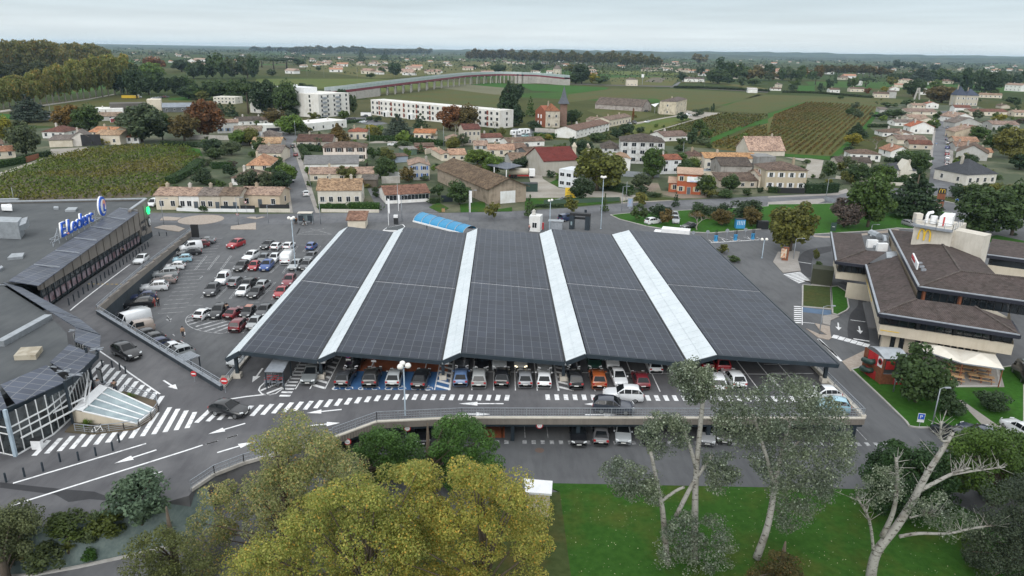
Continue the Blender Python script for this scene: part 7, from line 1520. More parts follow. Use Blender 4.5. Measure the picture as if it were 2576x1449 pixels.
HH('A7','lower left wing of the stained white residence',895,395,1080,400,13,290,'hip',(.60,.61,.61),TDK,win=(2,2),side=1,chim=0,stain=True,name='house_wing')
HH('A7','pair of brown roofs stepped behind the residence',1530,225,1770,215,12,180,'gx',WHT,(.19,.14,.12),win=(2,1),side=1)
HH('A7','white house with red brown roof beside the concrete pole',1490,555,1692,550,8,410,'gx',(.70,.72,.74),(.25,.10,.065),win=(2,2),side=1,winw=1.3,winh=1.0)
HH('A7','narrow white gabled cottage with mottled tiles right of the round tree',1075,520,1186,522,13,400,'gy',WHT,(.36,.25,.17),win=(0,1),side=0,chim=0)
HH('A7','stone warehouse with a dark red roof and two cream chimneys behind',318,578,660,560,15,425,'gx',(.42,.40,.36),(.15,.035,.03),win=(0,0),side=0,chim=0,calm=True,name='warehouse',cat='warehouse',rise=3.5)
for x,yb,yt,l in((622,330,235,'left ornate cream chimney stack above the red roof'),(757,330,245,'right ornate cream chimney stack above the red roof')):
 p=at('A7',x,395);t=thing('chimney_stack',l,'chimney',p);h=height(p,'A7',yt);mb=MB();mb.box(-.7,-.7,0,.7,.7,h-1.2);mb.box(-.95,-.95,h-1.8,.95,.95,h-1.3);mb.mk('shaft',M.beige_panel,t,local=1);mb=MB();mb.lathe([(.8,h-1.2),(.6,h-.6),(.3,h-.3),(.3,h),(0,h)],(0,0,0),10);mb.mk('cap',M.beige_panel,t,local=1)
HH('A7','white-gabled house with brown roof and dark front left of the red roof',155,400,345,388,9,335,'gx',(.13,.14,.15),TBRN,win=(2,1),side=0,chim=1)
HH('A7','cream house with brown tiles among the packed roofs',-5,355,150,350,10,298,'gx',CREAM,(.20,.14,.11),win=(2,1),side=0)
HH('A7','long brown roof with white gable behind the packed roofs',-40,285,325,270,9,245,'gx',WHT,(.19,.135,.105),win=(3,1),side=0)
HH('A7','low mottled roof below the white-gabled house',-10,475,310,470,12,440,'gx',GREYW,(.22,.16,.12),win=(2,1),side=0,chim=1)
HH('A3','white terrace row with brown roofs and a blank white gable',640,1145,975,1062,11,1062,'gx',WHT,(.19,.125,.10),win=(9,2),side=0,name='row_house',winw=.8)
HH('A3','long pale row with brown roof beside the vineyard track',975,1028,1196,985,9,958,'gx',CREAM,(.22,.165,.135),win=(7,1),side=0,name='row_house',chim=2)
HH('A3','low tan roofs left of the long pale row',745,990,960,1010,9,970,'gx',CREAM,(.25,.19,.15),win=(3,1),side=0)
HH('A3','long weathered winery hall with brown grey roof',835,842,1310,872,16,795,'gx',(.40,.36,.34),(.15,.125,.11),win=(0,0),side=0,chim=0,stain=True,name='winery_hall',cat='winery',rise=4.5)
HH('A3','low winery wing beside the white sail',1465,890,1580,900,11,822,'gx',(.52,.48,.40),(.14,.115,.105),win=(1,1),side=0,chim=0,name='winery_wing',cat='winery')
HH('A3','tall cream winery house with stained side wall',1640,905,1752,868,11,772,'hip',(.60,.54,.42),(.15,.125,.115),win=(3,2),side=1,stain=True,name='manor_house',chim=1)
p=[at('A3',1400,800,5),at('A3',1480,785,6.5),at('A3',1440,825,4.5)];t=thing('shade_sail','white triangular shade sail between winery buildings','sail',(p[0].x,p[0].y,0));mb=MB();mb.add([*p,*[q+zq*.06 for q in p]],[(0,2,1),(3,4,5),(0,1,4,3),(1,2,5,4),(2,0,3,5)]);mb.mk('fabric',M.white,t);mb=MB();[mb.bar((q.x,q.y,0),q,.15)for q in p];mb.mk('mast',M.galv,t)
v0,v1=at('A3',335,1032),at('A3',478,1032);vr=house('villa','brick and stone villa with orange tiled roof and a pointed slate tower',v0,v1,11,height(v0,'A3',862),'hip',STONE,(.27,.12,.07),win=(2,2),side=1,chim=1,stain=True,rise=3.5)
g0,g1=at('A3',232,1010),at('A3',335,1032);gw=(g1-g0).length;e_=height(g0,'A3',860);mb=MB();d=(g1-g0).normalized();n_=vE((-d.y,d.x,0));q=[g0,g1,g1+zq*e_,g0.lerp(g1,.5)+zq*(e_+3.2),g0+zq*e_];q2=[v+n_*8 for v in q];mb.add(q+q2,[(0,1,2,3,4),(9,8,7,6,5),(1,6,7,2),(2,7,8,3),(3,8,9,4),(0,4,9,5)]);o=mb.mk('brick_gable',M.wall,vr);o.color=(.30,.10,.055,1)
mb=MB();[mb.bar(g0.lerp(g1,f)-n_*.06+zq*z0,g0.lerp(g1,f)-n_*.06+zq*(z0+2),1.1,.12)for f in(.35,.62)for z0 in(1,4.6)];mb.mk('gable_window',M.white,vr)
tp_=at('A3',512,1015);hs=height(tp_,'A3',790);ht=height(tp_,'A3',612);mb=MB();mb.box(tp_.x-1.9,tp_.y-1.9,0,tp_.x+1.9,tp_.y+1.9,hs);mb.mk('tower_wall',M.wall_stain,vr).color=(.22,.14,.11,1);mb=MB();b4_=[(tp_.x+s*3,tp_.y+u_*3,hs)for s,u_ in((-1,-1),(1,-1),(1,1),(-1,1))];m4_=[(tp_.x+s*1.5,tp_.y+u_*1.5,hs+(ht-hs)*.35)for s,u_ in((-1,-1),(1,-1),(1,1),(-1,1))];mb.add(b4_+m4_+[(tp_.x,tp_.y,ht)],[(3,2,1,0)]+[(i,(i+1)%4,4+(i+1)%4,4+i)for i in rg(4)]+[(4+i,4+(i+1)%4,8)for i in rg(4)]);mb.mk('spire',mat('slate',(.075,.085,.105),.6,nz=(1,(.8,.8,.8),.4,.6)),vr)
tb0,tb1=at('A2',640,935),at('A2',945,905);tbd=(at('A2',372,858)-tb0).length;te=height(tb0,'A2',706);Wf=(.72,.71,.68)
fl=house('tower_block','white five-storey tower block with stacked balconies and rooftop lift house',tb0,tb1,tbd,te,'flat',Wf,(.3,.3,.3),win=(5,5),side=0,chim=0,cat='apartment block',winw=1.3,winh=1.5)
fl_=fl;bwid=(tb1-tb0).length
bq(fl,'lift_house','white',bwid*.15,tbd*.25,te+.4,bwid*.55,tbd*.65,te+3.6);mb=MB();mb.tube([(bwid*.3,tbd*.45,te+3.6),(bwid*.3,tbd*.45,te+5)],.5,8);mb.tube([(bwid*.36,tbd*.45,te+3.6),(bwid*.36,tbd*.45,te+4.8)],.5,8);mb.mk('flue',M.white,fl,local=1)
for s in rg(5):
 for f in(.12,.55):bq(fl,'balcony','galv',bwid*f,-1.0,te/5*s+.3,bwid*f+3.0,-.02,te/5*s+1.3)
 for f in(.12,.36,.5,.62,.82,.93):
  z=te/5*s+.8;mb=MB();w_=2.6 if f in(.5,.62)else 1.2;mb.box(-.06,tbd*f-w_/2,z,0,tbd*f+w_/2,z+1.6);mb.mk('window',M.glass_grey,fl,local=1)
la,lb=at('A2',1160,905),at('A2',2455,1042);le=height(la,'A2',757)
lf_=house('long_flats','long white three-storey block of flats with rust brown shutters',la,lb,11,le,'flat',Wf,(.26,.25,.23),win=(26,3),side=1,chim=0,cat='apartment block',winw=1.5,winh=1.5)
lw_=(lb-la).length
for i in rg(9):
 x=lw_*(.07+.105*i)
 for s in rg(3):mb=MB();mb.box(x,-.12,le/3*s+.7,x+1.2,-.0,le/3*s+2.9);mb.mk('rust_shutter',mat('rust_panel',(.20,.05,.03),.7)if i==s==0 else M.setdefault('rust',mat('rust_panel',(.20,.05,.03),.7)),lf_,local=1)
 bq(lf_,'vent_block','white',x+2,1,le+.3,x+3.4,2,le+1.2)
for f in(.12,.33,.6):bq(lf_,'porch','white',lw_*f,-1.6,0,lw_*f+4,-.0,3.2);bq(lf_,'porch_door','glass',lw_*f+1,-1.66,.1,lw_*f+2.6,-1.6,2.5)
HH('A2','low white flat-roofed building in front of the tower block',530,1072,915,1030,14,1000,'flat',WHT,(.6,.6,.6),win=(4,1),side=0,chim=2,name='flat_roofed_house')
HH('A2','bungalow with orange red hip roof by the hedge',932,1150,1118,1150,9,1072,'hip',CREAM,(.27,.10,.065),win=(3,1),side=1,door=1)
HH('A2','bungalow with bright orange roof below the flats',1592,1158,1800,1162,9,1085,'gx',CREAM,TOR,win=(4,1),side=1,winw=1.2)
HH('A2','tall stone town house with a red brown roof',2092,1210,2258,1207,12,1052,'gx',(.50,.46,.39),(.14,.06,.05),win=(4,2),side=1,chim=1,chx=.9,winw=.8)
HH('A2','small stone house with gabled front left of the tall town house',1912,1217,2086,1217,9,1150,'gy',(.46,.42,.36),TPINK,win=(3,1),door=1,side=0,chim=0,shut=None)
HH('A2','white house with brown red roof right of the tall town house',2255,1185,2480,1180,9,1142,'gx',WHT,(.18,.085,.065),win=(2,1),side=0)
HH('A2','cream house with faded pink roof below the town house',2198,1270,2330,1270,9,1212,'gx',CREAM,TPINK,win=(2,1),side=1,shut=(.4,.45,.5))
HH('A2','wide cream house with pale pink tiles at the village centre',2338,1325,2600,1325,10,1255,'gx',CREAM,(.40,.26,.19),win=(3,1),side=1)
HH('A2','low L-shaped pink roof in the village centre',1952,1365,2112,1362,10,1332,'gx',CREAM,(.43,.28,.20),win=(2,1),side=0,chim=0)
HH('A2','pink roofed wing sloping to the courtyard in the village centre',1868,1368,1950,1365,16,1300,'gy',CREAM,(.42,.27,.20),win=(1,1),side=1)
HH('A2','small brown roofed outbuilding with a pink wall',1608,1275,1790,1272,6,1225,'gx',(.30,.14,.11),TBRN,win=(1,1),side=0,chim=0,name='outbuilding')
HH('A2','green garden shed with grey roof',1478,1312,1618,1305,5,1290,'mono',(.10,.16,.12),(.25,.25,.24),win=(0,0),side=0,chim=0,rise=.4,name='shed')
HH('A6','blue grey lean-to by the round cypress shrub',1400,440,1530,432,5,385,'mono',(.30,.36,.45),TBRN,win=(0,0),side=0,chim=0,rise=.3,name='shed')
t=thing('solar_car_port','dark blue solar car port on white posts in the builder yard','car port',at('A6',2400,540));q=A('A6',[(2318,462),(2520,508),(2680,470),(2480,428)],4.2);mb=MB();mb.prism([(v.x,v.y)for v in q],4.1,4.3);mb.mk('roof',M.solar_old,t);mb=MB();[mb.bar((v.x,v.y,0),(v.x,v.y,4.1),.3)for v in(q[0].lerp(q[1],.4),q[2].lerp(q[3],.4),q[1])];mb.mk('post',M.white,t)
HH('A7','stone cottage with brown hip roof at the vineyard corner',1785,482,1928,484,9,368,'hip',(.50,.43,.33),(.13,.085,.07),win=(3,1),side=1,shut=WSH)
HH('A7','long white house with two-tone orange and pink roof',1932,500,2448,505,9,392,'gx',(.66,.62,.55),(.45,.27,.14),win=(6,1),side=1,door=2)
HH('A7','grey concrete barn gable behind the tiled lean-to',2090,600,2395,605,13,470,'gx',(.36,.34,.32),TDK,win=(0,0),side=0,chim=0,stain=True,name='barn',cat='barn')
HH('A7','low dark tiled lean-to with a cluttered carport',2080,690,2460,692,7,622,'mono',(.50,.45,.38),(.14,.105,.085),win=(4,1),side=0,chim=0,rise=1.3,name='outbuilding')
HH('A7','tall grey block wall building right of the long white house',2450,520,2640,520,9,392,'flat',(.24,.24,.24),(.2,.2,.2),win=(0,0),side=0,chim=0,stain=True,name='barn',cat='barn')
HH('A8','stone house with hip roof and white shutters at the road bend',-40,715,372,722,12,510,'hip',(.46,.40,.30),(.16,.12,.10),win=(4,2),side=1,shut=WSH,chx=.8)
HH('A7','cream house part with small balcony beside the stone hip-roofed house',2475,690,2560,690,8,570,'gx',CREAM,TPINK,win=(1,2),side=1,chim=0,name='house_wing')
HH('A8','large pale pink roofed barn with a tall chimney',-195,372,165,372,13,330,'gx',(.6,.55,.48),(.43,.31,.25),win=(0,0),side=0,chim=1,chx=.78,name='barn',cat='barn',rise=5)
HH('A8','bungalow with brown hip roof behind the long dark roof',818,420,1125,432,9,345,'hip',WHT,TBRN,win=(4,1),side=1,chim=0)
HH('A8','long low house with dark brown roof near the roundabout',688,492,1030,505,9,430,'gx',(.56,.52,.45),TDK,win=(3,1),side=1,chim=0)
sv=HH('A8','slate-roofed villa with a round window in its gable',1220,608,1490,616,11,510,'hip',(.58,.56,.50),SLATE,win=(3,1),side=1,chim=1,chx=.9,shut=WSH,calm=True)
mb=MB();q0,q1=at('A8',1310,612),at('A8',1430,614);d=(q1-q0);n_=vE((-d.y,d.x,0)).normalized();e_=height(q0,'A8',510);mb.add([v+n_*o for o in(-.3,4)for v in(q0,q1,q1+zq*e_,q0.lerp(q1,.5)+zq*(e_+3.3),q0+zq*e_)],[(0,1,2,3,4),(9,8,7,6,5),(2,7,8,3),(3,8,9,4)]);mb.mk('front_gable',M.wall,sv).color=(.6,.57,.5,1)
HH('A8','white villa with hipped slate roof and dormer right of the long street',1985,668,2282,655,13,556,'hip',(.62,.60,.55),SLATE,win=(4,1),side=2,chim=1,chx=.3,calm=True,rise=4)
for a in(('A4','white bungalow with brown hip roof left of the long street',1150,1122,1460,1130,11,1082,'hip',WHT,TBRN,{'win':(5,1)}),('A4','white gabled house with orange verge beside the long street',1425,1092,1662,1098,9,1022,'gy',WHT,(.40,.14,.08),{'rise':2.6}),('A4','cream gabled house behind the orange-verged one',1522,1018,1680,1022,9,955,'gy',CREAM,TPINK,{'win':(0,0)}),('A4','grey tiled house with two white chimneys left of the long street',1275,1015,1480,1018,9,985,'gx',WHT,TGREY,{'chim':2}),('A4','stepped pink roofs beyond the cream gable',1415,965,1600,968,10,935,'gx',CREAM,TPINK),('A4','grey pink roofs by the middle of the long street',1390,905,1690,910,12,870,'gx',CREAM,(.25,.19,.165),{'win':(3,1)}),('A4','white gabled house at the far end of the long street',1588,838,1712,842,10,792,'gy',WHT,(.35,.16,.11),{'chim':1}),('A4','low house with dormers near the far end of the long street',1455,840,1580,842,9,808,'gx',CREAM,TPINK),('A4','white gabled annex near the cypress shrub left of the long street',1228,1335,1435,1338,10,1272,'gy',WHT,(.35,.19,.13),{'win':(1,1),'rise':2}),('A4','dark red roofed house beside the long street',1418,1245,1642,1255,9,1200,'gx',STONE,(.16,.075,.055)),('A4','brown roofed house with a sunlit pale gable by the long street',1300,1200,1600,1205,11,1155,'gx',CREAM,(.22,.165,.14)),('A4','small white gable in front of the brown hip roof',1322,1140,1425,1142,6,1122,'gy',WHT,TPINK,{'win':(0,0)}),('A4','shed with grey roof left of the long street hedges',1120,880,1200,882,8,848,'mono',GREYW,TGREY,{'win':(0,0),'chim':0,'rise':1}),('A4','long white building with red brown roof below the slate manor',1868,900,2030,905,10,830,'gx',WHT,(.19,.085,.065),{'win':(3,1)}),('A4','long cream building with brown red roof right of the white one',2035,912,2400,915,10,870,'gx',CREAM,(.19,.095,.075),{'win':(3,1)}),('A4','white gabled house with pink verge right of the long street',1868,985,2060,985,14,930,'gy',WHT,TPINK,{'win':(1,1),'rise':2.6}),('A4','grey rendered gable right of the long street',1872,1050,2140,1055,12,985,'gy',GREYW,TGREY,{'win':(0,0),'rise':3}),('A4','white house under a low brown roof among the right-hand row',1990,1105,2200,1108,11,1050,'gy',WHT,(.22,.13,.10),{'win':(0,0)}),('A4','cream gabled house with pale verge right of the long street',1872,1140,2185,1150,12,1075,'gy',(.55,.46,.35),TPINK,{'win':(0,0),'rise':2.6}),('A4','tiled house with orange patch in the right-hand row',1872,1215,2110,1225,10,1165,'gx',STONE,(.36,.22,.15),{'win':(0,0)}),('A4','dark brown roofed house beside the second pole of the long street',1880,1270,2100,1280,10,1230,'gx',GREYW,(.25,.17,.13),{'win':(0,0)}),('A4','grey gabled house nearest the slate villa in the right-hand row',1885,1345,2200,1370,14,1275,'gy',GREYW,TBRN,{'win':(0,0),'rise':3}),('A4','house with pale orange lean-to behind the yellow tree',2140,1330,2250,1335,8,1290,'gx',CREAM,(.45,.24,.15),{'win':(1,1)}),('A4','wide brown roofed house at the right edge by the dark bush',2250,1055,2520,1060,11,1000,'gx',GREYW,(.27,.2,.17)),('A4','white cottage at the right edge below the hedges',2478,920,2620,922,9,880,'gx',CREAM,TPINK,{'win':(3,1)}),('A4','stone gabled outbuilding right of the slate manor',2345,840,2430,842,9,815,'gy',STONE,TBRN,{'win':(0,0)}),('A4','long low tan house right of the slate manor',2125,730,2350,738,10,700,'gx',CREAM,(.30,.22,.16),{'win':(5,1)}),('A4','large white house among the trees at the right edge',2375,660,2540,670,14,600,'gx',WHT,TPINK,{'win':(4,2)}),('A4','white house with brown roof along the railway',1060,730,1215,735,10,690,'gx',CREAM,TBRN,{'win':(3,1)}),('A4','bare grey gable attached to the house along the railway',1215,735,1285,737,10,672,'mono',GREYW,TGREY,{'win':(0,0),'chim':0,'rise':1}),('A4','cream bungalow behind the hedge by the railway',825,672,970,675,10,640,'gx',CREAM,TBRN,{'win':(3,1)}),('A4','low pale house left of the cream bungalow by the railway',620,682,720,684,10,650,'gx',WHT,TBRN),('A4','tall white house beside the dark umbrella pine',810,605,902,610,10,565,'gx',WHT,TBRN,{'win':(2,2)}),('A4','cream two-storey house with pale roof by the cedar group',1305,590,1445,595,11,550,'hip',CREAM,TPINK,{'win':(4,2)}),('A4','pink roofed house left of the cedar group',1268,625,1365,628,9,600,'gx',CREAM,(.42,.24,.18),{'win':(1,1)}),('A4','low white gabled house below the pink roofed one',1232,660,1320,662,9,635,'gy',WHT,TPINK,{'win':(1,1)}),('A4','small tower house in the vineyard at the left',68,630,140,632,8,595,'hip',STONE,TGREY,{'win':(1,2)}),('A4','white house with dark lean-to beside the small tower house',30,660,130,662,7,640,'gx',WHT,TBRN),('A4','white gabled house between the trees near the long street end',1530,700,1590,702,8,640,'gy',WHT,(.25,.12,.09),{'win':(1,1)}),('A3','square cream house alone by the railway',1150,612,1262,614,10,548,'hip',CREAM,TGREY,{'win':(3,1)}),('A3','white barn with brown grey roof behind the railway hedge',1732,572,1935,575,13,540,'gx',WHT,(.14,.115,.105),{'win':(3,1),'name':'barn'}),('A3','white tent-like shed by the railway',2375,683,2468,685,8,645,'mono',WHT,(.6,.6,.6),{'win':(0,0),'chim':0,'rise':1,'name':'shed'}),('A3','cream farmhouse with pinkish roofs beyond the vines',1640,472,1765,478,14,450,'hip',CREAM,TPINK,{'win':(3,1)}),('A3','stone house with pyramid roof behind the viaduct end',412,492,485,494,9,440,'hip',STONE,TGREY,{'win':(2,2),'rise':6}),('A3','small white house at the end of the viaduct',190,492,280,494,8,465,'gx',WHT,TPINK),('A1','white gabled workshop with a dark garage door',735,1222,905,1216,13,1130,'gy',(.68,.64,.60),TGREY,{'win':(0,0),'garage':(3.2,7,4.6,(.03,.03,.035)),'name':'workshop','rise':2,'calm':True}),('A1','low cream annex left of the white workshop',502,1230,735,1225,11,1160,'mono',CREAM,TGREY,{'win':(0,0),'chim':0,'rise':.8,'name':'outbuilding'}),('A1','white house with dark red roof above the cream annex',432,1140,655,1143,13,1072,'hip',WHT,(.15,.075,.06),{'win':(3,1)}),('A1','orange roofed house right of the workshop',905,1130,1120,1140,12,1075,'gx',CREAM,(.44,.22,.12)),('A1','tan roofed gabled house above the near vineyard',975,1200,1215,1205,10,1105,'gx',CREAM,(.42,.30,.20)),('A1','small house with rust red roof under the grey green tree',1210,1192,1400,1190,8,1130,'gx',WHT,(.30,.13,.08),{'win':(3,1)}),('A1','white house with blue windows at the left picture edge',-60,1352,165,1335,9,1280,'gx',CREAM,(.36,.19,.12)),('A1','small house behind the left edge hedge',-80,1270,45,1262,8,1205,'gx',WHT,TBRN),('A1','white modern building with solar panels on its flat roof',935,890,1240,885,14,855,'flat',WHT,(.2,.24,.3),{'win':(0,0),'chim':1,'name':'modern_building'}),('A1','long modern hall with a white edged slanted roof',1115,880,1480,872,12,800,'flat',(.11,.10,.09),(.35,.37,.38),{'win':(0,0),'chim':0,'name':'modern_building'}),('A1','tall cream block beside the long modern hall',1490,870,1630,868,11,760,'flat',CREAM,(.4,.4,.4),{'win':(1,1),'chim':0,'name':'modern_building'}),('A1','grey metal roofed hall right of the cream block',1640,880,1960,875,14,830,'gx',(.12,.13,.14),(.27,.30,.34),{'win':(4,1),'chim':0,'calm':True,'name':'modern_building'}),('A1','building with a band of blue windows beside the dark pines',2152,790,2370,795,12,728,'flat',(.60,.58,.52),(.3,.3,.3),{'win':(6,2),'chim':0,'name':'school_building'}),('A1','tan roofed house behind the red billboard',1000,965,1230,960,11,920,'gx',GREYW,(.27,.21,.16),{'win':(3,1)}),('A1','white gabled farmhouse between the dark trees',1890,395,1970,398,10,360,'gy',WHT,TPINK,{'win':(1,1)}),('A1','grey stone farmhouse at the edge of the woods',2380,450,2540,452,10,425,'gx',STONE,TPINK)):
 k=dict(a[11])if len(a)>11 else{};k.setdefault('win',(2,1));k.setdefault('side',1);k.setdefault('chim',1);HH(*a[:11],**k)
m0=HH('A4','tall stone manor with two pointed slate roofs at the end of the long street',1878,812,1975,814,10,700,'hip',(.48,.44,.37),(.075,.09,.13),win=(2,2),side=1,chim=1,calm=True,rise=7,name='manor_house',shut=WSH)
HH('A4','right pavilion of the stone manor with a hipped slate roof',1978,814,2100,816,10,705,'hip',(.48,.44,.37),(.075,.09,.13),win=(3,2),side=1,chim=1,calm=True,rise=5,name='manor_wing',shut=WSH)
for x0,y0,x1,l in((-10,1115,85,'white caravan with a dark door in the village yard'),(70,1100,172,'white caravan behind the first one in the village yard')):
 a,b2=at('A3',x0,y0),at('A3',x1,y0-5);d=b2-a;t=thing('caravan',l,'caravan',(a+b2)/2,math.atan2(d.y,d.x),'caravans in the village yard');L=d.length/2;mb=MB();pr_=[(-L,.5),(-L+.1,2.2),(-L+.6,2.7),(L-.5,2.7),(L-.1,2.0),(L,.5)];mb.add([(x,y,z)for y in(-1.1,1.1)for x,z in pr_],[tuple(rg(6)),tuple(reversed(rg(6,12)))]+[(i,(i+1)%6,6+(i+1)%6,6+i)[::-1]for i in rg(6)]);mb.mk('body',M.white,t,local=1);mb=MB();[mb.box(x-.45,-1.13,1.5,x+.45,-1.1,2.1)for x in(-L*.6,L*.5)];mb.mk('window',M.glass,t,local=1);bq(t,'door','plastic',-.3,-1.13,.55,.3,-1.1,2.2);mb=MB();mb.tube([(0,-1,.32),(0,1,.32)],.32,10);mb.mk('wheel',M.rubber,t,local=1)
for c,x,yb,ys,yt,w,l in(('A3',222,262,225,195,4,'distant church spire left of the tree line'),('A4',2525,330,322,305,14,'distant church spire at the right end of the horizon')):
 p=at(c,x,yb);z1,z2=height(p,c,ys),height(p,c,yt);t=thing('church',l,'church',p);mb=MB();mb.box(-w/2,-w/2,0,w/2,w/2,z1);mb.box(w/2,-w/2,0,w*3,w/2,z1*.5);mb.mk('tower',M.concrete,t,local=1);mb=MB();mb.add([(-w/2,-w/2,z1),(w/2,-w/2,z1),(w/2,w/2,z1),(-w/2,w/2,z1),(0,0,z2)],[(0,1,4),(1,2,4),(2,3,4),(3,0,4)]);mb.mk('spire',M.dark_wall,t,local=1)
p=at('A3',1310,600);t=thing('mast_sign','white square panel on a tall mast by the railway','mast',p);h=height(p,'A3',495);mb=MB();mb.tube([(0,0,0),(0,0,h)],.25,6);mb.mk('mast',M.galv,t,local=1);bq(t,'panel','white',-1.6,-.3,h-4,1.6,.3,h)
p=at('A4',1490,750);t=thing('lattice_mast','pair of grey concrete pylons near the long street end','pylon',p);h=height(p,'A4',632);mb=MB();mb.bar((-2,0,0),(0,0,h),1.2);mb.bar((3,0,0),(1.2,0,h),1.2);mb.bar((-1,0,h*.6),(2.2,0,h*.6),.6);mb.mk('mast',M.concrete,t,local=1)
va=thing('viaduct','long curved viaduct with glass screens and red girder on concrete piers','viaduct',(-50,620,0))
path=[(725,665,'A2'),(960,640,'A2'),(1280,600,'A2'),(1600,562,'A2'),(1900,527,'A2'),(2130,503,'A2'),(2400,493,'A2'),(2576,494,'A2'),(100,497,'A3'),(300,505,'A3'),(555,530,'A3')]
zs=[7,8,9,10,10.5,11,11,11,11,10,9];VPt=smooth([at(c,x,y,z)for(x,y,c),z in zip(path,zs)],4)
g_,s1_,dk_=MB(),MB(),MB();S_=MB()
for i in rg(len(VPt)-1):
 a,b2=VPt[i],VPt[i+1];d=(b2-a).normalized();n_=vE((d.y,-d.x,0))*4
 g_.bar(a+n_-zq*.9,b2+n_-zq*.9,.5,1.9);g_.bar(a-n_-zq*.9,b2-n_-zq*.9,.5,1.9);dk_.add([a+n_,b2+n_,b2-n_,a-n_],[(0,1,2,3)])
 for s in(-1,1):
  s1_.add([a+n_*s+zq*.1,b2+n_*s+zq*.1,b2+n_*s+zq*2.4,a+n_*s+zq*2.4],[(0,1,2,3)])
  for j in rg(6):q=a.lerp(b2,j/6)+n_*s;S_.bar(q,q+zq*2.7,.35,.35)
  S_.bar(a+n_*s+zq*2.6,b2+n_*s+zq*2.6,.3,.3)
g_.mk('girder',mat('girder_red',(.17,.025,.04),.6),va);dk_.mk('deck',M.asphalt_far,va);sc_=s1_.mk('glass_screen',mat('screen',(.30,.40,.40),.2),va);S_.mk('screen_post',mat('screen_white',(.55,.6,.6),.5),va)
for i in rg(8,len(VPt)-9,1):
 a=VPt[i];d=(VPt[i+1]-a).normalized();n_=vE((d.y,-d.x,0));mb=MB()
 for s in(-3.5,3.5):mb.tube([(a.x+n_.x*s,a.y+n_.y*s,0),(a.x+n_.x*s,a.y+n_.y*s,a.z-2.6)],0.7,8)
 mb.bar(a-n_*4.5-zq*2.3,a+n_*4.5-zq*2.3,1.6,1.0);mb.mk('pier',M.concrete,va)
for i0,i1 in((2,7),(30,40)):
 mb=MB()
 for i in rg(i0,min(i1,len(VPt)-1)):a,b2=VPt[i],VPt[i+1];mb.bar((a.x,a.y,a.z/2-1),(b2.x,b2.y,b2.z/2-1),9,a.z-1.8)
 mb.mk('abutment',M.concrete,va)
wall('garden_wall','low cream garden wall with dark fence panel beside the side street corner',A('A6',[(35,937),(345,940)]),.25,.9,M.concrete_light);wall('garden_fence','dark slatted fence on the cream corner wall',A('A6',[(45,930),(340,932)]),.08,.95,M.black,'fence',.9)
wall('garden_wall','white garden wall with dark gates in front of the terrace',A('A5',[(1780,672),(2000,680),(2220,682),(2560,686)]),.22,.8,M.white);wall('garden_gate','dark sliding gate in the terrace garden wall',A('A5',[(2225,680),(2410,683)]),.1,1.5,M.anthracite,'gate');wall('garden_gate','dark louvred fence right of the terrace gate',A('A5',[(2425,680),(2570,682)]),.1,1.6,M.black,'gate')
wall('garden_wall','cream wall with white posts in front of the mottled-roof house',A('A6',[(660,935),(700,937),(985,940),(1240,942)]),.2,.8,M.concrete_light)
wall('garden_wall','long white wall behind the pink-roofed house',A('A6',[(1240,580),(1470,585)]),.25,1.6,M.white);wall('garden_wall','grey block wall below the long white wall',A('A6',[(1265,650),(1450,645)]),.25,2.2,M.concrete)
wall('garden_wall','yellow wall by the parked cars right of the brick house',A('A7',[(1900,560),(2080,570)]),.3,1.3,M.beige_panel);wall('garden_wall','cream wall by the small courtyard in the village',A('A6',[(1703,355),(1810,330)]),.3,2.0,M.beige_panel)
wall('board_fence','grey board fence behind the building plot',A('A7',[(1095,575),(1360,590),(1480,585)]),.15,1.8,M.galv,'fence');wall('board_fence','dark fence along the road in front of the stone hip-roofed house',A('A8',[(85,745),(365,752)]),.12,1.7,M.black,'fence')
wall('gate_panel','dark solid gate between white posts by the barn garden',A('A6',[(1865,838),(1980,832)]),.12,1.9,M.anthracite,'gate');wall('metal_fence','green mesh fence on the verge in front of the gravel yard',A('A7',[(320,860),(660,850),(1080,830)]),.05,1.3,mat('mesh_green',(.05,.09,.06),.7),'fence')
wall('parapet_wall','low stone wall at the junction by the slate villa',A('A8',[(680,600),(1000,640)]),.3,1.0,M.concrete_light);wall('garden_wall','low white wall before the slate-roofed villa',A('A8',[(1210,665),(1370,672)]),.25,1.0,M.concrete_light)
wall('bridge_rail','dark panel railing by the footbridge on the lawn edge',A('A8',[(565,820),(672,845)]),.08,1.1,M.galv,'railing');wall('track_wall','dark timber fence by the left vineyard drive',A('A1',[(240,1390),(450,1330)]),.15,1.9,M.wood_brown,'fence')
wall('yard_wall','long grey wall under the trees left of the side street',A('A1',[(1900,1150),(2360,1160)]),.3,2.0,M.concrete);wall('villa_wall','grey wall by the brick villa garden',A('A3',[(230,1075),(440,1085)]),.3,2.0,M.concrete)
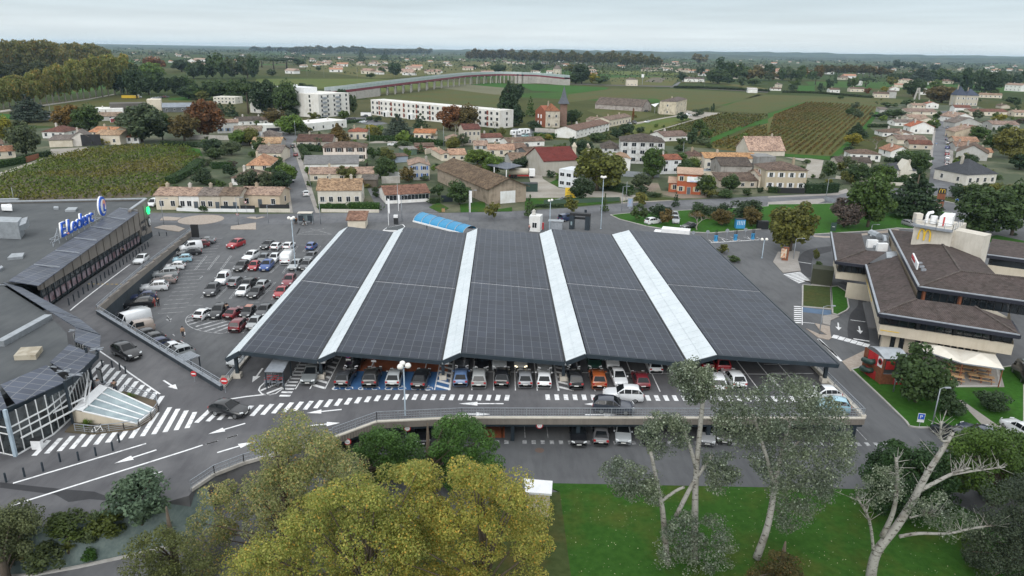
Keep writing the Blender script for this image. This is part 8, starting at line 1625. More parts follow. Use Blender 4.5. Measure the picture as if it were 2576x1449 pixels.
# == TREES, SHRUBS, HEDGES
TT='''A1 cedar 300 975 690 300 u blue grey cedar standing near the left edge
A1 broad 60 1190 920 180 y yellow green tree at the left picture edge
A1 broad 270 1320 950 280 s grey green feathery tree behind the left drive
A1 broad 700 1050 790 260 a rust and orange tree left of the billboard
A1 broad 900 1060 800 260 g green half of the autumn pair left of the billboard
A1 broad 810 1080 950 170 d round dark tree below the autumn pair
A1 broad 1430 1180 780 420 s large grey green tree over the pale roofs
A1 broad 1640 1160 870 200 d dark tree right of the large grey green tree
A1 broad 1860 1165 880 290 b brownish green tree beside the cottage
A1 broad 2090 1130 740 310 r russet brown tree left of the blue-shuttered cottage
A1 conifer 2220 900 780 130 k dark conifer behind the russet tree
A1 conifer 2330 920 780 140 k second dark conifer behind the russet tree
A1 broad 2120 1290 1140 240 k very dark bush at the end of the near vineyard
A1 broad 2330 1310 1170 190 s grey green bush below the white two-storey house
A1 shrub 940 1210 1110 110 s small grey shrub beside the workshop
A1 shrub 1060 1200 1110 120 y yellow green shrub beside the workshop wall
A1 umbrella 2500 890 560 240 d dark umbrella pines beside the blue-windowed building
A1 broad 1380 740 370 180 k tall dark tree at the right end of the avenue
A1 broad 1540 560 370 210 l bright green tree in front of the dark woods
A1 broad 1560 480 320 190 r reddish tree behind the bright green one
A1 broad 1830 470 340 190 k dark round tree left of the white farmhouse
A1 broad 2040 760 660 120 o olive tree beside the school meadow
A5 shrub 2050 400 205 230 k dark round evergreen behind the terrace
A5 shrub 2120 410 335 170 d low dark bush in front of the round evergreen
A5 shrub 2095 215 130 120 s pale green bush in the terrace gardens
A5 shrub 2220 235 170 130 o yellow green bush in the terrace gardens
A5 shrub 2330 230 150 110 p purple brown bush beside the pink-roofed house
A5 shrub 2050 680 600 90 d small dark bush in the terrace front garden
A5 broad 2170 150 40 190 d leafy dark tree above the terrace gardens
A2 umbrella 60 425 320 170 d leftmost dark umbrella pine across the fields
A2 umbrella 180 440 325 190 d second dark umbrella pine across the fields
A2 umbrella 310 440 320 220 k broad dark umbrella pine across the fields
A2 broad 440 420 330 110 d right-hand tree of the pine group across the fields
A2 broad 160 515 440 90 s grey willow beside the railway
A2 broad 630 465 410 50 d small dark tree in the field beyond the railway
A2 broad 1270 490 410 70 d slim dark tree by the viaduct
A2 broad 1400 515 375 130 k leaning dark tree behind the viaduct
A2 broad 1155 535 480 90 d low dark bush behind the viaduct
A2 conifer 1060 365 265 80 k tall dark conifer in the distant hamlet
A2 conifer 1295 350 280 90 k dark conifer right of the distant hamlet
A2 broad 2440 480 395 160 d wide dark tree at the viaduct end
A2 broad 2175 450 385 90 d dark tree before the viaduct end
A2 broad 90 900 540 260 k tall dark tree left of the tower block
A2 broad 300 920 560 280 d tall green tree left of the tower block
A2 broad 500 700 580 180 k dark treetop behind the tower block
A2 umbrella 880 900 630 130 k dark pine at the right corner of the tower block
A2 broad 380 920 840 130 k dark shrub tree in front of the tower block
A2 broad 190 1000 830 210 b brownish tree beside the white garage
A2 broad 340 1100 900 280 l bright green tree at the top of the side street
A2 shrub 520 1080 1010 110 o yellow shrub right of the bright green tree
A2 broad 580 960 860 110 o olive shrub under the tower block windows
A2 broad 885 945 860 110 g green round tree beside the tower block car park
A2 conifer 660 975 910 100 k dark conifer by the tower block entrance
A2 shrub 1150 965 905 80 k left ball bush before the long flats
A2 shrub 1220 975 905 100 k right ball bush before the long flats
A2 cedar 1430 1145 885 240 u blue green cedar in front of the long flats
A2 conifer 1655 1040 890 150 k dark conifer at the wall of the long flats
A2 broad 1950 1060 800 260 r red brown tree covering the long flats
A2 broad 2110 1060 800 270 b tan tree beside the red brown one at the flats
A2 bare 2010 1110 890 200 b leafless tree in front of the tan tree
A2 bare 2400 1045 910 100 b pollarded bare tree at the end of the flats
A2 broad 2550 880 580 180 k tall dark cedar-like tree right of the long flats
A2 conifer 2530 1010 560 280 k towering dark conifer right of the long flats
A2 conifer 830 1170 980 190 b sparse brown conifer behind the villa
A2 palm 615 1250 1090 70 k dark palm behind the cream villa
A2 palm 650 1250 1110 80 d second palm behind the cream villa
A2 broad 1170 1090 1000 130 y yellow green tree left of the hedge
A2 broad 1240 1090 1010 90 l lime green tree by the hedge
A2 bare 1790 1180 1040 170 b half bare tree beside the orange bungalow
A2 shrub 1540 1150 1080 130 o olive bush left of the orange bungalow
A6 shrub 1320 445 250 180 o big round olive cypress shrub between the gardens
A6 broad 1200 410 260 140 d dark tree left of the round olive shrub
A6 broad 1500 280 215 140 d dark bushes below the tall hedge
A6 conifer 1660 345 240 90 d small conifer beside the pink outbuilding
A6 palm 1115 470 385 170 d spreading palm by the garden wall
A6 broad 1295 540 400 130 s grey green tree at the long white wall
A6 conifer 1390 530 430 70 l young pale tree on the garden lawn
A6 broad 915 620 460 190 o olive brown tree over the pink roof
A6 broad 1525 640 480 150 b brown green tree beside the blue-shuttered house
A6 broad 1700 620 570 90 s pale shrub at the blue-shuttered house
A6 broad 2230 470 290 270 l bright green round tree in the village centre
A6 shrub 1915 410 330 80 k small dark round tree by the courtyard
A6 broad 2050 860 620 250 d ivy dark tree leaning on the barn
A6 broad 1820 780 640 130 d dark bushes left of the barn tree
A6 broad 2060 470 415 90 d dark bush behind the barn ridge
A6 broad 2230 520 460 180 b brownish bush behind the barn ridge
A6 broad 2375 1005 815 140 o staked young tree by the barn on the verge
A6 shrub 745 870 835 110 s grey shrub behind the corner hedge
A6 palm 215 880 850 80 d small palm behind the corner wall
A6 shrub 1115 690 630 90 o ivy bush right of the mottled-roof house
A7 conifer 180 985 760 110 d slim staked dark tree on the verge by the barn
A7 broad 590 955 765 145 o staked olive green tree on the verge
A7 conifer 930 935 750 75 d slim upright tree on the main road verge
A7 broad 1300 880 735 140 o small pale tree across the road from the lawn
A7 broad 1275 1030 855 150 d small tree on the left tip of the lawn
A7 conifer 1645 885 735 70 k staked dark sapling before the building plot
A7 shrub 1480 1000 825 240 k leftmost dark dome pine on the lawn
A7 shrub 1890 1000 810 260 k dome pine behind the bare tree on the lawn
A7 shrub 2100 1000 805 200 k third dome pine on the lawn
A7 shrub 2350 1010 760 320 k largest dome pine on the lawn
A7 broad 1545 1070 905 150 b brownish small tree beside the parked white coupe
A7 bare 1860 1120 830 290 b spreading leafless tree on the lawn
A7 broad 2110 1070 900 190 b brown green small tree before the white-roofed kiosk
A7 broad 2405 1080 880 180 b small tree before the largest dome pine
A7 broad 855 720 265 470 o huge round-crowned tree beside the white cabins
A7 broad 1415 600 290 210 g dark green tree in front of the big residence
A7 conifer 1430 420 265 70 k small conifer before the big residence
A7 cypress 1805 250 95 110 k dark column cypress right of the residence
A7 cypress 1895 240 120 60 d slim cypress at the vineyard corner
A7 broad 1930 260 190 140 s grey green bush at the vineyard corner
A7 broad 1700 270 175 110 d dark tree at the right wall of the residence
A7 broad 1690 330 260 110 d dark shrub below the residence wall
A7 broad 110 500 375 220 k dark round tree beside the solar car port
A7 broad 1990 790 690 140 o pale bush right of the brick house
A7 broad 1970 770 570 140 l bright bushes against the brick house
A7 shrub 2140 790 690 180 d dark hedge bush along the road bend
A7 shrub 2360 770 680 110 d round bush by the white gate
A7 shrub 1430 780 725 160 d low dark bushes on the building plot edge
A3 shrub 225 1065 940 160 k dark round tree in front of the brick villa
A3 broad 600 1000 840 190 d dark tree right of the brick villa
A3 broad 60 760 590 120 k dark cedar left of the field
A3 broad 40 1000 810 130 d dark trees behind the brick villa
A3 conifer 185 920 720 90 g pale conifer left of the brick villa
A3 shrub 325 1155 1080 170 y yellow autumn bush beside the white terrace row
A3 cypress 1215 965 840 24 r thin rust brown cypress by the row houses
A3 shrub 1295 1085 1010 100 k dark round shrub at the vine edge
A3 broad 1140 1120 985 160 k dark tree behind the residence left of the shrub
A3 broad 1040 1150 1030 130 k dark tree above the left wing of the residence
A3 conifer 945 1150 1040 80 d small conifer in the residence garden
A3 broad 850 1180 1080 160 d dark bushes left of the residence
A3 conifer 620 1230 1120 90 k dark conifer by the cream chimney
A3 olive 1860 925 840 110 s leftmost olive tree of the winery drive
A3 olive 1910 905 830 60 s middle olive tree of the winery drive
A3 olive 1960 880 820 60 s right olive tree of the winery drive
A3 cypress 2025 870 790 26 k tall slim cypress of the winery drive
A3 cypress 2005 880 815 18 k short slim cypress of the winery drive
A3 broad 700 590 385 190 k dark tree behind the viaduct end
A3 broad 820 590 460 130 y yellow green tree among dark ones by the railway
A3 broad 640 590 480 170 d dark bushy tree by the railway
A3 broad 900 600 510 130 d low dark trees by the railway
A3 broad 580 480 375 130 o pale tree left of the dark tree by the railway
A3 broad 260 465 380 120 d dark tree beside the pyramid-roofed house
A3 broad 1710 570 470 90 k dark tree left of the white barn
A3 broad 1890 510 395 80 k narrow dark tree behind the white barn
A3 broad 2070 590 440 230 d big dark tree right of the white barn
A3 broad 2160 600 510 130 k dark bush right of the big one by the white barn
A3 broad 2350 560 430 140 b brownish tree right of the white barn
A3 broad 2310 620 510 90 s grey tree by the railway hedge
A3 broad 2430 610 540 130 d dark round bush by the railway
A3 broad 1890 400 270 150 b large brown tree in the distant tree line
A4 conifer 890 1130 975 170 k dark conifer at the vineyard corner left of the yellow tree
A4 broad 850 1210 1090 170 y bright yellow green tree at the vineyard corner
A4 bare 1080 1250 1040 290 b wide brown bare tree behind the bungalow
A4 shrub 1190 1275 1195 120 k dark round bush beside the bungalow
A4 shrub 810 1275 1205 110 k dark bush left of the brown bare tree
A4 broad 1305 1310 1225 100 d dark tree before the white annex
A4 broad 1490 1430 1260 250 d dark spreading tree beside the long street
A4 broad 1120 940 885 140 k hedge bushes at the vineyard end left
A4 broad 1260 930 840 180 d dark bushes left of the stepped roofs
A4 broad 1350 905 870 120 d dark shrub by the stepped roofs
A4 broad 1420 820 750 150 d green bushes at the far end of the vineyard
A4 broad 1220 830 770 150 d low bushes at the far end of the vineyard
A4 broad 1740 780 610 290 b wide brown tree left of the slate manor
A4 broad 1680 650 545 110 l bright green tree before the cedar group
A4 cedar 1540 590 415 210 u broad blue cedar group by the village edge
A4 umbrella 980 620 525 150 k dark umbrella pine beside the tall white house
A4 broad 1460 720 545 200 d dark tree by the concrete pylons
A4 broad 1240 620 500 110 o pale olive tree left of the pink roofs
A4 shrub 1170 670 605 80 y yellow bush by the railway houses
A4 shrub 1000 690 620 80 r dark red bush by the cream bungalow
A4 broad 840 660 500 100 d tree behind the tall white house
A4 shrub 535 670 560 90 k left ball-shaped dark tree by the railway
A4 shrub 610 640 520 90 k right ball-shaped dark tree by the railway
A4 conifer 670 590 480 50 k slim conifer behind the ball trees
A4 umbrella 475 600 510 130 d spreading pine left of the ball trees
A4 broad 275 640 540 100 g green tree by the striped lawn
A4 shrub 240 660 585 100 k dark bush by the striped lawn
A4 broad 310 560 465 120 l light green tree behind the striped lawn
A4 broad 180 560 440 110 s grey green tree left of the striped lawn
A4 cypress 1985 680 440 140 k dark tall cypress left behind the slate manor
A4 conifer 2125 680 430 120 k pointed dark fir behind the slate manor
A4 broad 2245 690 460 190 k broad dark tree right of the pointed fir
A4 shrub 2270 690 630 130 l light green shrubs right of the manor
A4 broad 2460 790 720 130 d dark bushes at the right edge by the manor
A4 broad 1950 920 860 130 d dark tree in front of the white long building
A4 broad 2315 985 880 120 y yellow green tree in the right-hand gardens
A4 shrub 2450 900 830 110 d dark tree beside the white cottage at the right edge
A4 shrub 2540 990 930 130 p purple brown bush at the right edge
A4 broad 2260 1260 1090 190 g green trees behind the right-hand row
A4 broad 2430 1340 1020 300 o large olive tree at the right edge
A4 broad 2540 1449 1200 240 o lower olive tree at the right edge
A4 conifer 1965 1449 1300 200 k dark conifer beside the slate villa
A8 broad 1990 500 350 180 k dark bushy conifer left of the white slate villa
A8 broad 1000 1090 550 400 g large green tree on the roundabout lawn
A8 broad 760 1090 790 310 p leafless purplish tree on the lawn
A8 cedar 1440 990 500 430 k large dark cedar at the junction
A8 broad 1500 560 320 200 d dark treetop behind the junction cedar
A8 broad 220 1330 815 440 o round autumn plane tree in front of the restaurant
A8 broad 2150 1180 690 480 d large dark tree right of the rooftop unit
A8 broad 2450 1170 640 420 d dark spreading tree at the right edge
A8 broad 2250 760 640 240 d dark tree before the slate villa garden
A8 palm 1850 805 730 60 k small palm on the roundabout island
A8 shrub 735 520 410 140 o yellow green tree by the dark-roofed house
A8 broad 920 550 450 120 l light green tree beside the dark-roofed house
A8 broad 610 590 420 130 d dark tree by the white posts
A8 broad 1130 560 460 120 d dark leafy tree left of the slate villa
A8 shrub 340 700 560 130 d dark shrub at the corner of the stone house
A8 shrub 800 560 490 140 d dark bush in the roadside garden
A8 shrub 180 700 630 120 g bushes below the stone house
A8 shrub 2480 1170 1140 70 d round bush by the restaurant car park
A8 shrub 380 450 390 90 d dark shrub beside the gravel drive
B7 shrub 480 470 350 70 o dry olive shrub by the drive-through kerb
B7 shrub 500 560 470 70 g green shrub by the storage kiosk
A7 shrub 2110 1350 1230 140 o olive shrubs behind the carport edge
A7 shrub 2230 1440 1360 130 d dark shrubs behind the carport edge
B6 broad 1480 780 200 520 d dark green tree in front of the terrace
B6 shrub 1740 700 480 280 k dark cone bush merged with the terrace tree
B6 shrub 1810 910 650 290 k rounded dark bush beside the street light
B6 shrub 2230 860 610 320 k round clipped bush on the restaurant lawn
B7 shrub 1640 900 830 130 g planter foliage on the restaurant balcony
B7 shrub 1780 910 860 120 s grey planter foliage on the restaurant balcony'''
for ln in TT.split('\n'):
 c,k,x,yb,yt,w_,ti,lb=ln.split(None,7)
 if 'restaurant balcony' in lb:T(c,k,float(x),float(yb),float(yt),float(w_),ti,lb,z=4.6);continue
 T(c,k,float(x),float(yb),float(yt),float(w_),ti,lb)
def interp(x,tab):
 for(x0,y0),(x1,y1)in zip(tab,tab[1:]):
  if x<=x1:return y0+(y1-y0)*(x-x0)/(x1-x0)
 return tab[-1][1]
R=rnd.uniform
for x in rg(-20,1320,62):T('A1','plane',x,interp(x,[(-20,850),(440,800),(900,735),(1320,690)])+R(-4,4),interp(x,[(-20,545),(250,500),(450,450),(700,375),(1000,300),(1320,285)])+R(-18,14),R(150,190),(.22,.215,.072),'plane tree with pale trunk in the front row of the avenue at the left','plane trees of the avenue, front row')
for x in rg(-20,1100,66):T('A1','plane',x,interp(x,[(-20,545),(500,530),(1100,430)]),interp(x,[(-20,150),(500,150),(900,175),(1100,240)])+R(-14,16),R(170,220),(.19,.178,.07),'tall brown green plane tree in the rear row of the avenue at the left','plane trees of the avenue, rear row')
for x in rg(-20,700,90):T('A1','broad',x,600,R(350,420),R(150,200),(.05,.06,.03),'dark tree between the two rows of the avenue','trees between the avenue rows')
def woods(c,x0,x1,st,yb,yt,w,tints,label,group,kind='broad',jit=25):
 x=x0
 while x<x1:T(c,kind,x,yb(x)+R(-6,6),yt(x)+R(-jit,jit),w*R(.75,1.2),rnd.choice(tints),label,group);x+=st*R(.7,1.3)
woods('A1',1180,2000,75,lambda x:705,lambda x:interp(x,[(1180,480),(1400,470),(1700,480),(2000,560)]),150,'kkdd','dark tree in the woods behind the row of cars','trees of the dark woods')
woods('A1',1900,2560,80,lambda x:750,lambda x:interp(x,[(1900,600),(2100,540),(2560,560)]),170,'kdd','dark leafy tree in the wood beside the school meadow','trees beside the school meadow')
woods('A1',1950,2560,70,lambda x:540,lambda x:interp(x,[(1950,380),(2200,300),(2400,330),(2560,290)]),150,'kdds','dark tree in the copse beyond the school meadow','trees of the far copse')
woods('A2',-20,350,60,lambda x:860,lambda x:interp(x,[(-20,580),(350,600)]),170,'kk','dark tree in the belt left of the tower block','trees beside the tower block')
woods('A2',700,1000,70,lambda x:900,lambda x:700,100,'kd','dark tree behind the tower block','trees behind the tower block')
woods('A3',2100,2576,60,lambda x:560,lambda x:interp(x,[(2100,340),(2350,430),(2576,400)]),120,'kdbo','tree in the grove behind the railway hedge','trees of the railway grove')
woods('A4',0,520,55,lambda x:560,lambda x:interp(x,[(0,480),(150,420),(520,420)]),110,'kdsb','tree in the grove behind the striped lawn','trees behind the striped lawn')
woods('A4',1250,2576,62,lambda x:interp(x,[(1250,560),(2576,620)]),lambda x:interp(x,[(1250,480),(1600,440),(2576,480)]),140,'kddg','tree in the wooded belt behind the manor','trees of the wooded belt')
woods('A4',1150,1800,70,lambda x:450,lambda x:interp(x,[(1150,390),(1300,370),(1800,430)]),100,'kd','dark tree in the far belt right of the plane row','trees of the far right belt')
woods('A8',1900,2576,75,lambda x:interp(x,[(1900,800),(2576,900)]),lambda x:650,170,'dko','dark tree in the roadside grove at the right','trees of the roadside grove')
for x in rg(360,1760,38):T('A2','plane',x,300 if x>1050 else 290,R(205,222)if x<1090 else R(228,245),R(85,105),(.105,.105,.045),'plane tree in the long far row across the fields','plane trees of the far row')
for x in rg(-10,350,45):T('A2','plane',x,275,R(212,228),95,(.075,.072,.04),'hazy plane tree at the left end of the far row','plane trees of the far row, left end')
for x in rg(2150,2590,42):T('A2','plane',x,365,R(235,255),100,(.092,.078,.034),'tall plane tree in the row right of the hamlet','plane trees right of the hamlet')
for x in rg(0,1460,44):T('A3','plane',x,interp(x,[(0,380),(700,410),(1460,440)]),interp(x,[(0,255),(900,275),(980,262),(1460,310)])+R(-8,8),R(90,120),(.105,.105,.042),'plane tree with bare lower trunk in the row beyond the railway','plane trees beyond the railway')
for x in rg(520,1230,62):T('A4','plane',x,interp(x,[(520,500),(1230,530)]),interp(x,[(520,400),(950,390),(1230,440)])+R(-6,8),R(95,125),(.105,.090,.032),'golden green plane tree in the row behind the railway houses','plane trees behind the railway houses')
for c,pts,w_,h,ti,l in(('A6',[(640,905),(905,900)],1.6,1.4,(.035,.075,.02),'clipped green hedge left part before the mottled-roof house'),('A6',[(940,915),(1240,918)],2.4,2.2,(.04,.085,.02),'tall clipped hedge block right of the mottled-roof house'),('A2',[(1120,1165),(1450,1170),(1880,1215)],2.2,2.6,(.03,.06,.018),'long tall hedge in front of the bungalows'),('A5',[(-40,245),(240,190)],2.6,2.4,(.035,.07,.02),'hedge at the left picture edge'),('A5',[(245,170),(500,125)],2.4,2.2,(.025,.045,.018),'dark hedge beside the gravel track'),('A5',[(2140,250),(2330,245)],1.6,2.4,(.03,.065,.02),'dark hedge around the lawn behind the terrace'),('A5',[(1720,400),(1900,300),(2020,200)],4,2.2,(.03,.06,.02),'bushy hedge along the right end of the near vineyard'),('A8',[(370,745),(520,748),(680,735)],3,3.2,(.025,.05,.022),'thick dark hedge beside the road bend'),('A3',[(1640,635),(1930,640),(2576,672)],3,2.5,(.022,.035,.018),'dark hedge along the railway'),('A8',[(1225,640),(1370,645)],1.5,1.8,(.03,.06,.02),'clipped hedge in front of the slate-roofed villa'),('A3',[(220,1130),(430,1140)],2,2.4,(.035,.075,.02),'hedge behind the caravans'),('A6',[(910,45),(1090,28)],1.6,1.6,(.04,.075,.03),'low hedge by the flats drive'),('A4',[(150,680),(520,690),(1050,735)],2,2,(.03,.045,.02),'dark hedge along the railway houses'),('A4',[(1010,1030),(1200,1030)],2,2,(.03,.05,.02),'hedge rows at the vineyard end'),('A1',[(1640,1215),(2000,1230)],3,2.2,(.025,.045,.018),'dark hedge at the back of the near vineyard'),('A7',[(940,700),(1200,740)],3.5,2.4,(.03,.06,.02),'bushy hedge along the building plot'),('A7',[(240,890),(640,885)],1.2,.9,(.035,.06,.03),'low hedge on the verge before the gravel yard'),('A6',[(1750,850),(1850,845)],1.8,1.5,(.035,.06,.025),'hedge left of the solid gate'),('A8',[(0,740),(90,745)],2,2,(.03,.055,.02),'hedge before the stone hip-roofed house'),('A6',[(480,310),(660,330)],3,2.5,(.03,.055,.022),'garden bushes left of the cream villa'),('A6',[(450,300),(530,400)],2.5,2.2,(.03,.055,.022),'bushes along the pavement of the side street'),('A6',[(120,560),(200,480),(230,430)],2.5,2.0,(.04,.07,.025),'garden hedge on the left of the side street'),('A6',[(260,830),(270,720)],2,1.6,(.05,.08,.03),'garden shrubs beside the corner house')):hedge('hedge',l,A(c,pts),w_,h,ti)
def vines(name,c,poly,d0,d1,sp,tints,h,leaf,per,seed):
 rng=random.Random(seed);P=A(c,poly);a=at(c,*d0);b2=at(c,*d1);d=(b2-a).normalized();n_=vE((-d.y,d.x,0));mb=MB()
 us=[(p.dot(d),p.dot(n_))for p in P];v0,v1=min(u[1]for u in us),max(u[1]for u in us);v=v0+sp/2;k=len(us)
 while v<v1:
  xs=[]
  for i in rg(k):
   (u1,w1_),(u2,w2_)=us[i],us[(i+1)%k]
   if(w1_-v)*(w2_-v)<0:xs.append(u1+(u2-u1)*(v-w1_)/(w2_-w1_))
  xs.sort()
  for s0,s1 in zip(xs[::2],xs[1::2]):
   for _ in rg(int((s1-s0)*per)):
    p=d*rng.uniform(s0,s1)+n_*(v+rng.gauss(0,.12));p.z=rng.uniform(.25,h);t1=vE((rng.gauss(0,1),rng.gauss(0,1),rng.gauss(0,.6))).normalized();t2=t1.cross(vE((rng.gauss(0,1),rng.gauss(0,1),rng.gauss(0,1)))).normalized();L=leaf*rng.uniform(.6,1.3)
    mb.add([p-t1*L,p-t2*L,p+t1*L,p+t2*L],[(0,1,2,3)])
  v+=sp
 o=mb.mk(name,tints);o['kind']='stuff';return o
def vm_(nm,a,b2):
 mm=leafmat(nm,(.55,.6,.55),(1.4,1.3,1.1),trans=.2);t=mm.node_tree;oi=[n for n in t.nodes if n.type=='OBJECT_INFO'][0]
 cc=mixrgb(t,mrange(t,ntex(t,.035,4),.4,.62),a,b2)
 for l in list(oi.outputs['Color'].links):t.links.new(cc,l.to_socket)
 return mm
vines('vineyard_rows','A5',[(0,590),(0,335),(500,145),(900,60),(1370,25),(1880,30),(2020,130),(1700,420),(1560,525)],(350,470),(1430,60),2.3,vm_('vine_near',(.095,.15,.025),(.15,.145,.03)),1.5,.28,9,3)
vines('vineyard_rows','A4',[(0,1120),(60,915),(380,785),(550,785),(1110,833),(950,1030),(690,1315),(170,1290)],(1110,833),(690,1315),3.0,vm_('vine_gold',(.14,.10,.035),(.10,.105,.03)),1.4,.42,4.6,4)
vines('vineyard_rows','A3',[(1990,1205),(2560,1000),(2570,1195),(2330,1270),(2060,1245)],(2560,1000),(2060,1235),3.0,vm_('vine_mid',(.14,.11,.03),(.09,.105,.03)),1.4,.45,3.2,5)
vines('vineyard_rows','A3',[(1440,1085),(2100,895),(2570,915),(2500,968),(1990,1148),(1600,1120)],(1440,1085),(2100,895),2.4,vm_('vine_green',(.075,.09,.026),(.105,.085,.03)),1.3,.5,2.2,6)
def ray(px,py,Y):d=cf+(px-CX)/FPX*cr-(py-CY)/FPX*cu;t_=Y/d.y;return CAMP+d*t_
def inpoly(x,y,P):
 c=False;n=len(P)
 for i in rg(n):
  (x1,y1),(x2,y2)=P[i],P[(i+1)%n]
  if(y1>y)!=(y2>y)and x<(x2-x1)*(y-y1)/(y2-y1)+x1:c=not c
 return c
lw_m=M.leaf_white;LT=(.130,.155,.120)
def bigtree(name,label,base,masses,limbs,m,tint,leaf,tm='trunk',seed=1,cat='tree',twigs=0):
 rng=random.Random(seed);r=thing(name,label,cat,base);lf=MB();tr=MB();cl=[]
 for poly,Y,dy,n,rad,nl in masses:
  xs=[p[0]for p in poly];ys=[p[1]for p in poly];k=0;w_=m==lw_m;DN=.5 if w_ else 1.25;n=int(n*(4.8 if w_ else 2.0));rad*=.72 if w_ else .95
  while k<n:
   x,y=rng.uniform(min(xs),max(xs)),rng.uniform(min(ys),max(ys))
   if not inpoly(x,y,poly):continue
   p=ray(x,y,Y+rng.uniform(-dy,dy));rr=rad*rng.uniform(.7,1.25);k+=1
   if p.z<.6:continue
   cl.append(p);leafquads(lf,rng,p,(rr,rr,rr*.8),int(nl*DN),leaf*(1.0 if w_ else .95),up=.45)
 for pts,ra,rb in limbs:
  P=smooth([ray(x,y,Y)for x,y,Y in pts],4);kk=len(P)-1;tr.tube(P,[(ra+(rb-ra)*i/kk)*.85 for i in rg(kk+1)],10)
  if twigs:
   for _ in rg(twigs):a=P[rng.randrange(kk//2,kk)];tr.tube([a,a+vE((rng.gauss(0,.5),rng.gauss(0,.5),rng.uniform(.3,1.2)))],[.035,.012],4,cap=False)
 if cl and tm=='trunk':
  for p in cl[::4]:a=vE((base[0]+(p.x-base[0])*.3,base[1]+(p.y-base[1])*.3,p.z*.55));tr.tube([vE((base[0],base[1],p.z*.25)),a,p],[.12,.08,.03],5,cap=False)
  top=max(q.z for q in cl);tr.tube([(base[0],base[1],-.3),(base[0],base[1],top*.5),(base[0],base[1],top*.85)],[.38,.25,.06],9)
 if lf.f:lf.mk('crown',m,r).color=(*tint,1)
 if tr.f:tr.mk('trunk',M[tm]if tm in M else tm,r,smooth=True)
 return r
bigtree('plane_tree','large olive brown plane tree covering the forecourt railing',(-17,49,0),[([(470,1330),(520,1240),(600,1200),(640,1110),(700,1085),(740,1050),(790,1080),(850,1130),(900,1125),(930,1200),(905,1300),(880,1420),(820,1560),(500,1560),(480,1420)],50,3.6,120,1.15,330)],[],M.leaf_autumn,(.28,.285,.135),.09,seed=2)
bigtree('plane_tree','yellow green plane tree in the bottom centre',(-9,41.5,0),[([(560,1460),(590,1385),(690,1310),(800,1240),(900,1210),(1000,1165),(1060,1180),(1070,1330),(1020,1500),(980,1600),(570,1600)],42,3.4,105,1.0,330)],[],M.leaf_autumn,(.30,.305,.085),.085,seed=3)
bigtree('plane_tree','golden yellow plane tree to the right of the yellow green one',(-1,42.5,0),[([(1040,1190),(1130,1150),(1190,1185),(1290,1175),(1330,1215),(1310,1250),(1400,1275),(1375,1340),(1365,1420),(1390,1480),(1330,1600),(960,1600),(1010,1400)],43,3.2,100,.95,330)],[],M.leaf_autumn,(.34,.32,.085),.085,seed=4)
bigtree('locust_tree','light green feathery tree left of the tall lamp post',(-13,59.5,0),[([(885,1150),(900,1105),(940,1085),(1010,1080),(1060,1110),(1070,1170),(1000,1210),(910,1190)],60,2.4,42,.85,220)],[],M.leaf,(.055,.115,.035),.10,seed=5)
bigtree('locust_tree','bright green feathery tree right of the tall lamp post',(-6.5,58.5,0),[([(1080,1140),(1100,1075),(1150,1042),(1200,1060),(1235,1100),(1255,1160),(1250,1200),(1180,1240),(1090,1190)],59,2.4,50,.85,220)],[],M.leaf,(.058,.125,.035),.10,seed=6)
bark=mat('poplar_bark',(.31,.30,.275),.8,nz=(2.5,(.25,.22,.2),.56,.62,(1,1,2.6)),nz2=(.7,(.55,.52,.48),.5,.66))
bigtree('poplar_tree','pollarded white poplar with pale leaves in front of the deck',at('V',1735,1425),[([(1690,960),(1700,920),(1750,905),(1790,930),(1800,985),(1740,1010)],49.5,1.3,26,.75,120),([(1600,1090),(1650,1040),(1720,1050),(1730,1120),(1640,1150)],49,1.4,20,.75,110),([(1500,1190),(1560,1150),(1650,1190),(1660,1260),(1560,1250)],48,1.5,22,.75,110),([(1770,1130),(1850,1150),(1860,1220),(1790,1240)],49,1.2,14,.7,110),([(1660,1330),(1730,1290),(1820,1310),(1850,1400),(1820,1470),(1660,1470)],47.5,1.5,34,.8,120)],[([(1745,1455,48.5),(1748,1300,48.8),(1752,1180,49.2),(1770,988,50)],.40,.2),([(1682,1455,48),(1668,1297,48.2),(1661,1255,48.3),(1637,1137,48)],.32,.15),([(1700,1300,48.4),(1745,1213,49),(1793,1144,49.3)],.24,.16),([(1751,1175,49.2),(1731,1109,49.3),(1703,1040,49.4)],.22,.12),([(1662,1262,48.3),(1700,1235,48.4),(1722,1225,48.5)],.16,.12)],lw_m,LT,.085,bark,7)
bigtree('poplar_tree','broad white poplar with silvery crown at the right of the deck',at('V',1903,1405),[([(1790,1000),(1830,960),(1900,985),(1960,940),(2030,960),(2080,1000),(2130,1050),(2155,1120),(2130,1190),(2080,1260),(2010,1330),(1960,1330),(1950,1250),(1890,1150),(1800,1090)],50,2.6,115,.9,130)],[([(1903,1405,48.5),(1932,1320,48.8),(1950,1220,49.2),(1965,1140,49.6),(1988,1060,50)],.38,.15),([(1948,1225,49.2),(1925,1140,49.2),(1893,1040,49.2)],.22,.14),([(1962,1155,49.5),(2010,1110,49.8)],.16,.08)],lw_m,LT,.085,bark,8)
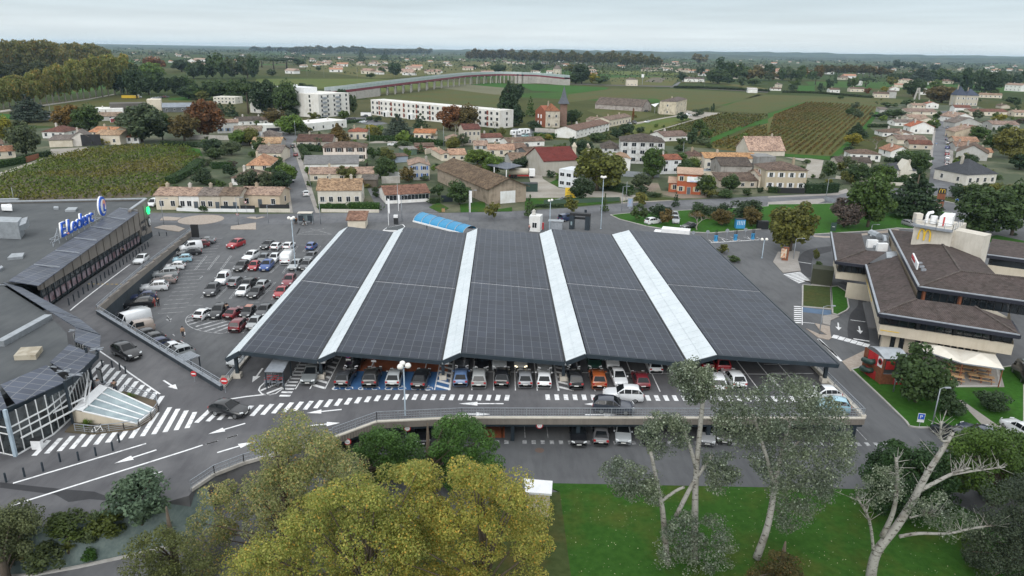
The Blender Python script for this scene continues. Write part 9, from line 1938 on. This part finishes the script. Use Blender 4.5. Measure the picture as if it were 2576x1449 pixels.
bigtree('dead_poplar','bare white poplar with sawn limbs at the lower right',at('V',2190,1455),[([(2130,1220),(2180,1180),(2260,1175),(2290,1230),(2240,1280),(2150,1270)],46,1.0,12,.65,80),([(2290,1270),(2380,1240),(2450,1290),(2470,1340),(2400,1360),(2300,1330)],46,1.0,16,.65,80)],[([(2190,1455,46),(2205,1390,46),(2255,1325,46),(2295,1262,46.3),(2335,1187,46.6),(2375,1125,47),(2397,1087,47.3)],.47,.16),([(2198,1395,46),(2187,1310,45.6),(2155,1250,45.4)],.16,.09),([(2218,1350,46),(2247,1287,45.7),(2257,1210,45.6),(2254,1152,45.5)],.24,.12),([(2312,1235,46.4),(2395,1192,46.6),(2440,1177,46.8)],.2,.09),([(2392,1195,46.6),(2450,1185,46.8),(2528,1175,47)],.1,.05),([(2262,1350,46),(2310,1342,46),(2385,1342,45.8),(2450,1328,45.6),(2515,1320,45.5)],.17,.07),([(2288,1302,46.2),(2325,1295,46.3),(2360,1300,46.2)],.1,.05),([(2385,1110,47),(2367,1105,47),(2368,1060,47)],.12,.09)],lw_m,LT,.08,bark,9,twigs=26)
bigtree('maple_tree','dark green maple behind the bare poplar',at('V',2290,1290),[([(2180,1190),(2210,1140),(2260,1110),(2330,1130),(2390,1160),(2400,1260),(2330,1310),(2220,1290)],55.5,3,60,1.0,240)],[],M.leaf,(.026,.058,.024),.13,seed=10)
bigtree('maple_tree','bright green maple at the right edge',at('V',2490,1270),[([(2380,1150),(2420,1100),(2500,1080),(2590,1110),(2640,1250),(2500,1280),(2400,1240)],57,3,62,1.0,240)],[],M.leaf,(.055,.100,.024),.13,seed=11)
bigtree('pine_tree','blue green pine in the lower right corner',at('V',2560,1420),[([(2440,1320),(2480,1240),(2560,1200),(2680,1230),(2700,1480),(2470,1480),(2440,1400)],47.5,3,64,.95,260)],[],M.leaf,(.042,.058,.046),.085,seed=12)
bigtree('birch_tree','thin olive tree over the footpath at the bottom left',at('V',450,1470),[([(310,1400),(350,1350),(420,1330),(480,1370),(540,1400),(520,1480),(440,1560),(330,1500)],43,2,46,.7,130)],[],M.leaf,(.075,.088,.036),.08,seed=13)
bigtree('broadleaf_tree','grey green tree at the left bottom edge',at('V',20,1470),[([(-60,1290),(40,1270),(85,1290),(90,1340),(50,1400),(-60,1420)],47.5,2.2,46,.8,220)],[],M.leaf,(.075,.09,.05),.09,seed=14)
bigtree('brown_shrub','brown green shrub at the bottom of the lawn',at('V',1960,1460),[([(1890,1449),(1910,1405),(1960,1390),(2010,1415),(2020,1470),(1890,1480)],45,1.2,26,.55,140)],[],M.leaf_autumn,(.10,.085,.035),.07,seed=15,cat='shrub')
def bankz(c,x,y):
 z=1.5
 for _ in rg(30):p=at(c,x,y,z);yl=46.6+max(0,p.x+37)*.36;z=.8*z+.2*max(0,min(3,3*(p.y-yl)/2.2))
 return z
for k,x,yb,yt,w_,ti,l in(('olive',1430,930,480,450,(.075,.11,.085),'rounded grey green olive tree on the planting bank'),('shrub',710,1030,830,340,(.05,.07,.018),'left dark green mound shrub on the bank'),('shrub',1120,1005,790,320,(.05,.07,.018),'dark green mound shrub left of the olive tree'),('shrub',900,1130,970,190,(.06,.085,.045),'small white-flowered bush in the middle of the bank'),('shrub',490,1370,1150,310,(.06,.08,.04),'white-flowered bush at the bottom of the bank'),('shrub',910,1290,1200,130,(.04,.09,.02),'bright green grass tuft on the bank'),('shrub',40,1390,1240,190,(.06,.10,.03),'bush at the left bottom corner of the bank'),('shrub',985,960,800,120,(.10,.13,.08),'pale flowering bush behind the mound shrub')):
 T('B2',k,x,yb,yt-50,w_*1.25,ti,l,z=bankz('B2',x,yb))
def spiky(p,R_s,H_,n,c,label,name,up_=.5):
 t=thing(name,label,'plant',p);mb=MB();rng=random.Random(n)
 for i in rg(n):
  a=2.4*i;e_=rng.uniform(.15,1.35)*up_*2;d=vE((cos(a)*cos(e_*.8),sin(a)*cos(e_*.8),sin(e_*.8)));s=vE((-sin(a),cos(a),0));L=R_s*rng.uniform(.8,1.1);q0=zq*H_;q1=q0+d*L*.55+zq*.1;q2=q0+d*L-zq*.12*L
  mb.add([q0-s*.03,q1-s*.07*R_s,q2,q1+s*.07*R_s,q0+s*.03],[(0,1,2,3,4)])
 o=mb.mk('leaf_rosette',M.leaf,t,local=1);o.color=(*c,1)
 if H_>.3:mb=MB();mb.tube([(0,0,-.2),(0,0,H_)],[.14,.1],7);mb.mk('trunk',M.trunk,t,local=1)
for x,y,R_s,H_,n,c,l,nm in((350,1050,1.3,.1,22,(.10,.14,.13),'blue grey agave on the left of the bank','agave'),(1680,1010,1.1,.1,20,(.11,.15,.14),'blue grey agave right of the olive tree','agave'),(255,1300,.8,.1,18,(.30,.29,.16),'pale yellow agave at the bottom of the bank','agave'),(700,1140,1.0,1.2,46,(.07,.12,.03),'tall green yucca in the middle of the bank','yucca'),(695,1230,.75,.5,36,(.11,.13,.04),'lower yucca in front of the tall one','yucca')):spiky(at('B2',x,y,bankz('B2',x,y)+.05),R_s,H_,n,c,l,nm)
for c,x,y,l in(('C1',1370,700,'left green tuft behind the glass stair roof'),('C1',1510,720,'right green tuft behind the glass stair roof'),('C1',1000,1030,'green tuft in front of the beige stair wall')):spiky(at(c,x,y,3.1),.9,.05,30,(.075,.12,.025),l,'grass_tuft',.6)
RP=[[(p.x,p.y)for p in q]for q in(sl0,stR,A('A8',[(370,390),(560,415),(520,595),(370,590)]),A('A7',[(100,800),(120,650),(300,560),(470,690),(1100,740),(1200,830),(620,800)]))]
k=0
while k<210:
 x,y=R(700,2560)if k>70 else R(430,1800),R(285,505);p=at('V',x,y)
 if k>150:p=at('V',R(2080,2570),R(250,470))
 if p.y<interp(p.x,[(-60,181),(3,186),(33,198),(80,211),(124,228),(400,300)])or any((p-h[0]).length<h[1]for h in HB)or any(inpoly(p.x,p.y,q)for q in RP):
  continue
 if 120<p.x<235 and 285<p.y<500:continue
 h=R(1.6,3.2)if k%3 else R(4,7.5);tree('shrub' if k%3 else 'broad',p,h,h*R(1.0,1.5),rnd.choice('gdodsgkl'),'low garden bush among the village houses' if k%3 else 'small garden tree among the village houses','garden bushes of the village' if k%3 else 'garden trees of the village');k+=1
lv=MB()
for _ in rg(1300):
 x,y=R(6,51),R(36,58.5);s=R(.02,.045);a=R(0,6);q=vE((x,y,.13+R(0,.03)));u_=vE((cos(a),sin(a),.3))*s;w_=vE((-sin(a),cos(a),.2))*s;lv.add([q-u_,q-w_,q+u_,q+w_],[(0,1,2,3)])
o=lv.mk('fallen_leaves',leafmat('leaf_litter',(.4,.35,.3),(1.3,1.3,1.3),trans=0));o['kind']='stuff';o.color=(.5,.46,.36,1)
# == DISTANCE
rng=random.Random(5)
mb=MB();nq=0
def bandY():return 1/rng.uniform(1/6500,1/1000)
for _ in rg(2600):
 Y=bandY();X=rng.uniform(-.78,.80)*Y
 if Y<1500 and abs(X)<.45*Y and rng.random()<.6:continue
 if noise.noise((X*.0016,Y*.0011,3))<-.02 and rng.random()<.8:continue
 h=rng.uniform(7,13);w_=rng.uniform(7,16)*(1+Y/2600)
 leafquads(mb,rng,(X,Y,h*.5),(w_,w_*.6,h*.55),12,max(1.3,Y/700),up=.5)
o=mb.mk('distant_woods',M.leaf);o['kind']='stuff';o.color=(.040,.055,.030,1)
hm=MB();hm.box(-6,-4,0,6,4,3.2,0);hm.add([(-6.5,-4.6,3.1),(6.5,-4.6,3.1),(6.5,0,5.3),(-6.5,0,5.3),(6.5,4.6,3.1),(-6.5,4.6,3.1)],[(0,1,2,3),(2,4,5,3),(0,3,5),(1,4,2)],1);hm.box(-4,-4.05,1,-2.6,-4,2.3,2);hm.box(2,-4.05,.1,3.2,-4,2.2,2)
W2=[(mat('far_wall%d'%i,c,.85),mat('far_tile%d'%i,r,.9),M.glass)for i,(c,r)in enumerate(((WHT,TPINK),(CREAM,(.30,.2,.16)),(WHT,(.38,.2,.13)),(STONE,TBRN)))]
PR=[]
for ms in W2:q=hm.mk('farmhouse',list(ms));COL.objects.unlink(q);PR.append(q)
spots=[('A2',x,y)for x,y in((690,370),(740,378),(850,340),(930,345),(960,360),(1190,325),(1210,385),(1190,380),(1300,390),(1470,330),(1520,355),(1590,350),(300,290),(370,345),(480,315),(560,345),(1790,330),(1840,280),(1900,255),(2010,265),(2060,350),(2090,362),(2390,365),(2500,375),(2540,385),(680,300),(1340,285),(1690,310))]+[('A3',x,y)for x,y in((30,390),(75,395),(110,398),(290,340),(190,330),(510,400),(545,410),(1240,385),(1400,395),(1450,400),(1500,390),(1610,405),(1660,400),(1430,460),(1350,465),(1450,300),(1520,300),(2300,360),(1920,510),(2240,540),(2400,350),(2500,345))]+[('A4',x,y)for x,y in((80,470),(110,540),(90,365),(220,375),(300,385),(1090,430),(1350,425),(1570,410),(1800,470),(1950,440),(2200,440),(2300,445),(2430,460),(1350,500),(1400,390),(500,380),(720,365),(750,550),(1650,600),(1800,590))]+[('A1',x,y)for x,y in((1350,290),(1510,280),(1780,300),(1700,230),(2130,245),(2440,240),(1300,240),(1750,225))]
for i,(c,x,y)in enumerate(spots):
 p=at(c,x,y);q=PR[i%4].copy();COL.objects.link(q);q.location=p;q.rotation_euler=(0,0,rng.uniform(-.7,.7));s=rng.uniform(.8,1.35);q.scale=(s,s,s)
 tag(q,'pale farmhouse with tiled roof in the hazy distance','house','farmhouses in the distance')
for _ in rg(150):
 Y=1/rng.uniform(1/4800,1/1150);X=rng.uniform(-.75,.8)*Y;q=PR[rng.randrange(4)].copy();COL.objects.link(q);q.location=(X,Y,0);q.rotation_euler=(0,0,rng.uniform(-1,1));s=rng.uniform(.9,1.6);q.scale=(s*1.3,s,s);tag(q,'tiny pale house near the horizon','house','houses near the horizon')
for q in PR:bpy.data.objects.remove(q)
hl=MB();K=220
for Y,hh,sd in((6800,46,1),(9500,95,7)):
 vs=[]
 for i in rg(K+1):
  X=(-.85+1.75*i/K)*Y;h=hh*(.55+.75*noise.noise((X*.00045,sd,0))+.22*noise.noise((X*.004,sd,5))+.12*noise.noise((X*.015,sd,9)));h*=.45+.75*min(1,max(0,(i/K-.25)*2));vs+=[(X,Y-900,-1),(X,Y,max(6,min(72,h))),(X,Y+1500,max(4,min(68,h*.8)))]
 hl.add(vs,[(i*3+j,(i+1)*3+j,(i+1)*3+j+1,i*3+j+1)for i in rg(K)for j in(0,1)])
struct(hl.mk('hills',mat('hill_cover',(.05,.065,.04),1,nz=(.006,(1.9,1.7,1.4),.45,.6),nz2=(.03,(.5,.55,.5),.4,.6),spec=.05)))
hb=MB();hb.box(-16000,-400,-1.5,16000,14000,75);hz=bpy.data.materials.new('haze_air');hz.use_nodes=True;t=hz.node_tree;t.nodes.remove(t.nodes['Principled BSDF']);pv=N(t,'ShaderNodeVolumePrincipled');pv.inputs['Color'].default_value=(.58,.80,1,1);pv.inputs['Density'].default_value=HZ_D;pv.inputs['Anisotropy'].default_value=.0
t.links.new(pv.outputs[0],t.nodes['Material Output'].inputs['Volume']);ho=hb.mk('haze',hz);ho['kind']='stuff'
# == clean up prototypes
for r in CPROTO.values():
 for ch in list(r.children):bpy.data.objects.remove(ch)
 bpy.data.objects.remove(r)
for o in CFAR.values():bpy.data.objects.remove(o)
